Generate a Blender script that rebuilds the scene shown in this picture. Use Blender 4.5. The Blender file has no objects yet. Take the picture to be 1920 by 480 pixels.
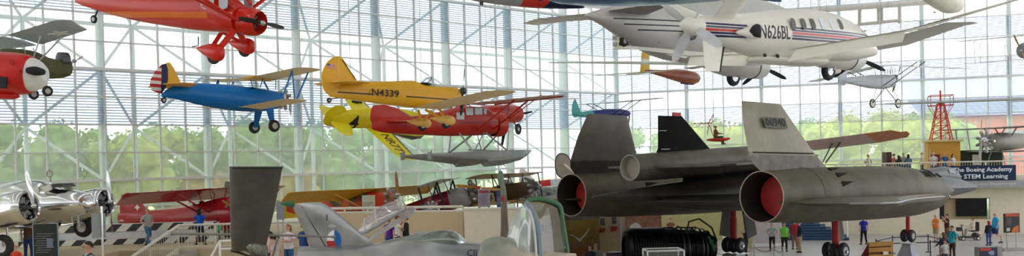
import bpy, bmesh, math, random
from mathutils import Vector, Matrix, Euler
random.seed(7)
SC = bpy.context.scene
COL = SC.collection
R = math.radians
PI = math.pi
V = Vector

# ---------------------------------------------------------------- camera
F, CYP, PIT, ROL = 1762.87, 338.73, -0.0195, -0.0233
EYE = V((0, 0, 5.6))
fw = V((0, math.cos(PIT), math.sin(PIT)))
up0 = V((0, -math.sin(PIT), math.cos(PIT)))
rt0 = V((1, 0, 0))
rgt = rt0 * math.cos(ROL) + up0 * math.sin(ROL)
upv = up0 * math.cos(ROL) - rt0 * math.sin(ROL)
cd = bpy.data.cameras.new('camera')
cam = bpy.data.objects.new('camera', cd)
COL.objects.link(cam)
SC.camera = cam
M3 = Matrix((rgt, upv, -fw)).transposed()
cam.matrix_world = Matrix.Translation(EYE) @ M3.to_4x4()
cd.sensor_fit = 'HORIZONTAL'
cd.sensor_width = 36
cd.lens = F / 1920 * 36
cd.shift_y = (CYP - 240) / 1920
cd.clip_end = 2000
cd.clip_start = 0.1

def at(px, py, Y):
    """world point seen at photo position px, py when its distance in front is Y"""
    d = fw + rgt * ((px - 960) / F) - upv * ((py - CYP) / F)
    return EYE + d * (Y / d.y)

def atz(px, py, z):
    d = fw + rgt * ((px - 960) / F) - upv * ((py - CYP) / F)
    return EYE + d * ((z - EYE.z) / d.z)

# ---------------------------------------------------------------- materials
MATS = {}
def _nt(name):
    m = bpy.data.materials.new(name)
    m.use_nodes = True
    n = m.node_tree
    b = n.nodes['Principled BSDF']
    return m, n, b

def mat(name, col, rough=0.5, metal=0.0, var=0.08, scale=3.0, bump=0.0, coat=0.0, spec=None, stretch=None, dirt=None):
    if name in MATS: return MATS[name]
    m, n, b = _nt(name)
    N, L = n.nodes, n.links
    tc = N.new('ShaderNodeTexCoord')
    src = tc.outputs['Object']
    if stretch:
        mp = N.new('ShaderNodeMapping'); mp.inputs['Scale'].default_value = stretch
        L.new(src, mp.inputs[0]); src = mp.outputs[0]
    nz = N.new('ShaderNodeTexNoise'); nz.inputs['Scale'].default_value = scale; nz.inputs['Detail'].default_value = 6
    L.new(src, nz.inputs['Vector'])
    mx = N.new('ShaderNodeMix'); mx.data_type = 'RGBA'
    c = V(col[:3])
    lo = c * (1 - var); hi = V([min(1, x * (1 + var)) for x in c])
    if dirt: lo = V(dirt)
    mx.inputs[6].default_value = (*lo, 1); mx.inputs[7].default_value = (*hi, 1)
    rp = N.new('ShaderNodeValToRGB')
    rp.color_ramp.elements[0].position = 0.35; rp.color_ramp.elements[1].position = 0.65
    L.new(nz.outputs[0], rp.inputs[0]); L.new(rp.outputs[0], mx.inputs[0])
    L.new(mx.outputs[2], b.inputs['Base Color'])
    b.inputs['Roughness'].default_value = rough
    b.inputs['Metallic'].default_value = metal
    if coat: b.inputs['Coat Weight'].default_value = coat * .3
    if metal < .3: b.inputs['Specular IOR Level'].default_value = .3
    if spec is not None: b.inputs['Specular IOR Level'].default_value = spec
    if bump:
        bp = N.new('ShaderNodeBump'); bp.inputs['Strength'].default_value = bump; bp.inputs['Distance'].default_value = 0.02
        L.new(nz.outputs[0], bp.inputs['Height']); L.new(bp.outputs[0], b.inputs['Normal'])
    MATS[name] = m
    return m

def bandmat(name, base, bands, rough=0.4, metal=0.0, coat=0.2, var=0.05):
    """paint scheme: bands = [(conditions, colour)], a condition is (axis, lo, hi) or (a, b, c, lo, hi) for lo < ax+by+cz < hi"""
    if name in MATS: return MATS[name]
    m, n, b = _nt(name)
    N, L = n.nodes, n.links
    tc = N.new('ShaderNodeTexCoord')
    sp = N.new('ShaderNodeSeparateXYZ'); L.new(tc.outputs['Object'], sp.inputs[0])
    def math_(op, a, c=None):
        q = N.new('ShaderNodeMath'); q.operation = op
        for i, v in enumerate((a, c)):
            if v is None: continue
            if isinstance(v, (int, float)): q.inputs[i].default_value = v
            else: L.new(v, q.inputs[i])
        return q.outputs[0]
    cur = None
    rgb = N.new('ShaderNodeRGB'); rgb.outputs[0].default_value = (*base, 1)
    cur = rgb.outputs[0]
    for conds, colr in bands:
        f = None
        for c in conds:
            if isinstance(c[0], str):
                v = sp.outputs['xyz'.index(c[0])]; lo, hi = c[1], c[2]
                if len(c) > 3: v = math_('PINGPONG', math_('ADD', v, c[4]), c[3])
            else:
                v = math_('ADD', math_('ADD', math_('MULTIPLY', sp.outputs[0], c[0]), math_('MULTIPLY', sp.outputs[1], c[1])), math_('MULTIPLY', sp.outputs[2], c[2]))
                lo, hi = c[3], c[4]
            g = math_('MULTIPLY', math_('GREATER_THAN', v, lo), math_('LESS_THAN', v, hi))
            f = g if f is None else math_('MULTIPLY', f, g)
        mx = N.new('ShaderNodeMix'); mx.data_type = 'RGBA'
        L.new(f, mx.inputs[0]); L.new(cur, mx.inputs[6]); mx.inputs[7].default_value = (*colr, 1)
        cur = mx.outputs[2]
    nz = N.new('ShaderNodeTexNoise'); nz.inputs['Scale'].default_value = 2.5; nz.inputs['Detail'].default_value = 6
    L.new(tc.outputs['Object'], nz.inputs['Vector'])
    mr = N.new('ShaderNodeMapRange'); mr.inputs[1].default_value = .3; mr.inputs[2].default_value = .7
    mr.inputs[3].default_value = 1 - var * 2; mr.inputs[4].default_value = 1
    L.new(nz.outputs[0], mr.inputs[0])
    vm = N.new('ShaderNodeVectorMath'); vm.operation = 'SCALE'
    L.new(cur, vm.inputs[0]); L.new(mr.outputs[0], vm.inputs[3])
    L.new(vm.outputs[0], b.inputs['Base Color'])
    b.inputs['Roughness'].default_value = rough; b.inputs['Metallic'].default_value = metal
    b.inputs['Coat Weight'].default_value = coat * .3
    b.inputs['Specular IOR Level'].default_value = .3
    MATS[name] = m
    return m

def glassy(name, tint=(.9, .95, .95), haze=0.15, hazecol=(.8, .85, .85), gloss=0.08, stripe=None, rough=0.03):
    """thin glass: transparent + a little gloss + a little translucent haze; stripe=(period, share) prints lines along z"""
    if name in MATS: return MATS[name]
    m = bpy.data.materials.new(name); m.use_nodes = True
    N, L = m.node_tree.nodes, m.node_tree.links
    N.clear()
    out = N.new('ShaderNodeOutputMaterial')
    tr = N.new('ShaderNodeBsdfTransparent'); tr.inputs[0].default_value = (*tint, 1)
    gl = N.new('ShaderNodeBsdfGlossy'); gl.inputs['Roughness'].default_value = rough
    df = N.new('ShaderNodeBsdfDiffuse'); df.inputs[0].default_value = (*hazecol, 1)
    tl = N.new('ShaderNodeBsdfTranslucent'); tl.inputs[0].default_value = (*hazecol, 1)
    hz = N.new('ShaderNodeMixShader'); hz.inputs[0].default_value = .5
    L.new(df.outputs[0], hz.inputs[1]); L.new(tl.outputs[0], hz.inputs[2])
    a = N.new('ShaderNodeMixShader'); L.new(tr.outputs[0], a.inputs[1]); L.new(hz.outputs[0], a.inputs[2])
    a.inputs[0].default_value = haze
    if stripe:
        tc = N.new('ShaderNodeTexCoord'); sp = N.new('ShaderNodeSeparateXYZ'); L.new(tc.outputs['Object'], sp.inputs[0])
        d = N.new('ShaderNodeMath'); d.operation = 'DIVIDE'; d.inputs[1].default_value = stripe[0]; L.new(sp.outputs[2], d.inputs[0])
        fr = N.new('ShaderNodeMath'); fr.operation = 'FRACT'; L.new(d.outputs[0], fr.inputs[0])
        ls = N.new('ShaderNodeMath'); ls.operation = 'LESS_THAN'; ls.inputs[1].default_value = stripe[1]; L.new(fr.outputs[0], ls.inputs[0])
        mr = N.new('ShaderNodeMapRange'); mr.inputs[3].default_value = haze; mr.inputs[4].default_value = stripe[2]
        L.new(ls.outputs[0], mr.inputs[0]); L.new(mr.outputs[0], a.inputs[0])
    c = N.new('ShaderNodeMixShader'); c.inputs[0].default_value = gloss
    L.new(a.outputs[0], c.inputs[1]); L.new(gl.outputs[0], c.inputs[2])
    L.new(c.outputs[0], out.inputs[0])
    MATS[name] = m
    return m

# ---------------------------------------------------------------- mesh builder
def bez(p, n):  # catmull-rom resample of a list of tuples
    pts = [V(q) for q in p]
    out = []
    for i in range(len(pts) - 1):
        a = pts[max(i - 1, 0)]; b = pts[i]; c = pts[i + 1]; d = pts[min(i + 2, len(pts) - 1)]
        for k in range(n):
            t = k / n
            out.append(0.5 * ((2 * b) + (c - a) * t + (2 * a - 5 * b + 4 * c - d) * t * t + (3 * b - a - 3 * c + d) * t ** 3))
    out.append(pts[-1])
    return out

class MB:
    def __init__(s): s.v = []; s.f = []; s.m = []
    def add(s, vs, fs, mi=0):
        o = len(s.v); s.v += [V(x) for x in vs]
        s.f += [[o + i for i in f] for f in fs]; s.m += [mi] * len(fs)
        return s
    def loft(s, rings, cap=(True, True), mi=0, close=True):
        n = len(rings[0]); o = len(s.v)
        for r in rings: s.v += [V(p) for p in r]
        for k in range(len(rings) - 1):
            for i in range(n if close else n - 1):
                j = (i + 1) % n
                s.f.append([o + k * n + i, o + k * n + j, o + (k + 1) * n + j, o + (k + 1) * n + i]); s.m.append(mi)
        if cap[0]: s.f.append([o + i for i in range(n)][::-1]); s.m.append(mi)
        if cap[1]: s.f.append([o + (len(rings) - 1) * n + i for i in range(n)]); s.m.append(mi)
        return s
    def body(s, st, n=24, mi=0, cap=(True, True), sub=3, axis='x'):
        """body along x: stations (x, zc, half width, half height[, squareness[, yc]])"""
        st = [tuple(q) + (2.0,) * (5 - len(q)) + (0.0,) if len(q) < 6 else tuple(q) for q in st]
        if sub > 1:
            ln = [V(q[:3]) for q in st]
            res = []
            for i in range(len(st) - 1):
                a = st[max(i - 1, 0)]; b = st[i]; c = st[i + 1]; d = st[min(i + 2, len(st) - 1)]
                for k in range(sub):
                    t = k / sub
                    res.append([0.5 * ((2 * B) + (Cc - A) * t + (2 * A - 5 * B + 4 * Cc - D) * t * t + (3 * B - A - 3 * Cc + D) * t ** 3) for A, B, Cc, D in zip(a, b, c, d)])
                    if abs(b[0] - c[0]) < 1e-6: res[-1][0] = b[0]
            res.append(list(st[-1])); st = res
        rings = []
        for x, zc, w, h, e, yc in st:
            w = max(w, .004); h = max(h, .004)
            ring = []
            for i in range(n):
                a = 2 * PI * i / n; c, d = math.cos(a), math.sin(a)
                px = math.copysign(abs(c) ** (2 / e), c) * w; pz = math.copysign(abs(d) ** (2 / e), d) * h
                ring.append((x, yc + px, zc + pz))
            rings.append(ring)
        return s.loft(rings, cap, mi)
    def box(s, c, d, rz=0, mi=0, mat4=None):
        vs = [V((sx * d[0] / 2, sy * d[1] / 2, sz * d[2] / 2)) for sz in (-1, 1) for sy in (-1, 1) for sx in (-1, 1)]
        q = Matrix.Rotation(rz, 4, 'Z') if mat4 is None else mat4
        vs = [q @ v + V(c) for v in vs]
        return s.add(vs, [(0, 2, 3, 1), (4, 5, 7, 6), (0, 1, 5, 4), (2, 6, 7, 3), (0, 4, 6, 2), (1, 3, 7, 5)], mi)
    def tube(s, pts, r, n=8, mi=0, flat=None):
        pts = [V(p) for p in pts]
        rs = r if isinstance(r, (list, tuple)) else [r] * len(pts)
        rings = []
        t0 = (pts[1] - pts[0]).normalized()
        ref = V((0, 0, 1)) if abs(t0.z) < .95 else V((1, 0, 0))
        for i, p in enumerate(pts):
            t = (pts[min(i + 1, len(pts) - 1)] - pts[max(i - 1, 0)]).normalized()
            a = t.cross(ref)
            if a.length < 1e-4: a = t.cross(V((0, 1, 0)))
            a.normalize(); b = a.cross(t).normalized()
            k = 1 if flat is None else flat
            rings.append([p + a * math.cos(2 * PI * j / n) * rs[i] * k + b * math.sin(2 * PI * j / n) * rs[i] for j in range(n)])
        return s.loft(rings, (True, True), mi)
    def lathe(s, prof, o=(0, 0, 0), ax=(1, 0, 0), n=24, mi=0, cap=(True, True)):
        ax = V(ax).normalized(); ref = V((0, 0, 1)) if abs(ax.z) < .9 else V((1, 0, 0))
        a = ax.cross(ref).normalized(); b = a.cross(ax)
        o = V(o)
        rings = [[o + ax * x + (a * math.cos(2 * PI * j / n) + b * math.sin(2 * PI * j / n)) * max(r, .002) for j in range(n)] for x, r in prof]
        return s.loft(rings, cap, mi)
    def torus(s, c, ax, Rr, r, n=24, k=10, mi=0):
        ax = V(ax).normalized(); ref = V((0, 0, 1)) if abs(ax.z) < .9 else V((1, 0, 0))
        a = ax.cross(ref).normalized(); b = a.cross(ax); c = V(c); o = len(s.v)
        for i in range(n):
            t = 2 * PI * i / n; d = a * math.cos(t) + b * math.sin(t)
            for j in range(k):
                u = 2 * PI * j / k
                s.v.append(c + d * (Rr + r * math.cos(u)) + ax * r * math.sin(u))
        for i in range(n):
            for j in range(k):
                i2, j2 = (i + 1) % n, (j + 1) % k
                s.f.append([o + i * k + j, o + i2 * k + j, o + i2 * k + j2, o + i * k + j2]); s.m.append(mi)
        return s
    def foil(s, secs, up=(0, 0, 1), n=10, mi=0, cap=(True, True), camber=.0):
        """wing-like surface; secs = (leading edge point, chord vector to the trailing edge, thickness)"""
        rings = []; upn = V(up)
        for le, ch, th in secs:
            le = V(le); ch = V(ch); u = (upn - ch * (upn.dot(ch) / max(ch.length_squared, 1e-9))).normalized()
            pts = []
            for i in range(n + 1):
                t = (1 - math.cos(PI * i / n)) / 2
                y = 5 * (.2969 * math.sqrt(t) - .126 * t - .3516 * t * t + .2843 * t ** 3 - .1036 * t ** 4)
                pts.append((t, y))
            cam_ = lambda t: camber * 4 * t * (1 - t) * ch.length
            ring = [le + ch * t + u * (y * th / 2 * 2 * .5 * 2 * .5 + cam_(t)) for t, y in pts]
            ring += [le + ch * t - u * (y * th / 2 * (1 - min(camber * 8, .7)) - cam_(t)) for t, y in pts[-2:0:-1]]
            rings.append(ring)
        return s.loft(rings, cap, mi)
    def prism(s, pts, d, mi=0):
        """closed outline pts swept by vector d"""
        d = V(d); a = [V(p) for p in pts]; return s.loft([a, [p + d for p in a]], (True, True), mi)
    def build(s, name, mats, parent=None, smooth=38, loc=None, bevel=0):
        me = bpy.data.meshes.new(name)
        me.from_pydata([tuple(v) for v in s.v], [], s.f)
        if not isinstance(mats, (list, tuple)): mats = [mats]
        for m in mats: me.materials.append(m)
        me.polygons.foreach_set('material_index', s.m)
        bm = bmesh.new(); bm.from_mesh(me)
        bmesh.ops.recalc_face_normals(bm, faces=bm.faces)
        if bevel: bmesh.ops.bevel(bm, geom=bm.edges[:], offset=bevel, segments=1, affect='EDGES')
        bm.to_mesh(me); bm.free()
        if smooth:
            me.shade_smooth(); me.set_sharp_from_angle(angle=R(smooth))
        o = bpy.data.objects.new(name, me); COL.objects.link(o)
        if loc is not None: o.location = loc
        if parent: o.parent = parent
        return o

def tag(o, label=None, cat=None, group=None, kind=None):
    if label: o['label'] = label
    if cat: o['category'] = cat
    if group: o['group'] = group
    if kind: o['kind'] = kind
    return o

def thing(name, label, cat, loc=(0, 0, 0), rz=0, group=None, mat3=None):
    o = bpy.data.objects.new(name, None); COL.objects.link(o)
    o.empty_display_size = .3
    o.location = loc
    if mat3 is not None: o.rotation_euler = mat3.to_euler()
    else: o.rotation_euler = (0, 0, rz)
    return tag(o, label, cat, group)

def struct(o): o['kind'] = 'structure'; return o

def pose(h, p=0, r=0):
    h, p, r = R(h), R(p), R(r)
    return Matrix.Rotation(h, 3, 'Z') @ Matrix.Rotation(-p, 3, 'Y') @ Matrix.Rotation(r, 3, 'X')

def copy_tree(o, parent=None):
    c = o.copy(); COL.objects.link(c)
    if parent: c.parent = parent
    for ch in o.children: copy_tree(ch, c)
    return c

def text(body, size, m, name, parent, M, depth=.004, align='CENTER', sx=1.0, bold=0.0, width=None):
    """lettering mesh; M is the 4x4 frame whose x runs along the text and z faces the reader"""
    cu = bpy.data.curves.new('t', 'FONT'); cu.body = body; cu.size = size; cu.align_x = align; cu.align_y = 'CENTER'
    cu.extrude = depth; cu.offset = bold; cu.resolution_u = 2
    t = bpy.data.objects.new('t', cu); COL.objects.link(t)
    dg = bpy.context.evaluated_depsgraph_get()
    me = bpy.data.meshes.new_from_object(t.evaluated_get(dg))
    bpy.data.objects.remove(t)
    if width:
        xs = [v.co.x for v in me.vertices]; sx = width / (max(xs) - min(xs))
        me.transform(Matrix.Translation((-(max(xs) + min(xs)) / 2, 0, 0)))
    me.transform(M @ Matrix.Diagonal((sx, 1, 1, 1)))
    me.materials.clear(); me.materials.append(m)
    o = bpy.data.objects.new(name, me); COL.objects.link(o)
    if parent: o.parent = parent
    return o

def conform(t, body, axis=1, sign=-1, off=.008, reach=3.0):
    """lay lettering onto the skin of a body part: every vertex is moved along the axis onto the surface"""
    from mathutils.bvhtree import BVHTree
    bm = bmesh.new(); bm.from_mesh(t.data)
    for _ in range(2):
        bmesh.ops.subdivide_edges(bm, edges=[e for e in bm.edges if e.calc_length() > .07], cuts=1)
        bmesh.ops.triangulate(bm, faces=[f for f in bm.faces if len(f.verts) > 4])
    bt = BVHTree.FromPolygons([v.co for v in body.data.vertices], [tuple(p.vertices) for p in body.data.polygons])
    ys = [v.co[axis] for v in bm.verts]; mid = (min(ys) + max(ys)) / 2
    for v in bm.verts:
        o = v.co.copy(); o[axis] = sign * reach; d = V((0, 0, 0)); d[axis] = -sign
        hit = bt.ray_cast(o, d)[0]
        if hit is not None: v.co[axis] = hit[axis] + sign * (off if (v.co[axis] - mid) * sign > 0 else 0)
    bm.to_mesh(t.data); bm.free()
    return t

def frame(o, x, up):
    x = V(x).normalized(); up = V(up); up = (up - x * up.dot(x)).normalized(); z = x.cross(up)
    m = Matrix((x, up, z)).transposed().to_4x4(); m.translation = V(o); return m

# ---------------------------------------------------------------- shared aircraft pieces
def M_(k):
    T = dict(
        tyre=('tyre_rubber', (.03, .03, .032), .7), hub=('hub_paint', (.55, .55, .52), .5), black=('black_paint', (.02, .02, .022), .45),
        steel=('bare_steel', (.45, .45, .46), .3, .8), alu=('polished_aluminium', (.75, .77, .8), .16, 1.0, .05), wire=('steel_wire', (.3, .3, .3), .5, .5),
        wood=('varnished_wood', (.42, .2, .07), .35), cream=('cream_paint', (.8, .74, .6), .4), white=('white_paint', (.82, .81, .78), .4),
        engine=('engine_metal', (.1, .1, .1), .4, .7, .3), cable=('cable_dark', (.25, .27, .28), .6), red=('red_paint', (.55, .02, .012), .45),
        dark=('dark_interior', (.02, .022, .025), .8), silver=('silver_dope', (.5, .52, .54), .45, .3), bronze=('bronze_paint', (.35, .2, .1), .5))
    t = T[k]; return mat(*t)

def wheel(parent, c, r, w, ax=(0, 1, 0), hub=.5, hm=None, name='wheel'):
    c = V(c)
    o = MB().torus(c, ax, r - w / 2, w / 2, 28, 10).build(name, M_('tyre'), parent)
    a = V(ax).normalized()
    h = MB().lathe([(-w * .42, r * .1), (-w * .42, r * hub), (-w * .2, r * hub + .02), (w * .2, r * hub + .02), (w * .42, r * hub), (w * .46, r * .15), (w * .5, r * .1)], c, a, 20).build('hub', hm or M_('hub'), o)
    # filler between hub and tyre
    MB().lathe([(-w * .3, r * hub * .9), (-w * .3, r - w * .4), (w * .3, r - w * .4), (w * .3, r * hub * .9)], c, a, 24).build('tyre_wall', M_('tyre'), o)
    return o

def prop(parent, c, ax, rad, blades=2, a0=.3, w=.18, m=None, spin=None, spinm=None, hubr=.09, name='propeller', tip=None):
    """propeller: hub part with each blade its own child"""
    ax = V(ax).normalized(); c = V(c)
    ref = V((0, 0, 1)); a = ax.cross(ref).normalized(); b = a.cross(ax)
    mb = MB()
    prof = spin or [(-.1, hubr), (.05, hubr), (.1, hubr * .7), (.12, 0.02)]
    h = mb.lathe(prof, c, ax, 20).build(name, spinm or M_('steel'), parent)
    for k in range(blades):
        t = a0 + 2 * PI * k / blades
        d = a * math.cos(t) + b * math.sin(t); side = d.cross(ax)
        secs = []
        for f_, ww, tw in ((.05, .5, 1.1), (.2, .75, .9), (.45, 1, .55), (.7, .95, .38), (.9, .75, .3), (1, .25, .27)):
            cv = side * math.cos(tw) + ax * math.sin(tw)
            p = c + d * rad * f_
            secs.append((p - cv * w * ww / 2, cv * w * ww, w * (.35 if f_ < .3 else .12)))
        bl = MB().foil(secs, up=ax.cross(side) if 0 else ax, n=6).build('blade', m or M_('black'), h)
    return h

def radial(parent, c, ax, rad, n=9, m=None, name='engine', cyl_r=.1):
    ax = V(ax).normalized(); c = V(c); ref = V((0, 0, 1)); a = ax.cross(ref).normalized(); b = a.cross(ax)
    e = MB().lathe([(-.25, .1), (-.22, rad * .42), (.05, rad * .42), (.15, rad * .3), (.25, rad * .15), (.27, .02)], c, ax, 24).build(name, m or M_('engine'), parent)
    for k in range(n):
        t = 2 * PI * (k + .5) / n; d = a * math.cos(t) + b * math.sin(t)
        q = MB()
        prof = [(rad * .35, cyl_r * .8)]
        x = rad * .42
        while x < rad * .85:
            prof += [(x, cyl_r), (x + .012, cyl_r), (x + .014, cyl_r * .8), (x + .03, cyl_r * .8)]; x += .04
        prof += [(rad * .86, cyl_r * 1.05), (rad, cyl_r * .7), (rad, .02)]
        q.lathe(prof, c, d, 12)
        q.tube([c + d * rad * .3 + ax * .1, c + d * rad * .9 + ax * .12], .015, 6)
        q.build('cylinder', M_('steel'), e)
    return e

def struts(parent, lst, m, r=.03, flat=.5, name='strut'):
    for q in lst:
        a, b = q[0], q[1]
        MB().tube([a, b], q[2] if len(q) > 2 else r, 8, flat=flat).build(name, m, parent)

def cables(parent, M, pts, ztop=24.0):
    """suspension cables from local points straight up to the roof trusses (M: world matrix of the aircraft)"""
    inv = M.inverted()
    for p in pts:
        w = M @ V(p); q = V((w.x, w.y, ztop))
        MB().tube([V(p), inv @ q], .008, 5).build('suspension_cable', M_('cable'), parent)

def wmat(loc, m3):
    return Matrix.Translation(V(loc)) @ m3.to_4x4()
# ================================================================ the setting
S = 1.5; HR = 1.512; Z0 = 11.187
CN = V((9.02, 79.5)); D1 = V((-math.sin(.8369), -math.cos(.8369))); D2 = V((math.sin(1.2578), -math.cos(1.2578)))
N1 = V((D1.y, -D1.x)); N2 = V((-D2.y, D2.x))      # outward normals
if N1.y < 0: N1 = -N1
if N2.y < 0: N2 = -N2
def LW(i, row, off=0.0):
    p = CN + D1 * ((30.965 - i) * S) + N1 * off; return V((p.x, p.y, Z0 + row * HR))
def RW(j, row, off=0.0):
    p = CN + D2 * ((j - .14) * S) + N2 * off; return V((p.x, p.y, Z0 + row * HR))
frame_m = mat('window_frame_paint', (.78, .80, .80), .5, var=.03)
col_m = mat('column_paint', (.80, .88, .87), .5, var=.03)
truss_m = mat('truss_paint', (.86, .92, .96), .5, var=.02)
gl_clear = glassy('clear_glass', (.96, .98, 1), .50, (.94, .98, 1), .02)
gl_low = glassy('hazy_glass', (.94, .99, .96), .40, (.88, 1, .92), .02)
gl_frit = glassy('fritted_glass', (.96, .98, 1), .42, (.36, .48, .64), .02, stripe=(HR / 10, .46, .95))
gl_frit2 = glassy('fritted_glass_dense', (.95, .97, 1), .28, (.38, .46, .60), .02, stripe=(HR / 13, .5, .9))

def wall(fn, i0, i1, rows, frit, n, off_frame=0.0, main=()):
    fr = MB()
    for i in range(i0, i1 + 1):
        a = fn(i, rows[0]); b = fn(i, rows[1])
        d = (fn(i + .04, 0) - fn(i - .04, 0)); ang = math.atan2(d.y, d.x)
        fr.box((a + b) / 2, (.085, .16, (b - a).z), ang)
    for r in range(rows[0], rows[1] + 1):
        a = fn(i0, r); b = fn(i1, r); d = b - a; ang = math.atan2(d.y, d.x)
        t = .15 if r % 4 == 0 else .07
        fr.box((a + b) / 2, (d.length, .16 if r % 4 else .3, t), ang)
    o = struct(fr.build('window_%d' % n, frame_m, smooth=0))
    groups = {}
    for r in range(rows[0], rows[1]):
        groups.setdefault(frit(r), []).append(r)
    for gm, rr in groups.items():
        p = MB()
        for r in rr:
            a, b = fn(i0, r), fn(i1, r); c, d = fn(i1, r + 1), fn(i0, r + 1)
            p.add([a, b, c, d], [(0, 1, 2, 3)])
        p.build('window_pane', gm, o, smooth=0)
    return o
fritL = lambda r: gl_frit if r in (-2, -1, 2, 3, 6, 7) else (gl_low if r < -2 else gl_clear)
wall(LW, -6, 31, (-8, 9), fritL, 1)
fritR = lambda r: gl_frit2 if r in (2, 0, 4, -2) else (gl_clear if r > -3 else gl_low)
wall(RW, 0, 26, (-8, 9), fritR, 2)
# main columns just outside the glass, and the corner column
k = 0
for i in (-5, -1, 3, 7, 11, 15, 19, 23, 27):
    a = LW(i, -8, .45); b = LW(i, 9, .45); d = LW(1, 0) - LW(0, 0); k += 1
    struct(MB().box((a + b) / 2, (.32, .45, (b - a).z), math.atan2(d.y, d.x)).build('trim_%d' % k, col_m, smooth=0))
for j in (4, 8, 12, 16, 20, 24):
    a = RW(j, -8, .35); b = RW(j, 9, .35); d = RW(1, 0) - RW(0, 0); k += 1
    struct(MB().box((a + b) / 2, (.3, .4, (b - a).z), math.atan2(d.y, d.x)).build('trim_%d' % k, col_m, smooth=0))
k += 1
a = LW(31, -8, .1); b = LW(31, 9, .1)
struct(MB().tube([a, b], .24, 16).build('trim_%d' % k, col_m))
# outer space truss on the left wall: posts halfway between columns, chord and diagonals
OFF = 3.8
for i in (-3, 1, 5, 9, 13, 17, 21, 25, 29):
    k += 1
    t = MB()
    t.tube([LW(i, -8, OFF), LW(i, 2, OFF)], .13, 8)
    for rr in (-2, 2):
        for di in (-2, 2):
            for tgt in ((0, -4) if rr == -2 else (0, 4)):
                t.tube([LW(i, rr, OFF), LW(i + di, tgt, .5)], .085, 6)
    for rr in (2,):
        t.tube([LW(i - 2, rr, OFF), LW(i + 2, rr, OFF)], .12, 8)
    t.tube([LW(i, 6, OFF), LW(i - 2, 4, .5)], .085, 6); t.tube([LW(i, 6, OFF), LW(i + 2, 4, .5)], .085, 6)
    struct(t.build('trim_%d' % k, truss_m))
# floor
fl = mat('polished_concrete', (.50, .465, .455), .35, var=.06, scale=.4)
struct(MB().box((0, 40, -.1), (130, 110, .2)).build('floor', fl, smooth=0))
# unseen roof, put in to cut the overhead light: white panels with open skylight strips between them, on steel trusses
roof_m = mat('roof_panel_white', (.7, .72, .74), .7, var=.03)
rf = MB()
for kx in range(-9, 8):
    rf.box((kx * 8 + 4, 38, 24.4), (7.2, 96, .25))
rf.box((0, 38, 24.75), (136, .4, .5))
struct(rf.build('unseen_roof', roof_m, smooth=0))
struct(MB().box((0, -18, 12), (136, .4, 24)).build('unseen_back_wall', mat('back_wall_paint', (.42, .4, .37), .8, var=.03), smooth=0))  # wall out of view, put in to limit fill light from behind
# outdoors ground beyond the glass
def poly(pts, z, name, m, th=.2):
    return struct(MB().prism([(p[0], p[1], z) for p in pts], (0, 0, -th)).build(name, m, smooth=0))
lawn = mat('lawn', (.45, .55, .25), .9, var=.3, scale=.3)
asph = mat('pale_asphalt', (.75, .74, .72), .9, var=.1, scale=.3)
def corner_pts(off):
    a = LW(-30, 0, off); b = LW(31, 0, off); c = RW(45, 0, off); return a, b, c
a, b, c = corner_pts(.6)
far = [(c.x, c.y), (c.x + 60, 260), (-160, 260), (-160, a.y + 40), (a.x, a.y)]
poly([(a.x, a.y), (b.x, b.y)] + far[:4], 1.2, 'ground', lawn, 1.4)
a2, b2, c2 = corner_pts(9)
a3, b3, c3 = corner_pts(24)
poly([(a2.x, a2.y), (b2.x, b2.y), (c2.x, c2.y), (c3.x, c3.y), (b3.x, b3.y), (a3.x, a3.y)], 1.3, 'trim_90', asph, .15)

# walkway beam and hanging frames inside the right glass wall
wm_ = mat('walkway_paint', (.66, .62, .55), .5)
tb = MB(); tb.tube([at(1180, 46, 63), at(1480, 22, 66), at(1750, 2, 67)], .14, 6).tube([at(1480, 27, 66), at(1750, 7, 67)], .06, 6)
struct(tb.build('trim_70', wm_))
tb = MB()
for px in (1612, 1648, 1687): tb.tube([at(px, 12, 66.8), at(px, 44, 66.8)], .14, 4)
for px in (1648,): tb.tube([at(px + 6, 12, 66.8), at(px + 6, 44, 66.8)], .1, 4)
tb.tube([at(1608, 46, 66.8), at(1690, 38, 66.8)], .12, 4)
struct(tb.build('trim_71', wm_))
# ---------------------------------------------------------------- sky and sun
w = bpy.data.worlds.new('sky'); SC.world = w; w.use_nodes = True
N, L = w.node_tree.nodes, w.node_tree.links
bg = N['Background']
tc = N.new('ShaderNodeTexCoord'); sp = N.new('ShaderNodeSeparateXYZ'); L.new(tc.outputs['Generated'], sp.inputs[0])
rp = N.new('ShaderNodeValToRGB'); L.new(sp.outputs[2], rp.inputs[0])
e = rp.color_ramp.elements
e[0].position = 0; e[0].color = (.84, .92, 1, 1); e[1].position = .5; e[1].color = (.90, .95, 1, 1)
nz = N.new('ShaderNodeTexNoise'); nz.inputs['Scale'].default_value = 4; nz.inputs['Detail'].default_value = 5; L.new(tc.outputs['Generated'], nz.inputs[0])
mx = N.new('ShaderNodeMix'); mx.data_type = 'RGBA'; mx.inputs[7].default_value = (1, 1, 1, 1); L.new(rp.outputs[0], mx.inputs[6]); L.new(nz.outputs[0], mx.inputs[0])
L.new(mx.outputs[2], bg.inputs[0]); bg.inputs[1].default_value = 2.7
sd = bpy.data.lights.new('sun', 'SUN'); sd.energy = 1.6; sd.angle = R(12); sd.color = (1, .95, .88)
so = bpy.data.objects.new('sun', sd); COL.objects.link(so); so.rotation_euler = (R(38), R(-28), R(0))
SC.view_settings.view_transform = 'Standard'; SC.view_settings.look = 'None'; SC.view_settings.gamma = 1
SC.view_settings.exposure = 0.0
SC.view_settings.use_curve_mapping = False
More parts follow.
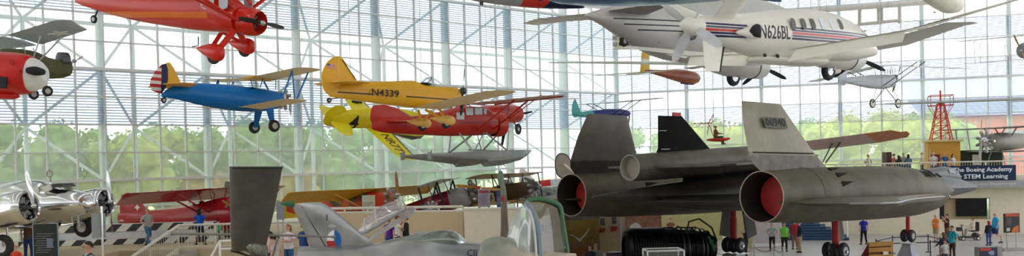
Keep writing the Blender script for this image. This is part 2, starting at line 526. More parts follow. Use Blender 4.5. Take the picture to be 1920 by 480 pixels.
# ================================================================ mounting an aircraft in the hall
class Rig:
    """an aircraft frame: origin at the nose, +x forward, +y to port, +z up; nose and tail are points in the hall"""
    def __init__(s, nose, tail, roll=0, name='aircraft', label='', cat='aircraft', group=None, pivot=0.0):
        s.n = at(*nose); s.t = at(*tail)
        X = (s.n - s.t).normalized(); Yv = V((0, 0, 1)).cross(X).normalized(); Z = X.cross(Yv)
        m = Matrix((X, Yv, Z)).transposed() @ Matrix.Rotation(R(roll), 3, 'X')
        s.len = (s.n - s.t).length
        s.M = Matrix.Translation(s.n) @ m.to_4x4()
        s.o = thing(name, label, cat, s.n, group=group, mat3=m)
        s.inv = s.M.inverted()
    @classmethod
    def fixed(cls, loc, h, p, r, name, label, cat='aircraft', group=None):
        s = cls.__new__(cls); m = pose(h, p, r); s.n = V(loc); s.M = wmat(loc, m); s.inv = s.M.inverted()
        s.o = thing(name, label, cat, loc, group=group, mat3=m); return s
    def b(s, px, py, v=0.0, ax=1):
        d = fw + rgt * ((px - 960) / F) - upv * ((py - CYP) / F)
        o = s.inv @ EYE; d = s.inv.to_3x3() @ d
        k = (v - o[ax]) / d[ax]
        return o + d * k
    def fus(s, st, y0=0.0):
        """stations (px, top, bottom, half width[, squareness]) -> local stations"""
        out = []
        for q in st:
            a = s.b(q[0], q[1], y0); c = s.b(q[0], q[2], y0)
            out.append(((a.x + c.x) / 2, (a.z + c.z) / 2, q[3], (a.z - c.z) / 2, q[4] if len(q) > 4 else 2.0, y0))
        return sorted(out)
    def w(s, p): return s.M @ V(p)
# ================================================================ the black twin engine jet on the floor and the drone on its back
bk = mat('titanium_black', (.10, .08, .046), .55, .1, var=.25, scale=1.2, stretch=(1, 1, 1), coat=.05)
bk2 = mat('titanium_black_stub', (.055, .048, .038), .5, .1, var=.25, scale=1.5)
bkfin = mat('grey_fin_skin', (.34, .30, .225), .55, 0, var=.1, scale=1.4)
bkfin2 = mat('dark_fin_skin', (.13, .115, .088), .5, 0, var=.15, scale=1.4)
edge = mat('wing_edge_silver', (.25, .25, .25), .35, .3, var=.15, scale=2)
redin = mat('red_cover', (.42, .02, .015), .5, var=.15, scale=2)
noz = mat('nozzle_inside', (.02, .017, .014), .6, .3)
rv = mat('vent_black', (.004, .004, .004), .9)
BB = Rig.fixed((26.33, 53.4, 3.60), 40.7, -1.3, -.3, 'jet_aircraft', 'huge black twin-engine jet on stands, number 06940 on its near tail fin')
B_ = BB.o
def chine(x, zc, w, ht, hb, n=18, p=1.5):
    ring = []
    for i in range(n):
        t = 2 * PI * i / n; c, s_ = math.cos(t), math.sin(t)
        ring.append((x, w * c, zc + (ht if s_ > 0 else hb) * math.copysign(abs(s_) ** p, s_)))
    return ring
st = [(0, -.05, .03, .03, .03), (-.6, -.04, .4, .14, .14), (-1.6, -.02, .85, .32, .28), (-3, 0, 1.2, .5, .42), (-4.5, 0, 1.45, .68, .55), (-6.5, 0, 1.6, .8, .62),
      (-9, 0, 1.55, .86, .72), (-12, 0, 1.65, .88, .8), (-16, 0, 1.6, .85, .82), (-20, 0, 1.4, .8, .8), (-24, 0, 1.1, .68, .7), (-27, 0, .75, .45, .45), (-29.5, 0, .35, .2, .2), (-31, 0, .05, .05, .05)]
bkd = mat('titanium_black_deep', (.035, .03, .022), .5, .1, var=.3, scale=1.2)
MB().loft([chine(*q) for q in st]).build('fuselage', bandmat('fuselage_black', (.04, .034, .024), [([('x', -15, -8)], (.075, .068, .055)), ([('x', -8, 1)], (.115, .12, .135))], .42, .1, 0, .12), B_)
# cockpit hump with its glass
MB().body([(-2.0, .3, .1, .1), (-2.5, .5, .3, .3), (-3.1, .62, .42, .46), (-4.2, .65, .48, .48), (-5.6, .6, .45, .42), (-8, .5, .4, .36), (-10, .4, .3, .3)], 20).build('cockpit', mat('cockpit_blue_black', (.105, .11, .12), .42, .1, var=.12), B_)
gm = glassy('dark_canopy', (.25, .3, .33), .2, (.3, .4, .45), .25)
ck = B_.children[-1]
for s_ in (-1, 1):
    MB().add([(-2.55, s_ * .26, .72), (-3.3, s_ * .44, .74), (-3.35, s_ * .34, 1.0), (-2.75, s_ * .16, .92)], [(0, 1, 2, 3)]).prism([(-3.5, s_ * .47, .76), (-4.3, s_ * .49, .78), (-4.2, s_ * .38, 1.0), (-3.5, s_ * .36, 1.01)], (0, s_ * .01, 0)).build('canopy_pane', mat('canopy_glass', (.12, .15, .18), .35), ck)
# wings
def wingpoly(pts, t=.16, z=-.25):
    mb = MB(); n = len(pts)
    c = V((sum(p[0] for p in pts) / n, sum(p[1] for p in pts) / n, 0))
    top = [V((p[0], p[1], z + .01)) for p in pts]; bot = [V((p[0], p[1], z - .01)) for p in pts]
    it = [V((c.x + (p[0] - c.x) * .72, c.y + (p[1] - c.y) * .72, z + t / 2)) for p in pts]
    ib = [V((c.x + (p[0] - c.x) * .72, c.y + (p[1] - c.y) * .72, z - t / 2)) for p in pts]
    return mb.loft([it, top, bot, ib])
for s_ in (-1, 1):
    inn = [(-10.5, s_ * 1.2), (-16.5, s_ * 3.9), (-27.2, s_ * 3.9), (-27.6, s_ * 2.6), (-28.6, s_ * .5), (-12, s_ * .3)]
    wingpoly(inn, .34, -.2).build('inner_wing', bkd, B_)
    out = [(-14.7, s_ * 5.2), (-17.5, s_ * 5.75), (-20, s_ * 6.3), (-23, s_ * 7.4), (-24.7, s_ * 8.1), (-25.6, s_ * 8.4), (-26.6, s_ * 8.35), (-27.1, s_ * 7.6), (-27.2, s_ * 5.0), (-16, s_ * 4.8)]
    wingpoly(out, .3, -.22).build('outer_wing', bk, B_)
    MB().tube([(-10.5, s_ * 1.3, -.2), (-16.3, s_ * 3.8, -.2)], .035, 6).build('leading_edge', edge, B_)
    MB().tube([(p[0], p[1], -.22) for p in out[:8]], .03, 6).build('leading_edge', edge, B_)
    # nacelle
    y = s_ * 4.62
    nac = [(-27.55, .0, .86, .87), (-26.9, .0, .89, .9), (-26.0, .0, .93, .93), (-25.2, 0, .98, .98), (-24, 0, 1.01, 1.0), (-21, .02, 1.04, 1.04), (-18.5, .02, 1.0, 1.04), (-16.8, .0, .93, .97), (-15.6, -.02, .8, .82), (-15.1, -.02, .74, .74)]
    q = MB().body([(a, b - (.02), c, d, 2.0, y) for a, b, c, d in nac], 32, cap=(False, False), sub=2)
    na = q.build('engine_nacelle', bk, B_)
    MB().lathe([(0, .87), (.05, .84), (1.2, .8), (2.5, .78)], (-27.55, y, -.02), (1, 0, 0), 32, cap=(False, True)).build('exhaust_nozzle', noz, na)
    MB().lathe([(0, .72), (.03, .74), (.05, .74), (.06, .70), (.1, .1)], (-26.55, y, -.02), (1, 0, 0), 28).build('exhaust_cover', redin, na, )
    MB().torus((-27.55, y, -.02), (1, 0, 0), .87, .022, 32, 6).build('nozzle_lip', mat('nozzle_lip', (.3, .24, .18), .4, .6), na)
    MB().torus((-25.15, y, 0), (1, 0, 0), .985, .012, 32, 6).build('panel_seam', mat('seam_pale', (.2, .2, .18), .5), na)
    MB().lathe([(0, .72), (1.2, .35), (2.3, .01)], (-15.3, y, -.02), (1, 0, 0), 24).build('inlet_spike', bk2, na)
    # suck-in doors
    for a in (20, 42, 64, 95):
        for sg in ((-1,) if s_ < 0 else (-1,)):
            t = R(a); r0 = 1.006
            c = V((-23.6, y + sg * r0 * math.cos(t), r0 * math.sin(t)))
            tn = V((0, -sg * math.sin(t), math.cos(t)))
            nn = V((0, sg * math.cos(t), math.sin(t)))
            MB().prism([c + tn * .14 + V((-.35, 0, 0)), c + tn * .12 + V((.45, 0, 0)), c - tn * .06 + V((-.35, 0, 0))], nn * .02).build('vent_door', rv, na)
    if s_ < 0:
        for k in range(3):
            P = lambda xx, tt, rr=.955: V((xx, y - rr * math.cos(R(tt)), rr * math.sin(R(tt))))
            x0 = -17.3 + k * .36
            MB().prism([P(x0, 60), P(x0 + .2, 60), P(x0 + .3, 40), P(x0 + .1, 40)], (0, -.02, .02)).build('vent_slot', rv, na)
        for k in range(2):
            P = lambda xx, tt, rr=.93: V((xx, y - rr * math.cos(R(tt)), rr * math.sin(R(tt))))
            x0 = -16.1 - k * .4; t0 = (38, 66)[k]
            MB().prism([P(x0, t0 + 14), P(x0 + .2, t0 + 14), P(x0 + .3, t0), P(x0 + .1, t0)], (0, -.02, .02)).build('vent_slot', rv, na)
    # canted fin: stub and rudder
    yb, yt = s_ * 4.6, s_ * 3.75
    def fp(x, z): return V((x, yb + (yt - yb) * (z - .6) / (3.3 - .6), z))
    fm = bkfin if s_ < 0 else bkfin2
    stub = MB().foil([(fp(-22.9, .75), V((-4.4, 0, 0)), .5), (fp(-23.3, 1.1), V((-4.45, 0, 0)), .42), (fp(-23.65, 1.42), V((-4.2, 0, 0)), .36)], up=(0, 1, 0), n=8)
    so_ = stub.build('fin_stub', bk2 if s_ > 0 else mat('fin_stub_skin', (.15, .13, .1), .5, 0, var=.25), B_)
    rud = MB().foil([(fp(-23.65, 1.38), V((-4.2, 0, 0)), .36), (fp(-24.4, 2.4), V((-3.3, 0, 0)), .26), (fp(-25.02, 3.28), V((-2.4, 0, 0)), .18), (fp(-25.1, 3.31), V((-2.3, 0, 0)), .1)], up=(0, 1, 0), n=8)
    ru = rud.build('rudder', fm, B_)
    if s_ < 0:
        nr = V((0, yt - yb, 2.7)).normalized(); out_ = V((1, 0, 0)).cross(nr)
        if out_.y > 0: out_ = -out_
        f0 = fp(-25.95, 2.53) + out_ * .152
        box = MB(); box.add([f0 + V((1, 0, 0)) * a + nr * b for a, b in ((-.7, -.2), (.7, -.2), (.7, .2), (-.7, .2))], [(0, 1, 2, 3)])
        box.prism([f0 + V((1, 0, 0)) * a + nr * b for a, b in ((-.7, -.2), (.7, -.2), (.7, .2), (-.7, .2))], out_ * .004)
        box.build('number_panel', mat('panel_grey', (.12, .12, .1), .6), ru)
        text('06940', .42, mat('number_dark', (.012, .012, .012), .6), 'number_lettering', ru, frame(f0 + out_ * .012, (1, 0, 0), nr), .002, width=1.22, bold=.002)
        MB().add([fp(-27.8, 1.44) + out_ * .13, fp(-24, 1.44) + out_ * .13, fp(-24, 1.48) + out_ * .13, fp(-27.8, 1.48) + out_ * .13], [(0, 1, 2, 3)]).build('rudder_gap', rv, ru)
# dorsal pylon carrying the drone
MB().foil([(V((-18.5, 0, .2)), V((-7.6, 0, 0)), .7), (V((-18.8, 0, 1.1)), V((-7.1, 0, 0)), .6)], up=(0, 1, 0), n=8).build('drone_pylon', mat('pylon_black', (.006, .005, .005), .9, spec=.05), B_)
# landing gear
redst = mat('gear_red', (.4, .015, .012), .4)
def gear_leg(x, y, ztop, wheels, door=None, red=True):
    gr = .15 if wheels == 3 else .1
    MB().tube([(x, y, ztop), (x, y, -2.3)], [gr * .85, gr * .7], 10).tube([(x, y, -1.2), (x, y, -2.35)], gr, 10).build('gear_strut', redst if red else M_('alu'), B_)
    MB().tube([(x, y - .55 if wheels == 3 else y - .25, -2.45), (x, y + (.55 if wheels == 3 else .25), -2.45)], .07, 8).build('axle', M_('steel'), B_)
    for k in ((-.36, 0, .36) if wheels == 3 else (-.19, .19)):
        wheel(B_, (x, y + k, -2.42), .36 if wheels == 3 else .33, .24, (0, 1, 0), .55, mat('gear_hub', (.09, .02, .02) if wheels == 3 else (.4, .4, .36), .5), 'wheel')
gear_leg(-8.0, 0, -.4, 2)
gear_leg(-19.3, -2.54, -.4, 3); gear_leg(-19.3, 2.54, -.4, 3)
for y in (-2.2, 2.2):
    MB().box((-18.6, y, -1.25), (.75, .06, 1.7), mat4=Matrix.Rotation(R(-14), 4, 'Y')).build('gear_door', bk2, B_)
MB().box((-19.3, 2.9, -1.3), (.8, .05, 1.5), mat4=Matrix.Rotation(R(12), 4, 'Y')).build('gear_door', mat('gear_door_grey', (.2, .2, .19), .5), B_)
MB().tube([(-3.2, 0, -.35), (-3.25, 0, -.65)], .02, 6).build('probe', M_('black'), B_)
# display stands under the wheels
stm = mat('stand_grey', (.42, .42, .47), .5)
for nm, (x, y) in zip(('under the nose wheels', 'under the near main wheels', 'under the far main wheels'), ((-8, 0), (-19.3, -2.54), (-19.3, 2.54))):
    p = BB.w((x, y, -2.79)); a = .5 if y == 0 else .85
    t_ = thing('display_stand', 'grey tapered display stand %s of the black jet' % nm, 'stand', (p.x, p.y, 0), R(40.7))
    hh = p.z
    MB().loft([[(sx * a * k, sy * a * k, z) for sx, sy in ((-1, -1), (1, -1), (1, 1), (-1, 1))] for k, z in ((1.0, 0), (.42, hh - .08), (.42, hh - .03))]).build('pedestal', stm, t_, smooth=0)
    MB().box((0, 0, hh - .015), (a * 1.2, a * 1.2, .03)).build('top_plate', M_('steel'), t_, smooth=0)

# ---- the drone
DR = Rig.fixed(BB.w((-16.3, 0, 1.62)), 40.7, .4, -.3, 'drone_aircraft', 'slim dark drone aircraft with black tail fin carried on the back of the black jet', 'drone')
D_ = DR.o
dm = mat('drone_skin', (.12, .10, .07), .5, .1, var=.25, scale=1.2)
dbody = [(-12.75, -.2, .47, .47), (-12.3, -.2, .5, .5), (-11, -.18, .52, .52), (-8, -.1, .52, .53), (-5, -.02, .5, .52), (-2.4, .0, .44, .44), (-1.2, .0, .38, .38)]
fz = MB().body(dbody, 28, cap=(False, False), sub=2).build('fuselage', dm, D_)
MB().lathe([(0, .455), (.03, .43), (.25, .41), (.3, .02)], (-12.75, 0, -.2), (1, 0, 0), 28, cap=(False, True)).build('exhaust_cover', mat('tan_cover', (.3, .26, .2), .6), fz)
MB().torus((-12.75, 0, -.2), (1, 0, 0), .465, .02, 28, 6).build('nozzle_lip', edge, fz)
MB().lathe([(0, .38), (.04, .34), (.3, .3)], (-1.2, 0, 0), (-1, 0, 0), 24, cap=(False, True)).build('inlet_lip', edge, fz)
MB().lathe([(-.3, .28), (.35, .18), (1.2, .01)], (-1.2, 0, 0), (1, 0, 0), 20).build('inlet_cone', dm, fz)
for s_ in (-1, 1):
    MB().loft([[V((a, s_ * b, -.2 + k)) for a, b in ((-2.2, .25), (-4.5, .75), (-7, 1.3), (-9.4, 2.35), (-10.2, 2.85), (-11, 2.75), (-11.6, 1.6), (-11.9, .3))] for k in (-.04, .04)]).build('delta_wing', dm, D_)
dfin = mat('drone_fin_black', (.012, .011, .010), .85, spec=.12)
fo = MB().foil([((-7.7, 0, .25), V((-3.6, 0, 0)), .2), ((-8.1, 0, .5), V((-3.05, 0, 0)), .16), ((-9.7, 0, 1.72), V((-1.4, 0, 0)), .08)], up=(0, 1, 0), n=8).build('tail_fin', dfin, D_)
MB().box((-10.0, 0, 1.78), (.42, .1, .14)).build('red_cap', M_('red'), fo)
MB().box((-10.9, -.06, 1.15), (.4, .02, .02)).build('rudder_hinge', edge, fo)
MB().box((-10.8, -.08, .45), (.5, .02, .03)).build('rudder_hinge', edge, fo)
# ================================================================ white pusher business aircraft and the airliner behind it
cream = (.83, .79, .68)
LR = Rig((1643, 85, 35.4), (1274, 50, 27), 0, 'pusher_aircraft', 'white pusher aircraft hung overhead with N626BL and navy and red stripes on its side')
L_ = LR.o
def stripes():
    return [((('y', -3, 3), (0, 0, 1, lo, hi), ('x', x0, x1)), c) for x0, x1, sl in () for lo, hi, c in ()]
navy = (.02, .025, .1); rdl = (.6, .05, .03)
bands = []
# five lines rising towards the nose: z = z0 + k x
def lines(x0, x1, z0, k, gap=.085, w=.03):
    r = []
    for i, c in enumerate((navy, navy, rdl, navy, navy)):
        zc = z0 + (2 - i) * gap * (1 if abs(2 - i) < 2 else 1.0)
        ww = w * (1.3 if i == 2 else 1)
        r.append(([('x', x0, x1), (-k, 0, 1, zc - ww, zc + ww)], c))
    return r
pA = LR.b(1312, 52, -.35); pB = LR.b(1400, 58, -.6)
k1 = (pB.z - pA.z) / (pB.x - pA.x)
pC = LR.b(1490, 62, -.75); pD = LR.b(1600, 73, -.6)
k2 = (pD.z - pC.z) / (pD.x - pC.x)
bands += lines(-13, pB.x + .15, pA.z - k1 * pA.x, k1) + lines(pC.x - .1, -1.1, pC.z - k2 * pC.x, k2)
lm = bandmat('white_striped_paint', cream, bands, .28, 0, .3, .03)
lp = mat('white_gloss_paint', cream, .3, var=.03, coat=.3)
st = [(-11.35, .08, .27, .27), (-11.0, .06, .32, .33), (-10.0, .0, .48, .5), (-9.0, -.03, .62, .62), (-8.0, -.03, .7, .74), (-7, .03, .74, .82), (-5.5, .1, .76, .86), (-4.2, .13, .76, .86),
      (-3.2, .1, .72, .8), (-2.3, .03, .62, .7), (-1.5, -.06, .5, .52), (-.8, -.15, .35, .34), (-.3, -.24, .2, .18), (0, -.3, .03, .03)]
lf = MB().body(st, 32, sub=3).build('fuselage', lm, L_)
# pusher propeller: four wide blades
prop(L_, LR.b(1297, 48, 0), (-1, 0, 0), 1.22, 4, .62, .3, mat('blade_grey', (.6, .62, .64), .35, .2), [(-.32, .28), (-.1, .28), (.1, .26), (.35, .17), (.5, .07), (.54, .01)], lp, name='propeller')
# V tail and ventral fin
for s_, rc, tp in ((-1, LR.b(1350, 40, -.28), None), (1, None, None)):
    ra = V((-9.9, s_ * .22, .28)); rb = V((-11.0, s_ * .15, .2))
    ta = V((-11.1, s_ * 2.5, 1.62)); tb = V((-12.0, s_ * 2.5, 1.56))
    MB().foil([(ra, rb - ra, .16), (ta, tb - ta, .08)], up=(0, -s_ * .5, .85), n=8).build('tail_surface', lp, L_)
v1 = LR.b(1317, 75); v2 = LR.b(1357, 98); v3 = LR.b(1349, 134); v4 = LR.b(1327, 138)
MB().foil([(V((v2.x, 0, v2.z + .3)), V((v1.x - v2.x, 0, 0)), .16), (V((v3.x, 0, v3.z)), V((v4.x - v3.x - .12, 0, 0)), .1)], up=(0, 1, 0), n=8).build('ventral_fin', lp, L_)
MB().tube([V((v2.x + .02, 0, v2.z + .2)), V((v3.x + .02, 0, v3.z))], .03, 6).build('fin_edge', M_('black'), L_)
# wings
for s_ in (-1, 1):
    secs = [((-5.0, s_ * .5, -.42), V((-2.3, 0, -.1)), .24), ((-5.1, s_ * 3.9, -.1), V((-1.3, 0, -.14)), .17), ((-5.0, s_ * 7.4, .52), V((-.75, 0, -.1)), .08), ((-5.1, s_ * 7.6, .55), V((-.5, 0, -.06)), .03)]
    MB().foil(secs, n=9).build('wing', lp, L_)
    MB().foil([((-7.15, s_ * .78, -.5), V((-.55, 0, -.42)), .06), ((-6.3, s_ * 3.9, -.22), V((-.25, 0, -.38)), .05)], n=6).build('flap', lp, L_)
    MB().foil([((-6.3, s_ * 3.98, -.22), V((-.2, 0, -.1)), .05), ((-6.0, s_ * 5.1, .0), V((-.15, 0, -.08)), .04)], n=6).build('aileron', lp, L_)
    for y in (2.2, 4.4, 6.0): MB().box((-5.4, s_ * y, -.32 + y * .14), (.1, .05, .03)).build('wing_fitting', M_('bronze'), L_)
    # engine inlet scoop
    MB().body([(-10.2, -.12, .03, .04, 2, s_ * .56), (-9.8, -.1, .12, .14, 2, s_ * .62), (-9.55, -.08, .17, .2, 2, s_ * .64), (-9.3, -.05, .2, .24, 2, s_ * .66)], 16, cap=(True, False), sub=2).build('exhaust_scoop', lp, L_)
    MB().body([(-9.78, -.08, .02, .03, 2, s_ * .74), (-9.6, -.07, .12, .15, 2, s_ * .74), (-9.42, -.05, .14, .2, 2, s_ * .74), (-9.28, -.05, .1, .2, 2, s_ * .74), (-9.24, -.05, .03, .1, 2, s_ * .72)], 16).build('scoop_opening', M_('dark'), L_)
# belly fairings
MB().body([(-8.6, -.78, .05, .05), (-8.1, -.8, .4, .12), (-5, -.8, .55, .14), (-4, -.72, .2, .1)], 16).build('belly_fairing', lp, L_)
for x in (-8.45, -7.7): MB().box((x, -.42, -.72), (.14, .03, .1)).build('vent', M_('dark'), L_)
# cabin windows and windshield
wb = mat('cabin_window', (.13, .13, .12), .15); ww = mat('cabin_window_daylit', (.75, .82, .9), .2)  # the bright copy has daylight painted into the pane colour
for i in range(6):
    px = (1486, 1506, 1524, 1542, 1560, 1577)[i]
    c = LR.b(px, 45, -.72); x, z = c.x, c.z
    for s_ in (-1, 1):
        ring = []
        for k in range(16):
            t = 2 * PI * k / 16
            xx = x + .13 * math.copysign(abs(math.cos(t)) ** .6, math.cos(t)); zz = z + .19 * math.copysign(abs(math.sin(t)) ** .6, math.sin(t))
            zc, hw, hh = .12, .76, .85
            if x > -3.6: zc, hw, hh = .08, .7, .78
            yy = hw * math.sqrt(max(0, 1 - ((zz - zc) / hh) ** 2)) + .004
            ring.append(V((xx, s_ * yy, zz)))
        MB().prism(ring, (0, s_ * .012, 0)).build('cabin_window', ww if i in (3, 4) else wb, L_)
for s_ in (-1, 1):
    conform(MB().prism([(-1.5, s_ * .9, .22), (-2.15, s_ * .9, .32), (-2.35, s_ * .9, .58), (-1.85, s_ * .9, .46)], (0, s_ * .02, 0)).build('windshield', wb, L_, 0), lf, 1, s_)
# the registration on the side
for s_ in (-1,):
    a = LR.b(1431, 62, -.72); b_ = LR.b(1484, 60, -.76)
    mid = (a + b_) / 2; x = (b_ - a).normalized()
    conform(text('N626BL', .60, M_('black'), 'registration_lettering', L_, frame((mid.x, -.8, mid.z), (1, 0, .02), (0, 0, 1)), .004, width=abs(b_.x - a.x), bold=.003), lf)
cables(L_, LR.M, [(-5.5, -.4, .9), (-4.9, -.4, .9), (-10, 0, .3)])

# ---- airliner seen behind
DC = Rig.fixed((18.12, 54.87, 12.03), 40.8, .9, 2.5, 'airliner', 'old white propeller airliner hung behind the white pusher aircraft, tail wheel down')
A_ = DC.o
dcm = bandmat('airliner_paint', (.56, .54, .5), [([('x', -18, -13.2), (-.02, 0, 1, .62, .68)], (.01, .01, .02)), ([('x', -17.4, -13.2), (-.02, 0, 1, .38, .44)], (.01, .01, .02)), ([('x', -16.6, -13.2), (-.02, 0, 1, .14, .2)], (.01, .01, .02))], .4, .1, .2, .05)
dcw = mat('airliner_white', (.75, .74, .7), .4, var=.04)
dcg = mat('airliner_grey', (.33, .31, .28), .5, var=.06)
st = DC.fus([(1097, 26, 31, .05), (1130, 16, 48, .35), (1160, 8, 68, .6), (1200, 0, 93, .85), (1250, -6, 113, 1.1), (1320, -10, 121, 1.2), (1400, -8, 118, 1.22)])
st += [(-3.5, st[-1][1], 1.2, 1.25, 2, 0), (-1.5, st[-1][1] - .1, .95, .95, 2, 0), (-.4, st[-1][1] - .2, .5, .5, 2, 0), (0, st[-1][1] - .25, .05, .05, 2, 0)]
MB().body(st, 28, sub=2).build('fuselage', dcm, A_)
zt = st[0][1]
MB().foil([((-15.2, 0, zt + .35), V((-4.3, 0, 0)), .3), ((-16.6, 0, zt + 1.5), V((-2.7, 0, 0)), .2), ((-17.6, 0, zt + 3.2), V((-1.3, 0, 0)), .1)], up=(0, 1, 0)).build('tail_fin', dcw, A_)
tp = DC.b(993, 46, 4.0); tr = DC.b(1243, 10, -2.9)
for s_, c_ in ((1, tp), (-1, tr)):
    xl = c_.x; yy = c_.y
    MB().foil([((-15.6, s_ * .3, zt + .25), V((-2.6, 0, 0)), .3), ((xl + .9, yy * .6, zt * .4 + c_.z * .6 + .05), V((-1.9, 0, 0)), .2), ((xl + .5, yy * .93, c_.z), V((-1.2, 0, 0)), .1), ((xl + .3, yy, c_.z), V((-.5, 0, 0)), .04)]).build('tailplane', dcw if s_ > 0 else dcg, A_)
wp_ = DC.b(1035, 118, 14.0); ws_ = DC.b(1822, 42, -14.0)
zr = DC.b(1400, 120, 2.9).z
for s_, c_ in ((1, wp_), (-1, ws_)):
    MB().foil([((-4.5, s_ * .8, zr - .15), V((-4.3, 0, -.1)), .6), ((-4.6, s_ * 3.4, zr), V((-4.1, 0, -.1)), .55), ((c_.x + 2.3 if s_ > 0 else -6.6, s_ * 8.5, zr * .5 + c_.z * .5), V((-2.9, 0, 0)), .35), ((c_.x + .9, s_ * 13.4, c_.z), V((-1.7, 0, 0)), .15), ((c_.x + .5, s_ * 14.1, c_.z), V((-.8, 0, 0)), .05)], n=9).build('wing', dcw, A_)
nm_ = mat('nacelle_paint', (.62, .58, .52), .4, var=.05)
for s_, hub, whl in ((1, (1431, 126), (1375, 144)), (-1, (1609, 109), (1553, 132))):
    y = s_ * 2.82
    h = DC.b(hub[0], hub[1], y); wl = DC.b(whl[0], whl[1], y)
    zc = h.z
    nc = MB().body([(wl.x - 3.6, zc + .3, .05, .05, 2, y), (wl.x - 2.5, zc + .1, .45, .35, 2, y), (wl.x - .6, zc - .05, .7, .6, 2, y), (h.x - 1.3, zc, .72, .7, 2, y)], 24, cap=(True, True), sub=2).build('engine_nacelle', nm_, A_)
    MB().lathe([(-1.25, .66), (-1.2, .72), (-.5, .72), (-.2, .66), (-.12, .58), (-.3, .5)], (h.x, y, zc), (1, 0, 0), 28, cap=(False, False)).build('cowl_ring', dcw, nc)
    MB().torus((h.x - 1.2, y, zc), (1, 0, 0), .69, .035, 28, 6).build('cowl_gap', M_('black'), nc)
    radial(nc, (h.x - .45, y, zc), (1, 0, 0), .55, 9)
    prop(A_, (h.x, y, zc), (1, 0, 0), 1.75, 3, {1: -.45, -1: -.45}[s_], .26, M_('black'))
    wheel(A_, (wl.x, y, wl.z), .55, .36, (0, 1, 0), .5, M_('steel'))
    for q in (-.3, .3):
        MB().tube([(wl.x, y + q, wl.z), (wl.x + .5, y + q, zc - .3)], .05, 8).build('gear_strut', M_('steel'), A_)
    MB().body([(wl.x + .2, wl.z - .05, .12, .12, 2, y), (wl.x + .7, wl.z + .0, .2, .18, 2, y), (wl.x + 1.0, wl.z + .02, .18, .16, 2, y)], 16).build('oil_cooler', nm_, A_)
tw = DC.b(1170, 77)
wheel(A_, (tw.x, 0, tw.z), .27, .2, (0, 1, 0), .4)
MB().tube([(tw.x, .16, tw.z), (tw.x + .6, .1, tw.z + .15), (tw.x + 1.2, 0, tw.z + .1)], .06, 8).tube([(tw.x, -.16, tw.z), (tw.x + .6, -.1, tw.z + .15)], .05, 8).build('tail_strut', M_('steel'), A_)
MB().body([(tw.x + .8, tw.z + .1, .1, .1), (tw.x + 1.3, tw.z + .12, .24, .24), (tw.x + 1.7, tw.z + .15, .1, .1)], 16).build('strut_boot', dcw, A_)
tl = DC.b(1290, 66, -1.1)
em_ = conform(MB().prism([(tl.x + .42 * math.cos(q), -1.3, tl.z + .26 * math.sin(q)) for q in [2 * PI * n_ / 20 for n_ in range(20)]], (0, .02, 0)).build('oval_emblem', M_('black'), A_, 0), A_.children[0])
for dx in (-.14, .1): conform(MB().prism([(tl.x + dx + q[0], -1.3, tl.z + q[1]) for q in ((-.05, -.1), (.06, -.1), (.06, -.05), (0, -.05), (0, .1), (-.05, .1))], (0, .02, 0)).build('emblem_mark', M_('white'), em_, 0), A_.children[0], off=.02)
cables(A_, DC.M, [(-4, 2.8, 0), (-4, -2.8, 0), (-15.5, 0, 1.0)])
# ================================================================ the small aircraft hung in the hall
def wings(par, xr, zr, cr, half, xt, zt, ct, th, m, name='wing', y0=.3, camber=.02, inc=0.0, sides=(-1, 1), tipround=True):
    r = []
    for s_ in sides:
        f = lambda t: (xr + (xt - xr) * t, s_ * (y0 + (half - y0) * t), zr + (zt - zr) * t)
        c = lambda t: cr + (ct - cr) * t
        secs = [(f(t), V((-c(t), 0, -inc * c(t))), th * (1 - .3 * t)) for t in (0, .5, .88)]
        if tipround:
            for t, k in ((.94, .92), (.98, .7), (1.0, .35)):
                p = f(t); secs.append(((p[0] - c(t) * (1 - k) * .45, p[1], p[2]), V((-c(t) * k, 0, -inc * c(t))), th * .7 * k))
        r.append(MB().foil(secs, n=9, camber=camber).build(name, m, par))
    return r
def plate(par, pts, th, m, name, ax=1, smooth=38):
    """symmetric thin surface: outline pts (x, z) in the xz plane (ax=1) or (x, y) in the xy plane (ax=2), thinner at its rim"""
    n = len(pts); cx = sum(p[0] for p in pts) / n; cz = sum(p[1] for p in pts) / n
    def q(p, k, o):
        a = cx + (p[0] - cx) * k; b = cz + (p[1] - cz) * k
        return V((a, o, b)) if ax == 1 else V((a, b, o))
    return MB().loft([[q(p, .8, th / 2) for p in pts], [q(p, 1, th * .15) for p in pts], [q(p, 1, -th * .15) for p in pts], [q(p, .8, -th / 2) for p in pts]]).build(name, m, par, smooth)
def moved(o, v):
    o.location = V(o.location) + V(v); return o
def spline(pts, n=4):
    c = bez([(p[0], p[1], 0) for p in pts + [pts[0]]], n)[:-1]; return [(p.x, p.y) for p in c]
def spat(par, c, m, ln=.95, w=.17, h=.26, r=.24, wm=None):
    x, y, z = c
    o = MB().body([(x - ln * .65, z + .06, .02, .02, 2, y), (x - ln * .4, z + .04, w * .55, h * .5, 2, y), (x - .05, z + .02, w, h * .95, 2, y), (x + ln * .2, z + .0, w, h, 2, y), (x + ln * .33, z, w * .75, h * .75, 2, y), (x + ln * .38, z, .03, .05, 2, y)], 20).build('wheel_spat', m, par)
    wheel(o, (x + .02, y, z - h * .45), r, .14, (0, 1, 0), .5, wm)
    return o

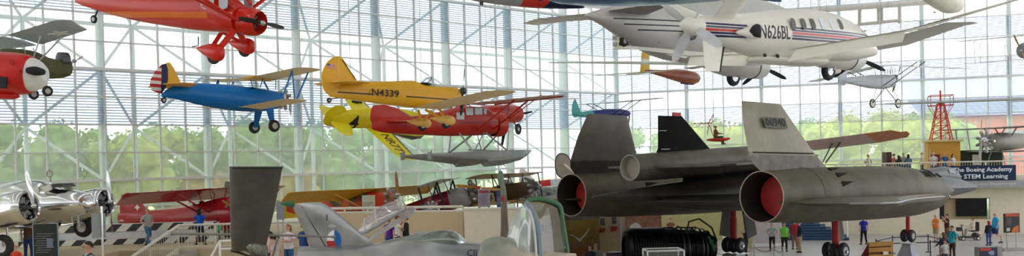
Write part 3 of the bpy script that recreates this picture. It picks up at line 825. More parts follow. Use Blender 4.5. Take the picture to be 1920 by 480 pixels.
# ---- bright red cabin monoplane, top left
SR = Rig((497, 42, 30.5), (138, 2, 34), 6, 'cabin_monoplane', 'bright red cabin monoplane with wheel spats and orange side band hanging at top left', 'aircraft')
O = SR.o; w1 = SR.b(400, 98, -1.15); w2 = SR.b(458, 86, 1.15)
redb = (.58, .018, .006); orb = (.72, .17, .02)
za = SR.b(200, 26, -.5).z; zb = SR.b(430, 30, -.6).z
sm = bandmat('red_orange_band', redb, [([('x', -7.2, -1.9), (-(zb - za) / 5.0, 0, 1, za + (zb - za) / 5.0 * 6.3 - .1, za + (zb - za) / 5.0 * 6.3 + .1)], orb)], .3, 0, .4)
rp_ = mat('stinson_red', redb, .3, coat=.4)
st = SR.fus([(142, -6, 5, .05), (165, -14, 14, .16), (200, -20, 25, .28), (250, -24, 38, .4), (300, -28, 47, .5), (340, -30, 53, .56), (380, -34, 58, .6), (410, -34, 60, .62), (430, -10, 62, .62), (455, 12, 64, .55)])
MB().body(st, 28, sub=2).build('fuselage', sm, O)
c = SR.b(470, 41)
c = SR.b(489, 43); c.x -= .9
MB().lathe([(-.25, .4), (0, .44), (.5, .46), (.75, .43), (.88, .36), (.8, .32), (.3, .3)], (c.x, 0, c.z), (1, 0, 0), 32, cap=(False, False)).build('engine_cowling', rp_, O)
MB().torus((c.x + .12, 0, c.z), (1, 0, 0), .445, .022, 32, 6).build('cowling_band', M_('black'), O.children[-1])
radial(O.children[-1], (c.x + .45, 0, c.z), (1, 0, 0), .34, 9)
prop(O, (c.x + .95, 0, c.z), (1, 0, 0), 1.15, 2, .12, .17, M_('black'))
MB().body([(-7.9, .2, .02, .02), (-7.9, .2, .02, .02)]).v
plate(O, spline([(-6.4, .25), (-7.0, 1.2), (-7.5, 1.7), (-8.0, 1.6), (-8.15, .8), (-8.0, .1), (-7.2, 0)]), .14, rp_, 'tail_fin')
for s_ in (-1, 1):
    plate(O, spline([(-6.3, s_ * .15), (-6.7, s_ * 1.4), (-7.1, s_ * 1.9), (-7.7, s_ * 1.6), (-7.9, s_ * .2)]), .1, rp_, 'tailplane', 2).location.z = .75
wings(O, -1.4, 1.35, 1.9, 6.3, -1.7, 1.75, 1.3, .28, rp_)
tw = SR.b(176, 36)
wheel(O, (tw.x, 0, tw.z), .15, .1); MB().tube([(tw.x, 0, tw.z), (tw.x + .2, 0, tw.z + .35), (tw.x + .35, 0, tw.z + .6)], .03, 8).build('tail_strut', M_('black'), O)
for s_, wq in ((-1, w1), (1, w2)):
    spat(O, (wq.x, wq.y, wq.z), rp_, 1.1, .19, .27, .26, M_('bronze'))
    struts(O, [((wq.x + .1, wq.y, wq.z), (wq.x + .25, s_ * .5, -.35), .09), ((wq.x - .1, wq.y, wq.z + .1), (wq.x - .35, s_ * .45, -.5), .06)], rp_, name='gear_strut', flat=1.3)
    a = V((wq.x + .3, s_ * .5, .0))
    struts(O, [(a, (-1.6, s_ * 3.2, 1.45), .055), (a + V((.1, 0, 0)), (-2.7, s_ * 3.1, 1.4), .055), ((-1.0, s_ * .45, .5), (-1.6, s_ * .5, 1.3), .05), ((-2.0, s_ * .5, .5), (-2.4, s_ * .5, 1.3), .06)], rp_, name='wing_strut', flat=1.3)
wg = mat('cabin_glass', (.45, .55, .6), .1)
for px0, px1, y0_, y1_ in ((376, 402, -10, 17), (410, 428, -10, 17)):
    q = [SR.b(x, y, -.6) for x, y in ((px0, y0_), (px1, y0_), (px1 - 2, y1_ - 3), (px1 - 7, y1_), (px0 + 7, y1_), (px0 + 1, y1_ - 5))]
    for s_ in (-1, 1): MB().prism([(p.x, s_ * .585, p.z) for p in q], (0, s_ * .03, 0)).build('cabin_window', wg, O)
MB().tube([(-2.5, -.3, -.7), (-2.5, -.3, -1.0), (-2.75, -.3, -1.05)], .02, 6).build('step', M_('black'), O)
cables(O, SR.M, [(-2, 1, 1.4), (-2, -1, 1.4)])

# ---- red racer nose at the left edge
RN = Rig((84, 137, 25), (-150, 126, 25.4), 0, 'racing_aircraft', 'red aircraft with white nose ring and black intake, cut by the left edge', 'aircraft')
O = RN.o; rr_ = mat('racer_red', (.55, .015, .01), .35, coat=.3); rw = mat('racer_white', (.75, .74, .68), .4)
st = RN.fus([(-150, 105, 145, .2), (-90, 100, 155, .38), (-30, 96, 172, .55), (0, 97, 176, .6), (30, 99, 177, .62), (46, 101, 177, .61), (55, 104, 175, .58), (60, 109, 170, .53), (62, 114, 165, .46)])
MB().body(st, 30, sub=2).build('fuselage', rr_, O)
x0 = RN.b(58, 138).x; zc = RN.b(60, 138).z
MB().lathe([(-.2, .45), (0, .45), (.12, .43), (.25, .36), (.36, .26), (.4, .14), (.37, .08)], (x0, 0, zc - .03), (1, 0, 0), 28).build('nose_ring', rw, O)
e = RN.b(69, 134, -.3)
MB().body([(e.x - .12, e.z, .1, .08, 2, -.5), (e.x + .06, e.z, .14, .12, 2, -.46), (e.x + .22, e.z - .01, .1, .08, 2, -.36)], 16).build('air_intake', M_('dark'), O)
a = RN.b(3, 155, -.62); MB().box((a.x, -.6, a.z), (.25, .06, .3)).build('hatch', M_('dark'), O)
a = RN.b(25, 119, -.5); MB().box((a.x, -.56, a.z), (.12, .02, .2)).build('latch', mat('dark_red', (.35, .01, .01), .5), O)
MB().body([(x0 - 1.7, zc - .6, .1, .05), (x0 - .9, zc - .62, .2, .1), (x0 - .45, zc - .6, .2, .1), (x0 - .35, zc - .6, .05, .05)], 14).build('belly_scoop', rr_, O)
for s_ in (-1, 1):
    plate(O, spline([(-2.9, s_ * .1), (-3.1, s_ * 1.0), (-3.5, s_ * 1.0), (-3.6, s_ * .1)]), .06, rr_, 'tailplane', 2)
cables(O, RN.M, [(-1.5, .3, .5), (-1.5, -.3, .5)])

# ---- olive observation aircraft with grey wing
OL = Rig((134, 119, 47), (-147, 108, 41.9), 0, 'observation_aircraft', 'olive drab high-wing aircraft with grey star-marked wing hanging behind the red racer', 'aircraft')
O = OL.o; ov = mat('olive_drab', (.11, .105, .045), .6, var=.15); gw = mat('grey_wing_fabric', (.40, .45, .49), .6, var=.05)
st = OL.fus([(-147, 104, 112, .06), (-80, 100, 122, .25), (-10, 92, 138, .38), (40, 92, 147, .42), (70, 98, 149, .42), (90, 108, 148, .42), (110, 112, 147, .4), (128, 113, 143, .34), (133, 116, 136, .2)])
MB().body([q[:4] + (2.6, 0) for q in st], 24, sub=2).build('fuselage', ov, O)
e = OL.b(128, 118)
MB().lathe([(-.5, .12), (-.45, .42), (-.05, .42), (0, .3)], (e.x, 0, e.z + .1), (1, 0, 0), 20).build('engine', M_('engine'), O)
prop(O, (.15, 0, e.z + .1), (1, 0, 0), .95, 2, .15, .14, M_('wood'))
zw = OL.b(60, 85, -.5).z
tip = OL.b(138, 52, -5.2)
wl = wings(O, -1.5, zw + .1, 1.6, 5.3, -1.5, tip.z, 1.45, .2, gw, inc=-.22)
stw = mat('insignia_white', (.75, .75, .75), .6)
for wq, s_ in ((wl[0], -1),):
    cx, cy = -2.3, -3.9; cz = zw + (tip.z - zw) * .72 - .02
    star = []
    for k in range(10):
        r_ = .5 if k % 2 == 0 else .2; t = PI / 2 + k * PI / 5
        star.append((cx + r_ * math.sin(t), cy + r_ * math.cos(t), cz - (r_ * math.cos(t)) * .13))
    MB().prism(star, (0, 0, -.02)).build('star_insignia', stw, wq)
for s_, px, py in ((-1, 89, 171), (1, 63, 177)):
    w_ = OL.b(px, py, s_ * .85)
    wheel(O, w_, .26, .16)
    struts(O, [((w_.x, w_.y - s_ * .08, w_.z), (w_.x + .25, s_ * .35, w_.z + .8), .05), ((w_.x, w_.y - s_ * .08, w_.z), (w_.x - .5, s_ * .35, w_.z + .8), .04)], M_('silver'), name='gear_strut')
    struts(O, [((-2.1, s_ * .4, -.35), (-1.75, s_ * 2.9, zw + (tip.z - zw) * .5), .05), ((-2.2, s_ * .4, -.35), (-2.7, s_ * 2.9, zw + (tip.z - zw) * .5), .05), ((-1.55, s_ * .3, .3), (-1.6, s_ * .5, zw), .035), ((-2.3, s_ * .3, .3), (-2.5, s_ * .5, zw), .035)], gw, name='wing_strut')
    MB().prism([(w_.x + .2, s_ * .4, w_.z + .8), (w_.x - .5, s_ * .4, w_.z + .8), (w_.x - .05, s_ * .75, w_.z + .15)], (0, .02, 0)).build('gear_fairing', gw, O)
plate(O, spline([(-6.2, .3), (-6.6, 1.1), (-7.0, 1.1), (-7.1, .2)]), .08, ov, 'tail_fin')
cables(O, OL.M, [(-2, .8, zw), (-2, -.8, zw)])

# ---- blue and yellow biplane trainer
ST = Rig.fixed((-11.67, 49.64, 9.27), 45.7, -2.7, .9, 'biplane', 'blue biplane with cream wings and red and white striped rudder', 'aircraft')
O = ST.o; bl = mat('trainer_blue', (.0, .16, .50), .35, var=.06, coat=.2); yw = mat('cream_yellow_fabric', (.92, .80, .52), .55, var=.05); yl = mat('trainer_yellow', (.8, .42, .03), .45, var=.04)
st = ST.fus([(303, 176, 182, .05), (330, 157, 186, .2), (370, 156, 196, .34), (410, 158, 204, .42), (440, 160, 208, .46), (470, 164, 210, .48), (500, 168, 208, .48), (522, 172, 203, .42), (532, 176, 198, .3)])
MB().body(st, 26, sub=2).build('fuselage', bl, O)
za = ST.b(300, 185).z
rb = bandmat('striped_rudder', (.78, .75, .7), [([('z', 0, .078, .154, 0)], (.55, .03, .03)), ([('x', -6.98, -6.0)], (.02, .02, .08))], .5, 0, 0)
R1 = [ST.b(*p) for p in ((313, 119), (303, 121), (291, 133), (282, 150), (281, 160), (285, 170), (299, 175), (303, 176), (310, 165), (318, 150), (318, 125))]
plate(O, [(p.x, p.z) for p in R1], .1, rb, 'rudder')
F1 = [ST.b(*p) for p in ((318, 117), (326, 128), (340, 157), (325, 168), (312, 166), (311, 118))]
plate(O, [(p.x, p.z) for p in F1], .1, yl, 'tail_fin')
tz = ST.b(350, 160, -.8)
for s_ in (-1, 1): plate(O, spline([(-5.6, s_ * .1), (-5.85, s_ * 1.3), (-6.2, s_ * 1.85), (-6.8, s_ * 1.8), (-7.0, s_ * .2)]), .08, yl, 'tailplane', 2).location.z = tz.z
t1 = ST.b(586, 128, -4.9); t2 = ST.b(563, 187, -4.75)
zu = ST.b(478, 150, -.4).z + .12
wu = wings(O, -1.0, zu, 1.45, 4.95, -1.15, t1.z, 1.4, .16, yw, 'upper_wing', y0=0)
MB().box((-1.75, 0, zu + .02), (1.3, 1.0, .12)).build('fuel_tank', yl, O)
zl = ST.b(520, 208, -.6).z + .05
wings(O, -1.7, zl, 1.45, 4.8, -1.8, t2.z, 1.4, .16, yw, 'lower_wing')
for s_ in (-1, 1):
    y = s_ * 3.6; zz = lambda z0, z1, t: z0 + (z1 - z0) * t
    u = zz(zu, t1.z, .72); l = zz(zl, t2.z, .74)
    struts(O, [((-1.9, y, l), (-1.2, y, u), .05), ((-2.7, y, l), (-2.1, y, u), .05), ((-1.9, y, l + .05), (-2.1, y, u), .04), ((-1.0, s_ * .35, .35), (-1.15, s_ * .6, zu), .05), ((-1.9, s_ * .35, .35), (-1.9, s_ * .6, zu), .04)], bl, name='wing_strut')
for s_, px, py in ((-1, 514, 236), (1, 477, 239)):
    w_ = ST.b(px, py, s_ * .95)
    wheel(O, w_, .32, .22, (0, 1, 0), .5)
    MB().foil([((w_.x + .12, w_.y * .88, w_.z), V((-.25, 0, 0)), .14), ((w_.x + .25, s_ * .4, -.35), V((-.55, 0, 0)), .25)], up=(0, 1, 0)).build('gear_leg', bl, O)
w_ = ST.b(307, 188); wheel(O, w_, .14, .1); MB().tube([w_, w_ + V((.1, 0, .2)), w_ + V((.3, 0, .35))], .03, 6).build('tail_strut', M_('black'), O)
e = ST.b(532, 187)
radial(O, (e.x + .05, 0, e.z), (1, 0, 0), .56, 7, M_('engine'), cyl_r=.09)
prop(O, (e.x + .42, 0, e.z), (1, 0, 0), 1.2, 2, 1.5, .18, M_('alu'))
MB().lathe([(-.2, .45), (-.12, .47), (-.05, .42)], (e.x - .05, 0, e.z), (1, 0, 0), 24).build('engine_ring', M_('cream'), O)
gl = glassy('windshield', (.75, .8, .8), .25, (.7, .8, .85), .1)
for px in (447, 478):
    a = ST.b(px, 160); MB().body([(a.x - .25, a.z + .0, .24, .2), (a.x, a.z + .02, .22, .24), (a.x + .2, a.z - .05, .12, .1)], 14, cap=(False, True)).build('windshield', gl, O)
for px in (440, 469):
    a = ST.b(px, 165); MB().torus((a.x, 0, a.z), (0, 0, 1), .24, .03, 20, 6).build('cockpit_rim', M_('dark'), O)
cables(O, ST.M, [(-1.6, .6, zu), (-1.6, -.6, zu), (-5.5, 0, .3)])

# ---- yellow low wing monoplane
FB = Rig.fixed((-1.82, 33.35, 8.13), 40.7, -.8, 1.8, 'low_wing_monoplane', 'yellow single-seat monoplane with black registration N4339 on its side', 'aircraft')
O = FB.o; ye = (.80, .42, .015)
za = FB.b(640, 173, -.1).z; xa = FB.b(640, 173, -.1).x; zb = FB.b(850, 187, -.35).z; xb = FB.b(850, 187, -.35).x; k = (zb - za) / (xb - xa)
fy = bandmat('flyer_yellow', ye, [([('x', -4.9, -3.66), (-k, 0, 1, za - k * xa - .022, za - k * xa + .022)], (.03, .01, 0)), ([('x', -2.42, -.6), (-k, 0, 1, za - k * xa - .022, za - k * xa + .022)], (.03, .01, 0))], .35, 0, .3)
fyp = mat('flyer_yellow_plain', ye, .4, var=.05, coat=.2)
st = FB.fus([(618, 165, 182, .03), (640, 158, 184, .08), (670, 154, 189, .16), (700, 153, 193, .22), (740, 152, 198, .28), (772, 151, 202, .3), (790, 158, 204, .3), (820, 162, 203, .3), (845, 163, 199, .29), (856, 166, 194, .26), (860, 172, 188, .15)])
MB().body([q[:4] + (3.0, 0) for q in st], 24, sub=2).build('fuselage', fy, O)
F1 = [FB.b(*p) for p in ((633, 105), (622, 109), (611, 120), (604, 136), (603, 152), (607, 168), (616, 178), (628, 181), (640, 176), (668, 152), (655, 132), (643, 110))]
plate(O, spline([(p.x, p.z) for p in F1], 2), .08, fyp, 'tail_fin')
fin = O.children[-1]
MB().tube([FB.b(634, 105, -.04), FB.b(634, 176, -.05)], .012, 5).build('rudder_hinge', mat('tan_trim', (.8, .6, .3), .5), fin)
MB().tube([FB.b(642, 112, -.04), FB.b(668, 150, -.05)], .014, 5).build('fin_edge', mat('brown_trim', (.1, .03, .0), .5), fin)
fl_ = FB.b(621, 124, -.05)
MB().box((fl_.x, -.045, fl_.z), (.26, .01, .15)).build('flag', bandmat('flag_paint', (.75, .6, .55), [([('z', 0, .01, .02, 0)], (.6, .1, .1)), ([('x', fl_.x - .14, fl_.x - .03), ('z', fl_.z, fl_.z + .1)], (.1, .1, .3))], .5), fin)
tz = FB.b(640, 154, -.5).z
for s_ in (-1, 1): plate(O, spline([(-4.05, s_ * .08), (-4.2, s_ * .85), (-4.55, s_ * 1.15), (-5.1, s_ * 1.1), (-5.3, s_ * .5), (-5.1, s_ * .05)]), .06, fyp, 'tailplane', 2).location.z = tz
t1 = FB.b(952, 170, -4.27)
fw_ = mat('flyer_wing_fabric', (.90, .72, .40), .5, var=.05)
zr = FB.b(790, 205, -.5).z
wings(O, -.75, zr + .06, 1.35, 4.3, -.8, t1.z, 1.25, .16, fw_, y0=.1)
for s_, px, py in ((-1, 836, 226), (1, 791, 231)):
    w_ = FB.b(px, py, s_ * .9)
    spat(O, (w_.x, w_.y, w_.z), mat('spat_tan', (.78, .47, .12), .4, coat=.2), .98, .15, .17, .2)
    struts(O, [(w_, (w_.x + .1, s_ * .45, zr), .045), (w_, (w_.x - .5, s_ * .4, zr), .045)], fyp, name='gear_strut', flat=1)
    struts(O, [((w_.x - .1, w_.y, w_.z), (-1.1, s_ * 2.4, zr + (t1.z - zr) * .55), .006)], M_('wire'), name='brace_wire', flat=1)
w_ = FB.b(617, 188); wheel(O, w_, .085, .07); MB().tube([w_, w_ + V((.12, 0, .05)), w_ + V((.35, 0, .1))], .025, 6).build('tail_strut', M_('steel'), O)
a = FB.b(803, 158); MB().tube([(a.x - .2, -.22, a.z), (a.x + .05, -.16, a.z + .22), (a.x + .05, .16, a.z + .22), (a.x - .2, .22, a.z)], .015, 6).build('windshield_frame', M_('black'), O)
MB().body([(a.x - .16, a.z + .02, .24, .2), (a.x + .08, a.z + .05, .2, .18), (a.x + .3, a.z - .06, .1, .06)], 14, cap=(False, True)).build('windshield', gl, O)
MB().body([(a.x - .55, a.z - .02, .2, .03), (a.x - .2, a.z - .0, .24, .06), (a.x, a.z, .2, .05)], 14).build('cockpit_opening', M_('dark'), O)
a = FB.b(855, 172)
for s_ in (-1, 1): MB().lathe([(0, .09), (.05, .12), (.08, .08), (.12, .12), (.15, .08), (.2, .11), (.26, .05)], (a.x + .1, s_ * .16, a.z + .02), (0, s_, 0), 12).build('engine_cylinder', M_('engine'), O)
prop(O, (a.x + .3, 0, a.z), (1, 0, 0), .85, 2, 1.45, .13, M_('black'))
conform(text('N4339', .32, mat('brown_black', (.03, .012, .005), .5), 'registration_lettering', O, frame((FB.b(723, 175, -.3).x, -.305, FB.b(723, 175, -.3).z), (1, 0, k * .8), (0, 0, 1)), .004, width=FB.b(749, 175, -.3).x - FB.b(698, 172, -.3).x, bold=.003), FB.o.children[0])
cables(O, FB.M, [(-1.4, .3, .3), (-1.4, -.3, .3), (-4.4, 0, .3)])

# ---- yellow racer with the number 4, banked behind
YR = Rig((800, 242, 56), (612, 224, 51), 35, 'racing_monoplane', 'yellow and black racing aircraft, number 4 and NR77V, banked behind the yellow monoplane', 'aircraft')
O = YR.o; yy_ = mat('racer_yellow', (.85, .72, .02), .35, var=.05, coat=.3); nb = M_('black')
yb = bandmat('racer_yellow_black', (.85, .72, .02), [([('x', -4.6, 0), ('z', -.8, -.3)], (.02, .02, .02))], .35, 0, .3)
st = YR.fus([(620, 218, 232, .12), (645, 206, 242, .3), (670, 203, 240, .42), (700, 202, 240, .5), (740, 204, 250, .55), (780, 212, 262, .5), (796, 225, 256, .3)])
MB().body(st, 24, sub=2).build('fuselage', yb, O)
plate(O, spline([(-5.6, .1), (-6.1, .75), (-6.6, .95), (-7.1, .7), (-7.25, .1), (-7.0, -.35), (-6.2, -.3)]), .1, yy_, 'tail_fin')
for s_ in (-1, 1): plate(O, spline([(-5.7, s_ * .1), (-6.0, s_ * 1.2), (-6.35, s_ * 1.5), (-6.8, s_ * 1.4), (-6.9, s_ * .2)]), .08, yy_, 'tailplane', 2)
yw2 = bandmat('racer_wing', (.85, .72, .02), [([('x', -3.15, 0)], (.12, .13, .15))], .4, 0, .2)
ws = wings(O, -2.9, -.1, 1.7, 3.6, -3.0, .0, 1.3, .16, yw2)
conform(text('NR77V', .75, mat('dark_brown_letter', (.10, .05, .02), .5), 'registration_lettering', ws[0], frame((-3.8, -2.2, -.09), (0, -1, 0), (-1, 0, 0)), .004, width=2.3, bold=.01), ws[0], 2, -1) if 0 else conform(text('NR77V', .75, mat('dark_brown_letter', (.10, .05, .02), .5), 'registration_lettering', ws[0], frame((-3.8, -2.2, .09), (0, -1, 0), (1, 0, 0)), .004, width=2.3, bold=.01), ws[0], 2, 1)
conform(text('4', 1.15, nb, 'number_lettering', O, frame((-5.5, -.42, .12), (1, 0, .1), (0, 0, 1)), .004, bold=.02), O.children[0])
text('4', .9, nb, 'number_lettering', ws[1], frame((-3.8, 2.4, .09), (0, -1, 0), (1, 0, 0)), .05, bold=.02)
w_ = YR.b(627, 235); wheel(O, w_, .12, .08); MB().tube([w_, w_ + V((.2, 0, .2))], .03, 6).build('tail_strut', nb, O)
MB().body([(-5.2, .35, .05, .03), (-4.9, .42, .12, .1), (-4.6, .45, .12, .1), (-4.4, .42, .05, .05)], 12).build('canopy', M_('bronze'), O)
prop(O, (.1, 0, 0), (1, 0, 0), 1.0, 2, 1.2, .16, nb)
cables(O, YR.M, [(-3.5, 0, .4), (-5.8, 0, .2)])

# ---- red floatplane
FP = Rig.fixed((-.12, 48.0, 7.77), 40.7, 1.5, 2.8, 'floatplane', 'red cabin floatplane hung on two long grey floats', 'aircraft')
O = FP.o; rf_ = mat('floatplane_red', (.50, .025, .01), .4, var=.08, coat=.2)
fr_ = bandmat('floatplane_paint', (.50, .025, .01), [([('x', -3.6, -.6), ('z', -.12, -.07)], (.12, .01, .01))], .4, 0, .2)
st = FP.fus([(697, 232, 242, .05), (715, 222, 248, .15), (750, 219, 251, .3), (790, 216, 253, .42), (830, 208, 255, .5), (862, 200, 255, .55), (900, 200, 254, .56), (920, 210, 252, .54), (926, 214, 250, .5)])
MB().body([q[:4] + (2.5, 0) for q in st], 28, sub=2).build('fuselage', fr_, O)
a = FP.b(925, 234)
cw = MB().lathe([(0, .55), (.02, .6), (.4, .62), (.62, .56), (.68, .45), (.5, .4), (.1, .4)], (a.x - .05, 0, a.z), (1, 0, 0), 28, cap=(False, False)).build('engine_cowling', rf_, O)
radial(cw, (a.x + .3, 0, a.z), (1, 0, 0), .5, 9)
prop(O, (a.x + .8, 0, a.z), (1, 0, 0), 1.2, 2, 1.3, .18, M_('black'))
F1 = [FP.b(*p) for p in ((696, 205), (700, 198), (720, 196), (745, 203), (770, 219), (740, 232), (712, 246), (700, 240), (694, 222))]
plate(O, [(p.x, p.z) for p in F1], .1, rf_, 'tail_fin')
tz = FP.b(740, 227, -.8).z
for s_ in (-1, 1): plate(O, spline([(-6.2, s_ * .1), (-6.5, s_ * 1.3), (-6.9, s_ * 1.6), (-7.3, s_ * 1.3), (-7.4, s_ * .1)]), .08, rf_, 'tailplane', 2).location.z = tz
t1 = FP.b(1055, 179, -6)
fwm = mat('floatplane_wing', (.72, .38, .3), .5, var=.06)
zr = FP.b(870, 197, -.5).z + .05
wl = wings(O, -1.2, zr, 1.8, 6.0, -1.5, t1.z, 1.4, .2, fwm)
for wq, s_ in zip(wl, (-1, 1)): MB().tube([(-1.2, s_ * .4, zr), (-1.5, s_ * 5.6, zr + (t1.z - zr) * .95)], .07, 6).build('wing_edge', rf_, wq)
wgp = mat('floatplane_window', (.5, .56, .56), .12)
for px0, px1, y0_, y1_ in ((856, 870, 211, 224), (874, 887, 203, 216), (890, 904, 202, 215), (907, 912, 203, 214)):
    q = [FP.b(x, y, -.53) for x, y in ((px0, y0_), (px1, y0_), (px1, y1_), (px0, y1_))]
    MB().prism([(p.x, -.5, p.z) for p in q], (0, -.06, 0)).build('cabin_window', wgp, O)
flo = mat('float_grey', (.32, .33, .32), .4, .3, var=.08); flk = mat('float_keel_dark', (.17, .15, .12), .5, .1)
for s_, bow, ster in ((-1, (996, 292), (808, 287)), (1, (943, 294), (757, 288))):
    y = s_ * 1.25
    b0 = FP.b(*bow, y); b1 = FP.b(*ster, y); L0 = b0.x - b1.x; zt = (b0.z + b1.z) / 2 + .12
    rings = []
    for t, w_, dk, kl in ((0, .03, 0, .1), (.04, .14, .02, .28), (.12, .28, .04, .5), (.3, .38, .05, .68), (.46, .4, .05, .72), (.50, .4, .05, .72), (.505, .38, .05, .58), (.75, .28, .04, .36), (.96, .12, .02, .16), (1, .03, 0, .12)):
        x = b0.x - L0 * t
        rings.append([(x, y, zt + dk), (x, y + w_ * .7, zt + dk * .5), (x, y + w_, zt - kl * .35), (x, y + w_ * .95, zt - kl * .6), (x, y, zt - kl), (x, y - w_ * .95, zt - kl * .6), (x, y - w_, zt - kl * .35), (x, y - w_ * .7, zt + dk * .5)])
    fo_ = MB().loft(rings).build('float', flo, O, smooth=25)
    MB().box((b1.x - .08, y, zt - .05), (.2, .04, .35)).tube([(b1.x + .02, y, zt - .2), (b1.x + .02, y, zt + .2)], .05, 10).build('water_rudder', flo, fo_)
    for f_, fx in ((.24, -.4), (.24, -2.0), (.58, -2.0), (.58, -3.6)):
        MB().tube([(b0.x - L0 * f_, y - s_ * .1, zt), (fx + b0.x * .3, s_ * .35, -.55)], .045, 8, flat=.6).build('float_strut', flo, O)
MB().tube([(-1.6, -1.25, FP.b(900, 285, -1.25).z), (-1.6, 1.25, FP.b(900, 285, -1.25).z)], .04, 8).build('spreader_bar', flo, O)
for s_ in (-1, 1):
    struts(O, [((-1.4, s_ * .5, -.45), (-1.6, s_ * 3.4, zr + (t1.z - zr) * .55), .05), ((-2.4, s_ * .5, -.45), (-2.5, s_ * 3.4, zr + (t1.z - zr) * .55), .05)], rf_, name='wing_strut')
cables(O, FP.M, [(-2, .8, zr), (-2, -.8, zr)])

# ---- second red nose just beyond the floatplane
R2 = Rig((972, 214, 56), (880, 214, 51.5), 0, 'cabin_aircraft', 'red aircraft with pale wing and dangling wheel behind the nose of the floatplane', 'aircraft')
O = R2.o
MB().body([(-6.3, .1, .05, .1), (-5, .05, .25, .3), (-3, 0, .45, .5), (-1.6, 0, .5, .55), (-.9, 0, .5, .52)], 24).build('fuselage', rf_, O)
c2 = MB().lathe([(-.95, .5), (-.6, .55), (-.2, .5), (-.12, .4), (-.4, .35)], (0, 0, 0), (1, 0, 0), 24, cap=(False, False)).build('engine_cowling', rf_, O)
radial(c2, (-.35, 0, 0), (1, 0, 0), .45, 7)
prop(O, (.05, 0, 0), (1, 0, 0), .95, 2, .1, .16, M_('black'))
t1 = R2.b(1052, 184, -5.2)
wings(O, -1.6, .75, 1.4, 5.2, -1.8, t1.z, 1.1, .15, mat('pale_pink_wing', (.75, .6, .58), .5))
plate(O, spline([(-5.4, .2), (-5.9, 1.0), (-6.3, 1.0), (-6.5, .1)]), .08, rf_, 'tail_fin')
for s_ in (-1, 1):
    wheel(O, (-1.1, s_ * .6, -.9), .33, .1, (0, 1, 0), .3); struts(O, [((-1.1, s_ * .55, -.9), (-1.2, s_ * .3, -.3), .04)], rf_, name='gear_strut')
    struts(O, [((-1.8, s_ * .4, -.3), (-2.1, s_ * 2.8, .95), .03)], rf_, name='wing_strut')
cables(O, R2.M, [(-2, .5, .75), (-2, -.5, .75)])

# ---- teal and blue light aircraft with translucent wing, far back
TE = Rig.fixed((8.52, 67.08, 8.89), 36.6, 1.6, .7, 'light_aircraft', 'small teal and blue aircraft with white wing hanging beyond the far tail fin', 'aircraft')
O = TE.o; te = bandmat('teal_blue', (.03, .04, .2), [([('x', -6, -3.6)], (.08, .42, .42))], .4, 0, .2)
MB().body([(-5.3, 0, .04, .1), (-4.6, 0, .12, .18), (-3.2, .02, .25, .26), (-1.8, .05, .3, .3), (-.8, .04, .3, .28), (-.2, 0, .22, .2)], 20).build('fuselage', te, O)
plate(O, spline([(-4.6, .1), (-4.95, .85), (-5.15, 1.05), (-5.4, .5), (-5.35, -.1), (-4.9, -.15)]), .06, mat('teal_paint', (.08, .42, .42), .4), 'tail_fin')
t1 = TE.b(1237, 184, -4.7)
tww = mat('white_wing_fabric', (.72, .76, .78), .6, var=.03)
wings(O, -.9, .78, 1.4, 4.7, -1.0, t1.z, 1.3, .12, tww)
for s_ in (-1, 1):
    struts(O, [((-1.2, s_ * .25, -.1), (-1.3, s_ * 2.4, .8), .03), ((-2.0, s_ * .25, -.1), (-2.0, s_ * 2.4, .8), .03)], M_('black'), name='wing_strut')
    plate(O, spline([(-4.5, s_ * .05), (-4.7, s_ * .9), (-5.2, s_ * .9), (-5.2, s_ * .05)]), .05, mat('teal_paint', (.08, .42, .42), .4), 'tailplane', 2)
prop(O, (-.05, 0, 0), (1, 0, 0), .75, 2, 1.4, .12, M_('wood'))
cables(O, TE.M, [(-1.5, .4, .8), (-1.5, -.4, .8)])

# ---- silver open monoplane with bare wheels
FL = Rig.fixed((24.61, 59.94, 10.23), 33.1, 2.9, 1.0, 'parasol_monoplane', 'silver open-cockpit monoplane with two spoked wheels hanging above the orange wing', 'aircraft')
O = FL.o; si = mat('silver_fabric', (.42, .45, .47), .5, .15, var=.06); siw = mat('silver_white_wing', (.72, .74, .75), .5, var=.03)
MB().body([(-5.5, .15, .03, .05), (-4.5, .1, .12, .22, 3), (-2.8, 0, .27, .4, 3), (-1.5, -.05, .3, .45, 3), (-.6, -.02, .28, .4, 3), (-.4, 0, .26, .35, 3)], 20).build('fuselage', si, O)
plate(O, spline([(-4.9, .2), (-5.0, .9), (-5.3, 1.15), (-5.6, .9), (-5.65, .1), (-5.2, -.2)]), .06, si, 'rudder')
for s_ in (-1, 1): plate(O, spline([(-4.5, s_ * .05), (-4.7, s_ * 1.4), (-5.3, s_ * 1.4), (-5.4, s_ * .1)]), .05, siw, 'tailplane', 2)
t1 = FL.b(1825, 128, -5.6); t0 = FL.b(1515, 155, 5.3)
wings(O, -.6, .95, 1.5, 5.6, -.6, (t1.z + t0.z) / 2, 1.45, .14, siw)
MB().lathe([(-.1, .1), (0, .2), (.25, .2), (.3, .05)], (-.4, 0, .2), (1, 0, 0), 14).build('engine', M_('engine'), O)
for k_ in range(5): MB().tube([(-.3 - k_ * .25, -.12, .42), (-.3 - k_ * .25, -.12, .75)], .02, 6).build('engine_stack', M_('engine'), O)
prop(O, (.05, 0, .15), (1, 0, 0), .95, 2, 1.2, .13, M_('wood'))
for s_ in (-1, 1):
    w_ = FL.b(1684 if s_ < 0 else 1636, 194, s_ * .8)
    wheel(O, w_, .3, .08, (0, 1, 0), .75, M_('cream'))
    struts(O, [(w_, (w_.x + .5, s_ * .2, -.4), .025), (w_, (w_.x - .4, s_ * .2, -.4), .025), ((-1.0, s_ * .3, -.3), (-1.0, s_ * 2.7, 1.0), .025), ((-1.8, s_ * .3, -.3), (-1.8, s_ * 2.7, 1.0), .025), ((-.9, s_ * .2, .3), (-.9, s_ * .3, .95), .02), ((-1.8, s_ * .2, .3), (-1.8, s_ * .3, .95), .02)], M_('black'), name='strut')
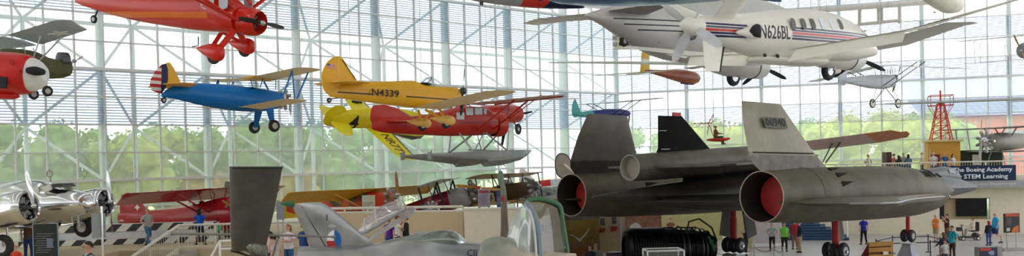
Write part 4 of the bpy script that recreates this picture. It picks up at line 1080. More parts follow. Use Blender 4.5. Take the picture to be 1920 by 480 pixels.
MB().tube([(-1.2, -.8, FL.b(1684, 194, -.8).z), (-1.2, .8, FL.b(1684, 194, -.8).z)], .02, 6).build('axle', M_('black'), O)
cables(O, FL.M, [(-1.3, .4, 1), (-1.3, -.4, 1)])

# ---- long white gliders and wings crossing the right side
def glider(nose, tail, half, zl, label, name='glider', m=None, chord=.75, stripe=None, th=.1, body=.28, dih=.35, roll=0):
    g = Rig(nose, tail, roll, name, label, 'aircraft'); o = g.o; m = m or M_('white'); L0 = g.len
    MB().body([(-L0, .1, .03, .05), (-L0 * .6, .05, body * .35, body * .4), (-L0 * .35, 0, body * .9, body * 1.1), (-L0 * .15, 0, body, body * 1.15), (-.3, 0, body * .6, body * .7), (0, 0, .03, .03)], 18).build('fuselage', m, o)
    wings(o, -L0 * .28, zl, chord, half, -L0 * .3, zl + dih, chord * .5, th, stripe or m)
    plate(o, spline([(-L0 + .9, .1), (-L0 + .45, 1.0), (-L0 + .1, 1.1), (-L0 - .1, .1)]), .06, m, 'tail_fin')
    for s_ in (-1, 1): plate(o, spline([(-L0 + .8, s_ * .05), (-L0 + .6, s_ * 1.2), (-L0 + .2, s_ * 1.2), (-L0 + .1, s_ * .05)]), .04, m, 'tailplane', 2)
    cables(o, g.M, [(-L0 * .35, 0, .2)])
    return g
sp_ = bandmat('glider_orange_fin', (.72, .7, .66), [([('x', -8, -5.0), ('z', .28, 1.5)], (.72, .42, .02))], .4)
g1 = Rig((1312, 147, 64), (1206, 135, 60), 0, 'sailplane', 'sailplane with varnished red-brown fuselage pod and yellow-banded fin under the airliner wing', 'aircraft')
O = g1.o; L0 = g1.len
MB().body([(-L0, .12, .03, .06), (-L0 * .7, .06, .2, .22), (-L0 * .35, 0, .36, .42), (-L0 * .15, -.02, .4, .45), (-.25, -.02, .25, .28), (0, 0, .03, .03)], 22).build('fuselage', mat('varnished_brown', (.28, .07, .03), .35, coat=.4, var=.15), O)
MB().body([(-.7, .1, .2, .2), (-.35, .08, .2, .22), (0.02, 0, .03, .03)], 16).build('nose_cap', mat('pod_silver', (.55, .5, .48), .4), O)
MB().box((-1.4, 0, -.46), (1.3, .12, .08)).build('skid', M_('dark'), O)
f_ = g1.b(1213, 86); plate(O, [(p.x, p.z) for p in (g1.b(1213, 86), g1.b(1217, 92), g1.b(1218, 136), g1.b(1200, 136), g1.b(1203, 100))], .1, bandmat('fin_bands', (.76, .72, .64), [([('z', f_.z - .85, f_.z + .1)], (.7, .42, .02)), ([('z', f_.z - 2.0, f_.z - 1.12)], (.7, .42, .02))], .4), 'tail_fin')
wings(O, -1.2, .5, 1.1, 8.2, -1.4, .75, .6, .14, M_('white'))
for s_ in (-1, 1): plate(O, spline([(-L0 + .7, s_ * .05), (-L0 + .6, s_ * 1.6), (-L0 + .2, s_ * 1.6), (-L0, s_ * .05)]), .05, M_('cream'), 'tailplane', 2)
cables(O, g1.M, [(-2, 0, .5)])
g2 = glider((1962, 186, 46), (1950, 188, 41), 7.2, .05, 'white long-winged glider with dark wing underside in front of the red lattice tower', m=mat('glider_white', (.72, .72, .68), .4), stripe=mat('glider_wing', (.4, .38, .34), .4), th=.3, chord=1.0, body=.16, dih=.1)
# far biplane at the right edge
BP = Rig((1916, 95, 58), (2010, 92, 63), 0, 'biplane', 'white-winged biplane with thin wire struts cut by the right edge', 'aircraft')
O = BP.o; L0 = BP.len; bw = mat('biplane_white', (.66, .66, .64), .5)
MB().body([(-L0, 0, .04, .1), (-L0 * .5, 0, .3, .35), (-1.2, 0, .42, .5), (-.2, 0, .4, .48), (0, 0, .3, .35)], 20).build('fuselage', mat('grey_green_paint', (.25, .3, .3), .5), O)
for nm, z, yt in (('upper_wing', .95, 4.6), ('lower_wing', -.55, 4.4)): wings(O, -.8, z, 1.3, yt, -.9, z + .1, 1.2, .1, bw, nm, y0=0)
for s_ in (-1, 1):
    for y in (1.4, 3.3): struts(O, [((-1.0, s_ * y, -.5), (-1.0, s_ * y, 1), .02), ((-1.8, s_ * y, -.5), (-1.8, s_ * y, 1), .02), ((-1.0, s_ * y, 1), (-1.8, s_ * y, -.5), .012)], M_('bronze'), name='wing_strut')
prop(O, (.1, 0, 0), (1, 0, 0), 1.1, 2, 1.2, .16, M_('wood'))
plate(O, spline([(-L0 + .8, .1), (-L0 + .4, 1.0), (-L0, 1.0), (-L0 - .1, .1)]), .08, bw, 'tail_fin')
cables(O, BP.M, [(-1.3, 0, 1)])

# ---- blue wing across the top, and the pointed red and blue nose
BL = Rig((1392, -7, 20), (1020, -60, 17.5), 0, 'blue_aircraft', 'dark blue aircraft whose belly crosses the top edge above the white pusher', 'aircraft')
O = BL.o; bb = mat('deep_blue_gloss', (.01, .09, .26), .3, coat=.4)
L0 = BL.len
pts = [(-9, .9, .1, .1)]
st = BL.fus([(1010, -90, -28, .3), (1060, -90, -2, .8), (1100, -92, 3, 1.0), (1160, -92, 5.5, 1.1), (1240, -90, 5.5, 1.1), (1320, -80, 2, .9), (1370, -60, -2, .5), (1410, -35, -12, .1)])
MB().body([q[:4] + (3.0, 0) for q in st], 28, sub=2).build('fuselage', bb, O)
a = BL.b(1400, -2, -.5); MB().foil([(V((a.x + .9, -.6, a.z + .02)), V((-1.6, 0, .0)), .12), (V((a.x + .2, -1.2, a.z)), V((-.8, 0, 0)), .05)]).build('fin', bb, O)
for s_ in (-1, 1): MB().foil([(V((-3.0, s_ * .8, .9)), V((-1.8, 0, 0)), .2), (V((-3.4, s_ * 4.2, 1.3)), V((-1.0, 0, 0)), .08)]).build('wing', bb, O)
plate(O, spline([(-7.4, 1.2), (-8.0, 2.6), (-8.6, 2.6), (-8.8, 1.2)]), .1, bb, 'tail_fin')
cables(O, BL.M, [(-2.5, 0, 1.2), (-5, 0, 1.2)])
JN = Rig((1097, 14, 31), (870, -25, 28), 0, 'needle_nosed_jet', 'grey jet with red band and dark blue pointed nose at the top edge', 'aircraft')
O = JN.o; L0 = JN.len
xr = JN.b(962, 0).x; xb2 = JN.b(1020, 5).x
jm = bandmat('jet_nose_paint', (.36, .36, .35), [([(1, 0, .6, xr, 99)], (.6, .03, .02)), ([(1, 0, -.5, xb2, 99)], (.012, .018, .06))], .35, 0, .3)
st = JN.fus([(860, -70, -6, .5), (900, -60, 3, .55), (950, -50, 10, .52), (1000, -34, 15, .44), (1040, -18, 16.5, .33), (1070, -6, 16.5, .2), (1090, 8, 16, .08), (1096, 13, 15, .02)])
MB().body(st, 26, sub=2).build('fuselage', jm, O)
a = JN.b(1003, 1, -.3)
conform(text('RESCUE', .28, M_('black'), 'warning_lettering', O, frame((a.x - .35, -.47, a.z + .1), (1, 0, -.02), (0, 0, 1)), .004, width=1.15, bold=.01), O.children[0])
MB().box((JN.b(903, 4).x, 0, JN.b(903, 3).z), (.1, .05, .22)).build('antenna', M_('black'), O)
for s_ in (-1, 1): MB().foil([(V((-3.5, s_ * .4, .5)), V((-2.8, 0, 0)), .15), (V((-5.2, s_ * 2.6, .5)), V((-.9, 0, 0)), .05)]).build('wing', mat('jet_grey', (.36, .36, .35), .4), O)
MB().foil([((-3.6, 0, .9), V((-1.6, 0, 0)), .15), ((-4.6, 0, 2.2), V((-.8, 0, 0)), .06)], up=(0, 1, 0)).build('tail_fin', mat('jet_grey', (.36, .36, .35), .4), O)
cables(O, JN.M, [(-2.2, 0, .8), (-3.6, 0, .8)])
# cream drop-shaped tail of an aircraft at the top right
TP = Rig((1798, 13, 40), (1700, -40, 36), 0, 'cream_aircraft', 'cream rounded aircraft nose hanging over the wing tip at the top right', 'aircraft')
O = TP.o; L0 = TP.len
MB().body([(-L0, .1, .1, .1), (-L0 * .6, .1, .5, .5), (-1.4, .05, .55, .55), (-.7, .02, .45, .42), (-.25, 0, .3, .28), (-.05, 0, .12, .12), (0, 0, .03, .03)], 24).build('fuselage', M_('cream'), O)
wings(O, -1.6, .45, 1.2, 4, -1.8, .6, .8, .14, M_('cream'))
plate(O, spline([(-L0 + .7, .1), (-L0 + .3, 1.0), (-L0, 1.0), (-L0 - .1, .1)]), .08, M_('cream'), 'tail_fin')
cables(O, TP.M, [(-1.6, 0, .5)])
# ================================================================ raised floors, mezzanine and walls inside the hall
beige = mat('beige_wall', (.58, .47, .30), .7, var=.03)
beige2 = mat('pale_cream_wall', (.76, .68, .52), .7, var=.03)
white_rail = mat('rail_cream', (.72, .68, .58), .5, var=.03)
TZ = 2.1
def slab(pts, z0, z1, name, m):
    return struct(MB().prism([(p[0], p[1], z0) for p in pts], (0, 0, z1 - z0)).build(name, m, smooth=0))
tm = mat('terrace_floor', (.45, .42, .38), .5, var=.05)
slab([(-60, 8), (-9.6, 8), (-10.2, 22), (-17.4, 39.6), (-17.4, 41.5), (-1.5, 41.5), (-1.5, 76), (-60, 40)], .0, TZ, 'trim_60', beige)
def rail(a, b, h, name, label, nb=None, m=white_rail, rr=.04, gap=.14, mid=False, top=.05, group=None, posts=2.0, post_w=.07):
    """balustrade from a to b (points at its foot), one thing: handrail, posts, balusters"""
    a, b = V(a), V(b); d = b - a; L0 = d.length; t_ = thing(name, label, 'railing', a, group=group)
    MB().tube([V((0, 0, h)), d + V((0, 0, h))], top, 8).build('handrail', m, t_)
    bal = MB().tube([V((0, 0, .1)), d + V((0, 0, .1))], .025, 6)
    n = max(2, int(L0 / gap))
    for i in range(n + 1):
        p = d * (i / n); bal.tube([p + V((0, 0, .1)), p + V((0, 0, h - .03))], .012, 5)
    bo = bal.build('balusters', m, t_)
    k = max(1, round(L0 / posts))
    for i in range(k + 1):
        p = d * (i / k); MB().box(p + V((0, 0, h / 2)), (post_w, post_w, h)).build('post', m, t_, smooth=0)
    return t_
def atY(px, Y, z): p = at(px, 300, Y); return V((p.x, p.y, z))
rail(atY(330, 41.7, TZ), atY(470, 41.9, TZ), 1.05, 'balustrade', 'cream balustrade along the raised floor in front of the red parasol monoplane')
# sloping stair balustrade and its solid cream side
a = atY(330, 41.2, TZ); b = atY(218, 38.0, TZ - 1.35)
rail(a + V((0, 0, 0)), b, 1.05, 'stair_balustrade', 'cream balustrade sloping down to the left beside the striped barrier', top=.07)
st_ = thing('staircase', 'cream walled staircase going down to the left in front of the raised floor', 'stairs', (b.x, b.y, 0))
MB().prism([V((0, 0, 0)), V((0, 0, b.z + .1)), V((a.x - b.x, a.y - b.y, a.z + .1)), V((a.x - b.x, a.y - b.y, 0))], (.06, -.12, 0)).build('side_wall', beige2, st_, smooth=0)
for i in range(8):
    p = (a - b) * (i / 8); MB().box((p.x + .3, p.y + .5, (b.z + (a.z - b.z) * (i + 1) / 8) / 2), (.42, 1.2, b.z + (a.z - b.z) * (i + 1) / 8), math.atan2(a.y - b.y, a.x - b.x)).build('step', tm, st_, smooth=0)
# second sloping rail nearer, left of the dark fin
rl = thing('handrail', 'thin white metal handrail beside the foot of the dark tail slab', 'railing', atY(400, 30, 2.0))
q = [at(396, 482, 30), at(412, 452, 30), at(440, 451, 30)]
o0 = V(rl.location)
MB().tube([p - o0 for p in q], .04, 8).build('rail', M_('white'), rl)
MB().tube([at(412, 467, 30) - o0, at(440, 466, 30) - o0], .03, 8).build('lower_rail', M_('white'), rl)
MB().tube([q[1] - o0, V((q[1].x, q[1].y, 0)) - o0], .04, 8).build('post', M_('white'), rl)

# striped barrier
bs = thing('striped_barrier', 'long white barrier with black diagonal stripes behind the silver twin-engine aircraft', 'barrier', atY(30, 44.5, TZ))
o0 = V(bs.location); e0 = atY(30, 44.5, TZ); e1 = atY(405, 45.4, TZ); d = (e1 - e0); L0 = d.length; ang = math.atan2(d.y, d.x)
zm = bandmat('hazard_stripes', (.78, .76, .7), [([(1, 0, 1.2, .55, 1.1, 1.1, 0)] if 0 else [('x', -99, 99)], (.78, .76, .7))], .5)
def stripem():
    m, n, b_ = _nt('hazard_diagonal'); N, L = n.nodes, n.links
    tc = N.new('ShaderNodeTexCoord'); sp = N.new('ShaderNodeSeparateXYZ'); L.new(tc.outputs['Object'], sp.inputs[0])
    ad = N.new('ShaderNodeMath'); ad.operation = 'SUBTRACT'; L.new(sp.outputs[0], ad.inputs[0])
    mu = N.new('ShaderNodeMath'); mu.operation = 'MULTIPLY'; mu.inputs[1].default_value = 1.0; L.new(sp.outputs[2], mu.inputs[0]); L.new(mu.outputs[0], ad.inputs[1])
    dv = N.new('ShaderNodeMath'); dv.operation = 'DIVIDE'; dv.inputs[1].default_value = .95; L.new(ad.outputs[0], dv.inputs[0])
    fr = N.new('ShaderNodeMath'); fr.operation = 'FRACT'; L.new(dv.outputs[0], fr.inputs[0])
    gt = N.new('ShaderNodeMath'); gt.operation = 'GREATER_THAN'; gt.inputs[1].default_value = .5; L.new(fr.outputs[0], gt.inputs[0])
    mx = N.new('ShaderNodeMix'); mx.data_type = 'RGBA'; mx.inputs[6].default_value = (.7, .68, .6, 1); mx.inputs[7].default_value = (.03, .03, .035, 1); L.new(gt.outputs[0], mx.inputs[0])
    L.new(mx.outputs[2], b_.inputs['Base Color']); b_.inputs['Roughness'].default_value = .6; return m
hz = stripem()
bs.rotation_euler = (0, 0, ang)
MB().box((L0 / 2, .2, .5), (L0, .3, .98)).build('panel', mat('barrier_grey', (.62, .63, .66), .35, var=.05), bs, smooth=0)
MB().box((L0 / 2, .03, .80), (L0, .04, .34)).build('striped_band', hz, bs, smooth=0)
MB().box((L0 / 2, -.02, .14), (L0, .1, .26)).build('striped_band', hz, bs, smooth=0)

# parapet in front of the maroon biplane
pw = thing('parapet', 'long beige parapet wall with cream top rail below the maroon biplane', 'wall', atY(600, 38.5, 0))
o0 = V(pw.location); e1 = atY(866, 37.5, 0) - o0; d = e1; ang = math.atan2(d.y, d.x); pw.rotation_euler = (0, 0, ang); L0 = d.length
zt = at(760, 398, 38).z
MB().box((L0 / 2, 0, zt / 2), (L0, .2, zt)).build('wall_panel', beige, pw, smooth=0)
MB().tube([(0, -.02, zt + .2), (L0, -.02, zt + .2)], .055, 8).build('top_rail', white_rail, pw)
MB().tube([(0, -.02, zt + .03), (L0, -.02, zt + .03)], .045, 8).build('lower_rail', white_rail, pw)
for i in range(7): MB().box((L0 * i / 6, 0, zt + .1), (.06, .06, .2)).build('post', white_rail, pw, smooth=0)
pw2 = thing('parapet', 'short pale parapet wall standing left of the tall weathered blade', 'wall', atY(868, 36.6, 0))
zt = at(890, 395, 36).z
MB().box((1.1, .1, zt / 2), (2.2, .2, zt)).build('wall_panel', beige2, pw2, smooth=0)
MB().box((1.1, .1, zt + .03), (2.3, .3, .06)).build('coping', white_rail, pw2, smooth=0)
# railing line with display cases behind, left centre
rail(atY(478, 42.0, TZ), atY(610, 42.2, TZ), 1.05, 'balustrade', 'cream balustrade behind the grey tail fin with the roundel', gap=.5)

# ---------------------------------------------------------------- right mezzanine
MZ = 3.85
def fl(px, off=0.0):   # point on the mezzanine front line seen at px
    r = (px - 960) / F * 1.0; Y = (73.05 - off) / (1 + .324 * r); return V((r * Y, Y, 0))
P0, P1 = fl(1480), fl(2050)
g0 = V((P0.x + 2.4, P0.y + 8, 0)); g1_ = V((P1.x + 2.4, P1.y + 8, 0))
slab([(P0.x, P0.y), (P1.x, P1.y), (g1_.x, g1_.y), (g0.x, g0.y)], MZ - .4, MZ, 'trim_61', beige2)
# wall below with the dark window opening
d = (P1 - P0); L0 = d.length; ux = d.normalized(); ang = math.atan2(d.y, d.x)
def wpx(px): return (fl(px) - P0).length
w0, w1 = wpx(1772), wpx(1868); zb, ztp = 1.0, 2.45
wl_ = MB()
for x0, x1, z0, z1 in ((0, w0, 0, MZ - .4), (w1, L0, 0, MZ - .4), (w0, w1, ztp, MZ - .4), (w0, w1, 0, zb)):
    c = P0 + ux * ((x0 + x1) / 2); wl_.box((c.x, c.y + .9, (z0 + z1) / 2), (x1 - x0, .25, z1 - z0), ang)
struct(wl_.build('wall_right', beige2, smooth=0))
op = thing('display_window', 'dark window with a black screen inside, set in the cream wall under the sign', 'window', P0 + ux * w0 + V((0, 1.1, zb)), ang)
MB().box(((w1 - w0) / 2, .5, .72), (w1 - w0, .05, 1.5)).build('back_panel', beige, op, smooth=0)
MB().box(((w1 - w0) * .68, .3, .78), ((w1 - w0) * .62, .08, 1.2)).build('screen', mat('screen_black', (.01, .01, .01), .2), op, smooth=0)
MB().box(((w1 - w0) * .06, .2, .72), ((w1 - w0) * .14, .1, 1.45)).build('dark_panel', M_('dark'), op, smooth=0)
MB().box(((w1 - w0) / 2, -.05, 1.44), (w1 - w0 + .1, .1, .06)).build('frame', M_('dark'), op, smooth=0)
# rail
a = P0 + V((0, 0, MZ)); b = P1 + V((0, 0, MZ))
rail(a, b, 1.07, 'balustrade', 'long cream balustrade along the mezzanine above the sign wall', gap=.16, posts=3.0)
# sign fascia
s0, s1 = fl(1786), fl(1903)
sg = thing('sign', 'dark blue sign with white lettering The Boeing Academy for STEM Learning', 'sign', V((s0.x, s0.y - .12, 0)), ang)
Ls = (s1 - s0).length; sz0, sz1 = 3.66, 4.66
MB().box((Ls / 2 - .6, -.04, (sz0 + sz1) / 2), (Ls + 1.2, .1, sz1 - sz0)).build('board', mat('sign_navy', (.012, .03, .07), .5), sg, smooth=0)
wt = mat('sign_white', (.8, .82, .84), .6)
text('The Boeing Academy', .40, wt, 'sign_lettering', sg, frame((Ls / 2 - .1, -.1, sz1 - .28), (1, 0, 0), (0, 0, 1)), .01, width=3.55, bold=.008)
text('for STEM Learning', .40, wt, 'sign_lettering', sg, frame((Ls / 2 - .25, -.1, sz1 - .74), (1, 0, 0), (0, 0, 1)), .01, width=3.3, bold=.008)
fb = thing('sign', 'pale grey fascia strip with small white lettering under the dark blue sign', 'sign', V((s0.x, s0.y - .1, 0)), ang)
MB().box((L0 * .1, -.0, 3.4), (L0 * .42, .12, .5)).build('board', mat('fascia_grey', (.36, .36, .36), .6), fb, smooth=0)
text('Education Department', .24, wt, 'sign_lettering', fb, frame((Ls * .62, -.08, 3.42), (1, 0, 0), (0, 0, 1)), .01, width=2.9)
# navy stairs left of the wall
sr = thing('staircase', 'dark blue staircase with white handrail left of the cream wall', 'stairs', atY(1520, 62, 0), ang)
for i in range(10):
    x1 = 2.3 - i * .36; MB().box(((x1 - 2.4) / 2, 1.2, .09 + i * .18), (x1 + 2.4, 2.6, .18)).box(((x1 - 2.4) / 2, -.11, .165 + i * .18), (x1 + 2.4, .04, .03), mi=1).build('step', [mat('stair_navy', (.02, .06, .13), .6), mat('stair_nosing', (.12, .2, .3), .6)], sr, smooth=0)
MB().tube([(2.2, 0, 0), (2.2, 0, 1.9)], .05, 8).build('post', M_('white'), sr)

# ---------------------------------------------------------------- exhibit partitions under the black jet
def panel_wall(px0, px1, Y0, Y1, z1, m, name, label, cat='wall', z0=0.0, th=.15):
    a = atY(px0, Y0, z0); b = atY(px1, Y1, z0); d = b - a; t_ = thing(name, label, cat, a, math.atan2(d.y, d.x))
    MB().box((d.length / 2, th / 2, (z1 - z0) / 2), (d.length, th, z1 - z0)).build('panel', m, t_, smooth=0); return t_, d.length
mur = bandmat('mural_paint', (.36, .15, .04), [([('z', 1.75, 2.35)], (.36, .24, .05)), ([('z', 2.35, 2.8)], (.44, .3, .06)), ([('z', 2.8, 4)], (.3, .23, .17)), ([('z', 1.55, 1.75)], (.3, .19, .15))], .5, 0, 0, .2)
mw, Lm = panel_wall(1056, 1121, 44, 44.6, 3.7, mur, 'mural', 'brown and ochre mural panel with a flying white gull and gold lettering', 'mural')
p = lambda px, py, Y=44.2: mw.matrix_basis.inverted() @ at(px, py, Y)
gull = []
for px, py in ((1063, 440), (1072, 440), (1081, 445), (1088, 447), (1097, 440), (1108, 428), (1110, 429), (1101, 441), (1092, 449), (1089, 455), (1084, 451), (1076, 444)): q = p(px, py); gull.append(V((q.x, -.03, q.z)))
MB().prism(gull, (0, .02, 0)).build('gull', mat('gull_white', (.62, .6, .55), .6), mw, smooth=0)
q = p(1107, 456); text('FLAP', .4, mat('gold_paint', (.5, .28, .03), .5), 'mural_lettering', mw, frame((q.x, -.02, q.z), (1, 0, 0), (0, 0, 1)), .01, width=.62)
pw3, Lp = panel_wall(1121, 1168, 45, 45.4, 3.7, mat('tan_partition', (.58, .46, .27), .7), 'partition', 'tan exhibit partition with framed photographs right of the gull mural', 'wall')
for i, (px, py) in enumerate(((1123, 416), (1148, 414))):
    fr = MB(); q = pw3.matrix_basis.inverted() @ at(px, py, 45.1)
    fo = MB().box((q.x + .12, -.03, q.z), (.36, .04, .5)).build('picture_mount', mat('mount_tan', (.62, .5, .36), .6), pw3, smooth=0)
    MB().box((q.x + .12, -.06, q.z), (.24, .02, .34)).build('photograph', mat('photo_grey', (.12, .12, .13), .5, var=.5, scale=9), fo, smooth=0)
    MB().prism([(q.x - .05, -.05, q.z - .3), (q.x + .28, -.05, q.z - .3), (q.x + .22, -.05, q.z - .5), (q.x - .05, -.05, q.z - .52)], (0, .02, 0)).build('red_label', mat('label_red', (.4, .03, .02), .6), fo, smooth=0)
pc, Lc = panel_wall(985, 1054, 43.4, 43.8, 3.75, mat('tan_partition', (.58, .46, .27), .7), 'partition', 'tan partition with framed pictures seen through the open green canopy', 'wall')
for px, py in ((1016, 428), (1034, 424)):
    q = pc.matrix_basis.inverted() @ at(px, py, 43.5); f_ = MB().box((q.x, -.03, q.z), (.34, .04, .5)).build('picture_mount', mat('mount_tan', (.62, .5, .36), .6), pc, smooth=0)
    MB().box((q.x, -.06, q.z), (.22, .02, .34)).build('photograph', mat('photo_violet', (.25, .24, .36), .5, var=.3, scale=9), f_, smooth=0)
cw_ = thing('column', 'white square column between the tan partition and the brown arch mural', 'column', atY(1165, 44, 0))
MB().box((0, 0, 2.2), (.2, .2, 4.4)).build('shaft', M_('cream'), cw_, smooth=0)
MB().box((0, 0, .08), (.3, .3, .16)).build('plinth', M_('cream'), cw_, smooth=0)
am, La = panel_wall(1168, 1238, 50, 50.6, 4.1, mat('brown_mural', (.24, .11, .07), .7, var=.2), 'mural', 'dark brown mural panel with a pale arch beside the white column', 'mural')
arch = [V((1.0 - .42 * math.cos(t), -.03, 1.6 + .62 * math.sin(t))) for t in [PI * k / 12 for k in range(13)]] + [V((1.42, -.03, .3)), V((.58, -.03, .3))]
MB().prism([V((p_.x - .38, p_.y, p_.z)) for p_ in arch], (0, .02, 0)).build('pale_arch', mat('arch_grey', (.5, .48, .45), .6), am, smooth=0)
panel_wall(1230, 1352, 63, 64, 3.9, mat('olive_wall', (.42, .38, .16), .7), 'partition', 'olive green partition behind the dark jet engine', 'wall')
yp, _ = panel_wall(1374, 1408, 57, 57.2, 3.0, mat('yellow_tan_panel', (.42, .34, .17), .7), 'partition', 'yellow-tan panel seen between the far wheels and the far nozzle', 'wall')
wd = thing('ramp_display', 'white wedge-shaped display block on the floor behind the people', 'display', atY(1438, 58, 0))
MB().prism([(-1.0, 0, 0), (1.0, 0, 0), (.8, 0, 1.9), (-.55, 0, 1.9)], (0, 1.0, 0)).build('block', mat('pale_block', (.55, .5, .5), .6), wd, smooth=0)
MB().box((0, -.05, .12), (2.1, .1, .2)).build('base_strip', M_('white'), wd, smooth=0)

# ================================================================ silver twin engine aircraft, left
EL = Rig((175, 380, 36.5), (-270, 452, 39.5), 0, 'twin_engine_aircraft', 'polished silver twin-engine aircraft parked on the raised floor at lower left', 'aircraft')
O = EL.o
chm = mat('polished_skin', (.78, .79, .82), .14, 1.0, var=.12, scale=1.5)
st = EL.fus([(175, 374, 386, .08), (168, 363, 396, .38), (150, 357, 405, .58), (130, 354, 410, .68), (108, 352, 414, .75), (90, 340, 418, .78), (60, 336, 424, .8), (20, 343, 430, .8), (-30, 355, 436, .78), (-100, 372, 442, .6), (-180, 400, 448, .4), (-262, 430, 452, .12)])
fz = MB().body(st, 32, sub=2).build('fuselage', chm, O)
cz = EL.b(100, 350).z
for s_ in (-1, 1):
    for pts in (((78, 352), (92, 345), (96, 355), (84, 362)), ((60, 352), (72, 350), (74, 362), (66, 366))):
        q = [EL.b(x, y, -.62) for x, y in pts]; MB().prism([V((p_.x, s_ * (.60 + .03), p_.z)) for p_ in q], (0, -s_ * .1, 0)).build('cockpit_window', mat('cockpit_glass', (.55, .52, .42), .1), O)
MB().prism([EL.b(84, 346, -.35), EL.b(112, 344, -.35), EL.b(120, 350, -.3), EL.b(100, 352, -.5)], (0, .7, 0)).build('windshield', mat('wind_dark', (.05, .05, .05), .1), O)
lp_ = EL.b(93, 326)
MB().torus(lp_, (0, 1, 0), .13, .02, 20, 6).tube([lp_ + V((0, 0, -.13)), lp_ + V((0, 0, -.32))], .02, 6).build('loop_antenna', M_('bronze'), O)
lt = EL.b(152, 375, -.5); MB().lathe([(0, .07), (.03, .08), (.05, .05)], lt, (.6, -.8, 0), 14).build('landing_light', M_('bronze'), O)
zw = EL.b(130, 408).z - .15
for s_, hub in ((-1, (62, 386)), (1, (206, 378))):
    y = s_ * 2.3; h_ = EL.b(hub[0], hub[1], y)
    nc = MB().body([(h_.x - 4.2, h_.z - .3, .05, .05, 2, y), (h_.x - 3, h_.z - .2, .4, .4, 2, y), (h_.x - 1.5, h_.z - .05, .6, .6, 2, y), (h_.x - .9, h_.z, .62, .62, 2, y)], 28, sub=2).build('engine_nacelle', chm, O)
    MB().lathe([(-1.1, .62), (-.5, .64), (-.25, .6), (-.15, .53), (-.2, .48), (-.5, .46), (-.9, .4)], h_, (1, 0, 0), 32, cap=(False, True)).build('cowl_ring', chm, nc)
    MB().lathe([(-.95, .45), (-.9, .45)], h_, (1, 0, 0), 24).build('cowl_inside', M_('dark'), nc)
    radial(nc, (h_.x - .5, y, h_.z), (1, 0, 0), .42, 9, cyl_r=.07)
    prop(O, h_, (1, 0, 0), 1.3, 2, {-1: 1.5, 1: 1.65}[s_], .2, M_('alu'), None, M_('alu'))
    wp2 = (156, 425) if s_ > 0 else (6, 462)
    w_ = EL.b(wp2[0], wp2[1], y)
    wheel(O, w_, .45, .28, (0, 1, 0), .5, M_('steel'))
    for q in (-.25, .25): MB().tube([w_ + V((0, q, 0)), V((h_.x - 1.5, y + q, h_.z - .4))], .05, 8).build('gear_strut', M_('steel'), O)
wings(O, -2.6, zw, 3.2, 8.4, -3.4, zw + .6, 1.4, .45, chm, y0=.3, sides=(-1,)); wings(O, -2.8, zw - .1, 3.0, 5.2, -4.6, zw + .1, 1.6, .4, chm, y0=.3, sides=(1,))
for s_ in (-1, 1):
    plate(O, spline([(-10.3, s_ * .1), (-10.6, s_ * 2.9), (-11.7, s_ * 2.9), (-11.8, s_ * .1)]), .1, chm, 'tailplane', 2).location.z = EL.b(-200, 420).z
for px in (134, 146):
    p_ = EL.b(px, 404, -.2); MB().tube([p_, p_ + V((0, 0, -.3)), p_ + V((.12, 0, -.3))], .025, 6).build('pitot_tube', M_('silver'), O)

# ================================================================ dark red parasol monoplane
RP = Rig((442, 392, 46.5), (222, 402, 50.6), 0, 'parasol_monoplane', 'glossy dark red monoplane with raised wing and open cockpits on the raised floor', 'aircraft')
O = RP.o; dr = mat('dark_red_gloss', (.36, .012, .02), .2, coat=.6, var=.05)
st = RP.fus([(222, 400, 418, .05), (250, 396, 422, .18), (290, 393, 425, .3), (340, 388, 430, .4), (380, 380, 433, .45), (420, 370, 432, .48), (450, 372, 425, .45), (460, 385, 410, .25)])
MB().body(st, 26, sub=2).build('fuselage', dr, O)
F1 = [RP.b(*q) for q in ((228, 366), (240, 361), (256, 366), (278, 398), (270, 410), (226, 420), (225, 390))]
plate(O, [(q.x, q.z) for q in F1], .12, dr, 'tail_fin')
em = RP.b(257, 389, -.07); MB().prism([em + V(q) for q in ((-.2, 0, 0), (-.05, 0, .08), (0, 0, .2), (.05, 0, .08), (.2, 0, 0), (.05, 0, -.08), (0, 0, -.2), (-.05, 0, -.08))], (0, .02, 0)).build('emblem', M_('cream'), O)
for s_ in (-1, 1): plate(O, spline([(-5.9, s_ * .1), (-6.1, s_ * 1.5), (-6.6, s_ * 1.6), (-7.0, s_ * 1.2), (-7.0, s_ * .1)]), .1, dr, 'tailplane', 2).location.z = RP.b(240, 412).z
zr = RP.b(415, 352, 0).z
wings(O, -.8, zr, 2.0, 5.2, -1.0, zr - .05, 1.9, .24, dr, y0=0, inc=.28)
for s_ in (-1, 1):
    struts(O, [((-1.4, s_ * .4, -.1), (-1.3, s_ * 2.8, zr), .045), ((-2.1, s_ * .4, -.1), (-2.2, s_ * 2.8, zr), .045), ((-1.2, s_ * .3, .2), (-1.1, s_ * .6, zr), .035), ((-1.9, s_ * .3, .2), (-1.9, s_ * .6, zr), .035)], dr, name='wing_strut')
    wheel(O, (-1.6, s_ * 1.0, TZ + .36 - RP.n.z), .36, .16); struts(O, [((-1.6, s_ * .95, TZ + .36 - RP.n.z), (-1.7, s_ * .3, -.4), .05)], dr, name='gear_strut')
for px in (372, 404): c = RP.b(px, 384); MB().torus((c.x, 0, c.z + .02), (0, 0, 1), .26, .035, 18, 6).body([(c.x + .25, c.z + .05, .2, .16), (c.x + .42, c.z, .06, .04)], 12).build('cockpit_rim', M_('dark'), O)
prop(O, (.1, 0, -.05), (1, 0, 0), 1.1, 2, .5, .16, M_('wood'))
radial(O, (-.2, 0, -.05), (1, 0, 0), .5, 7)

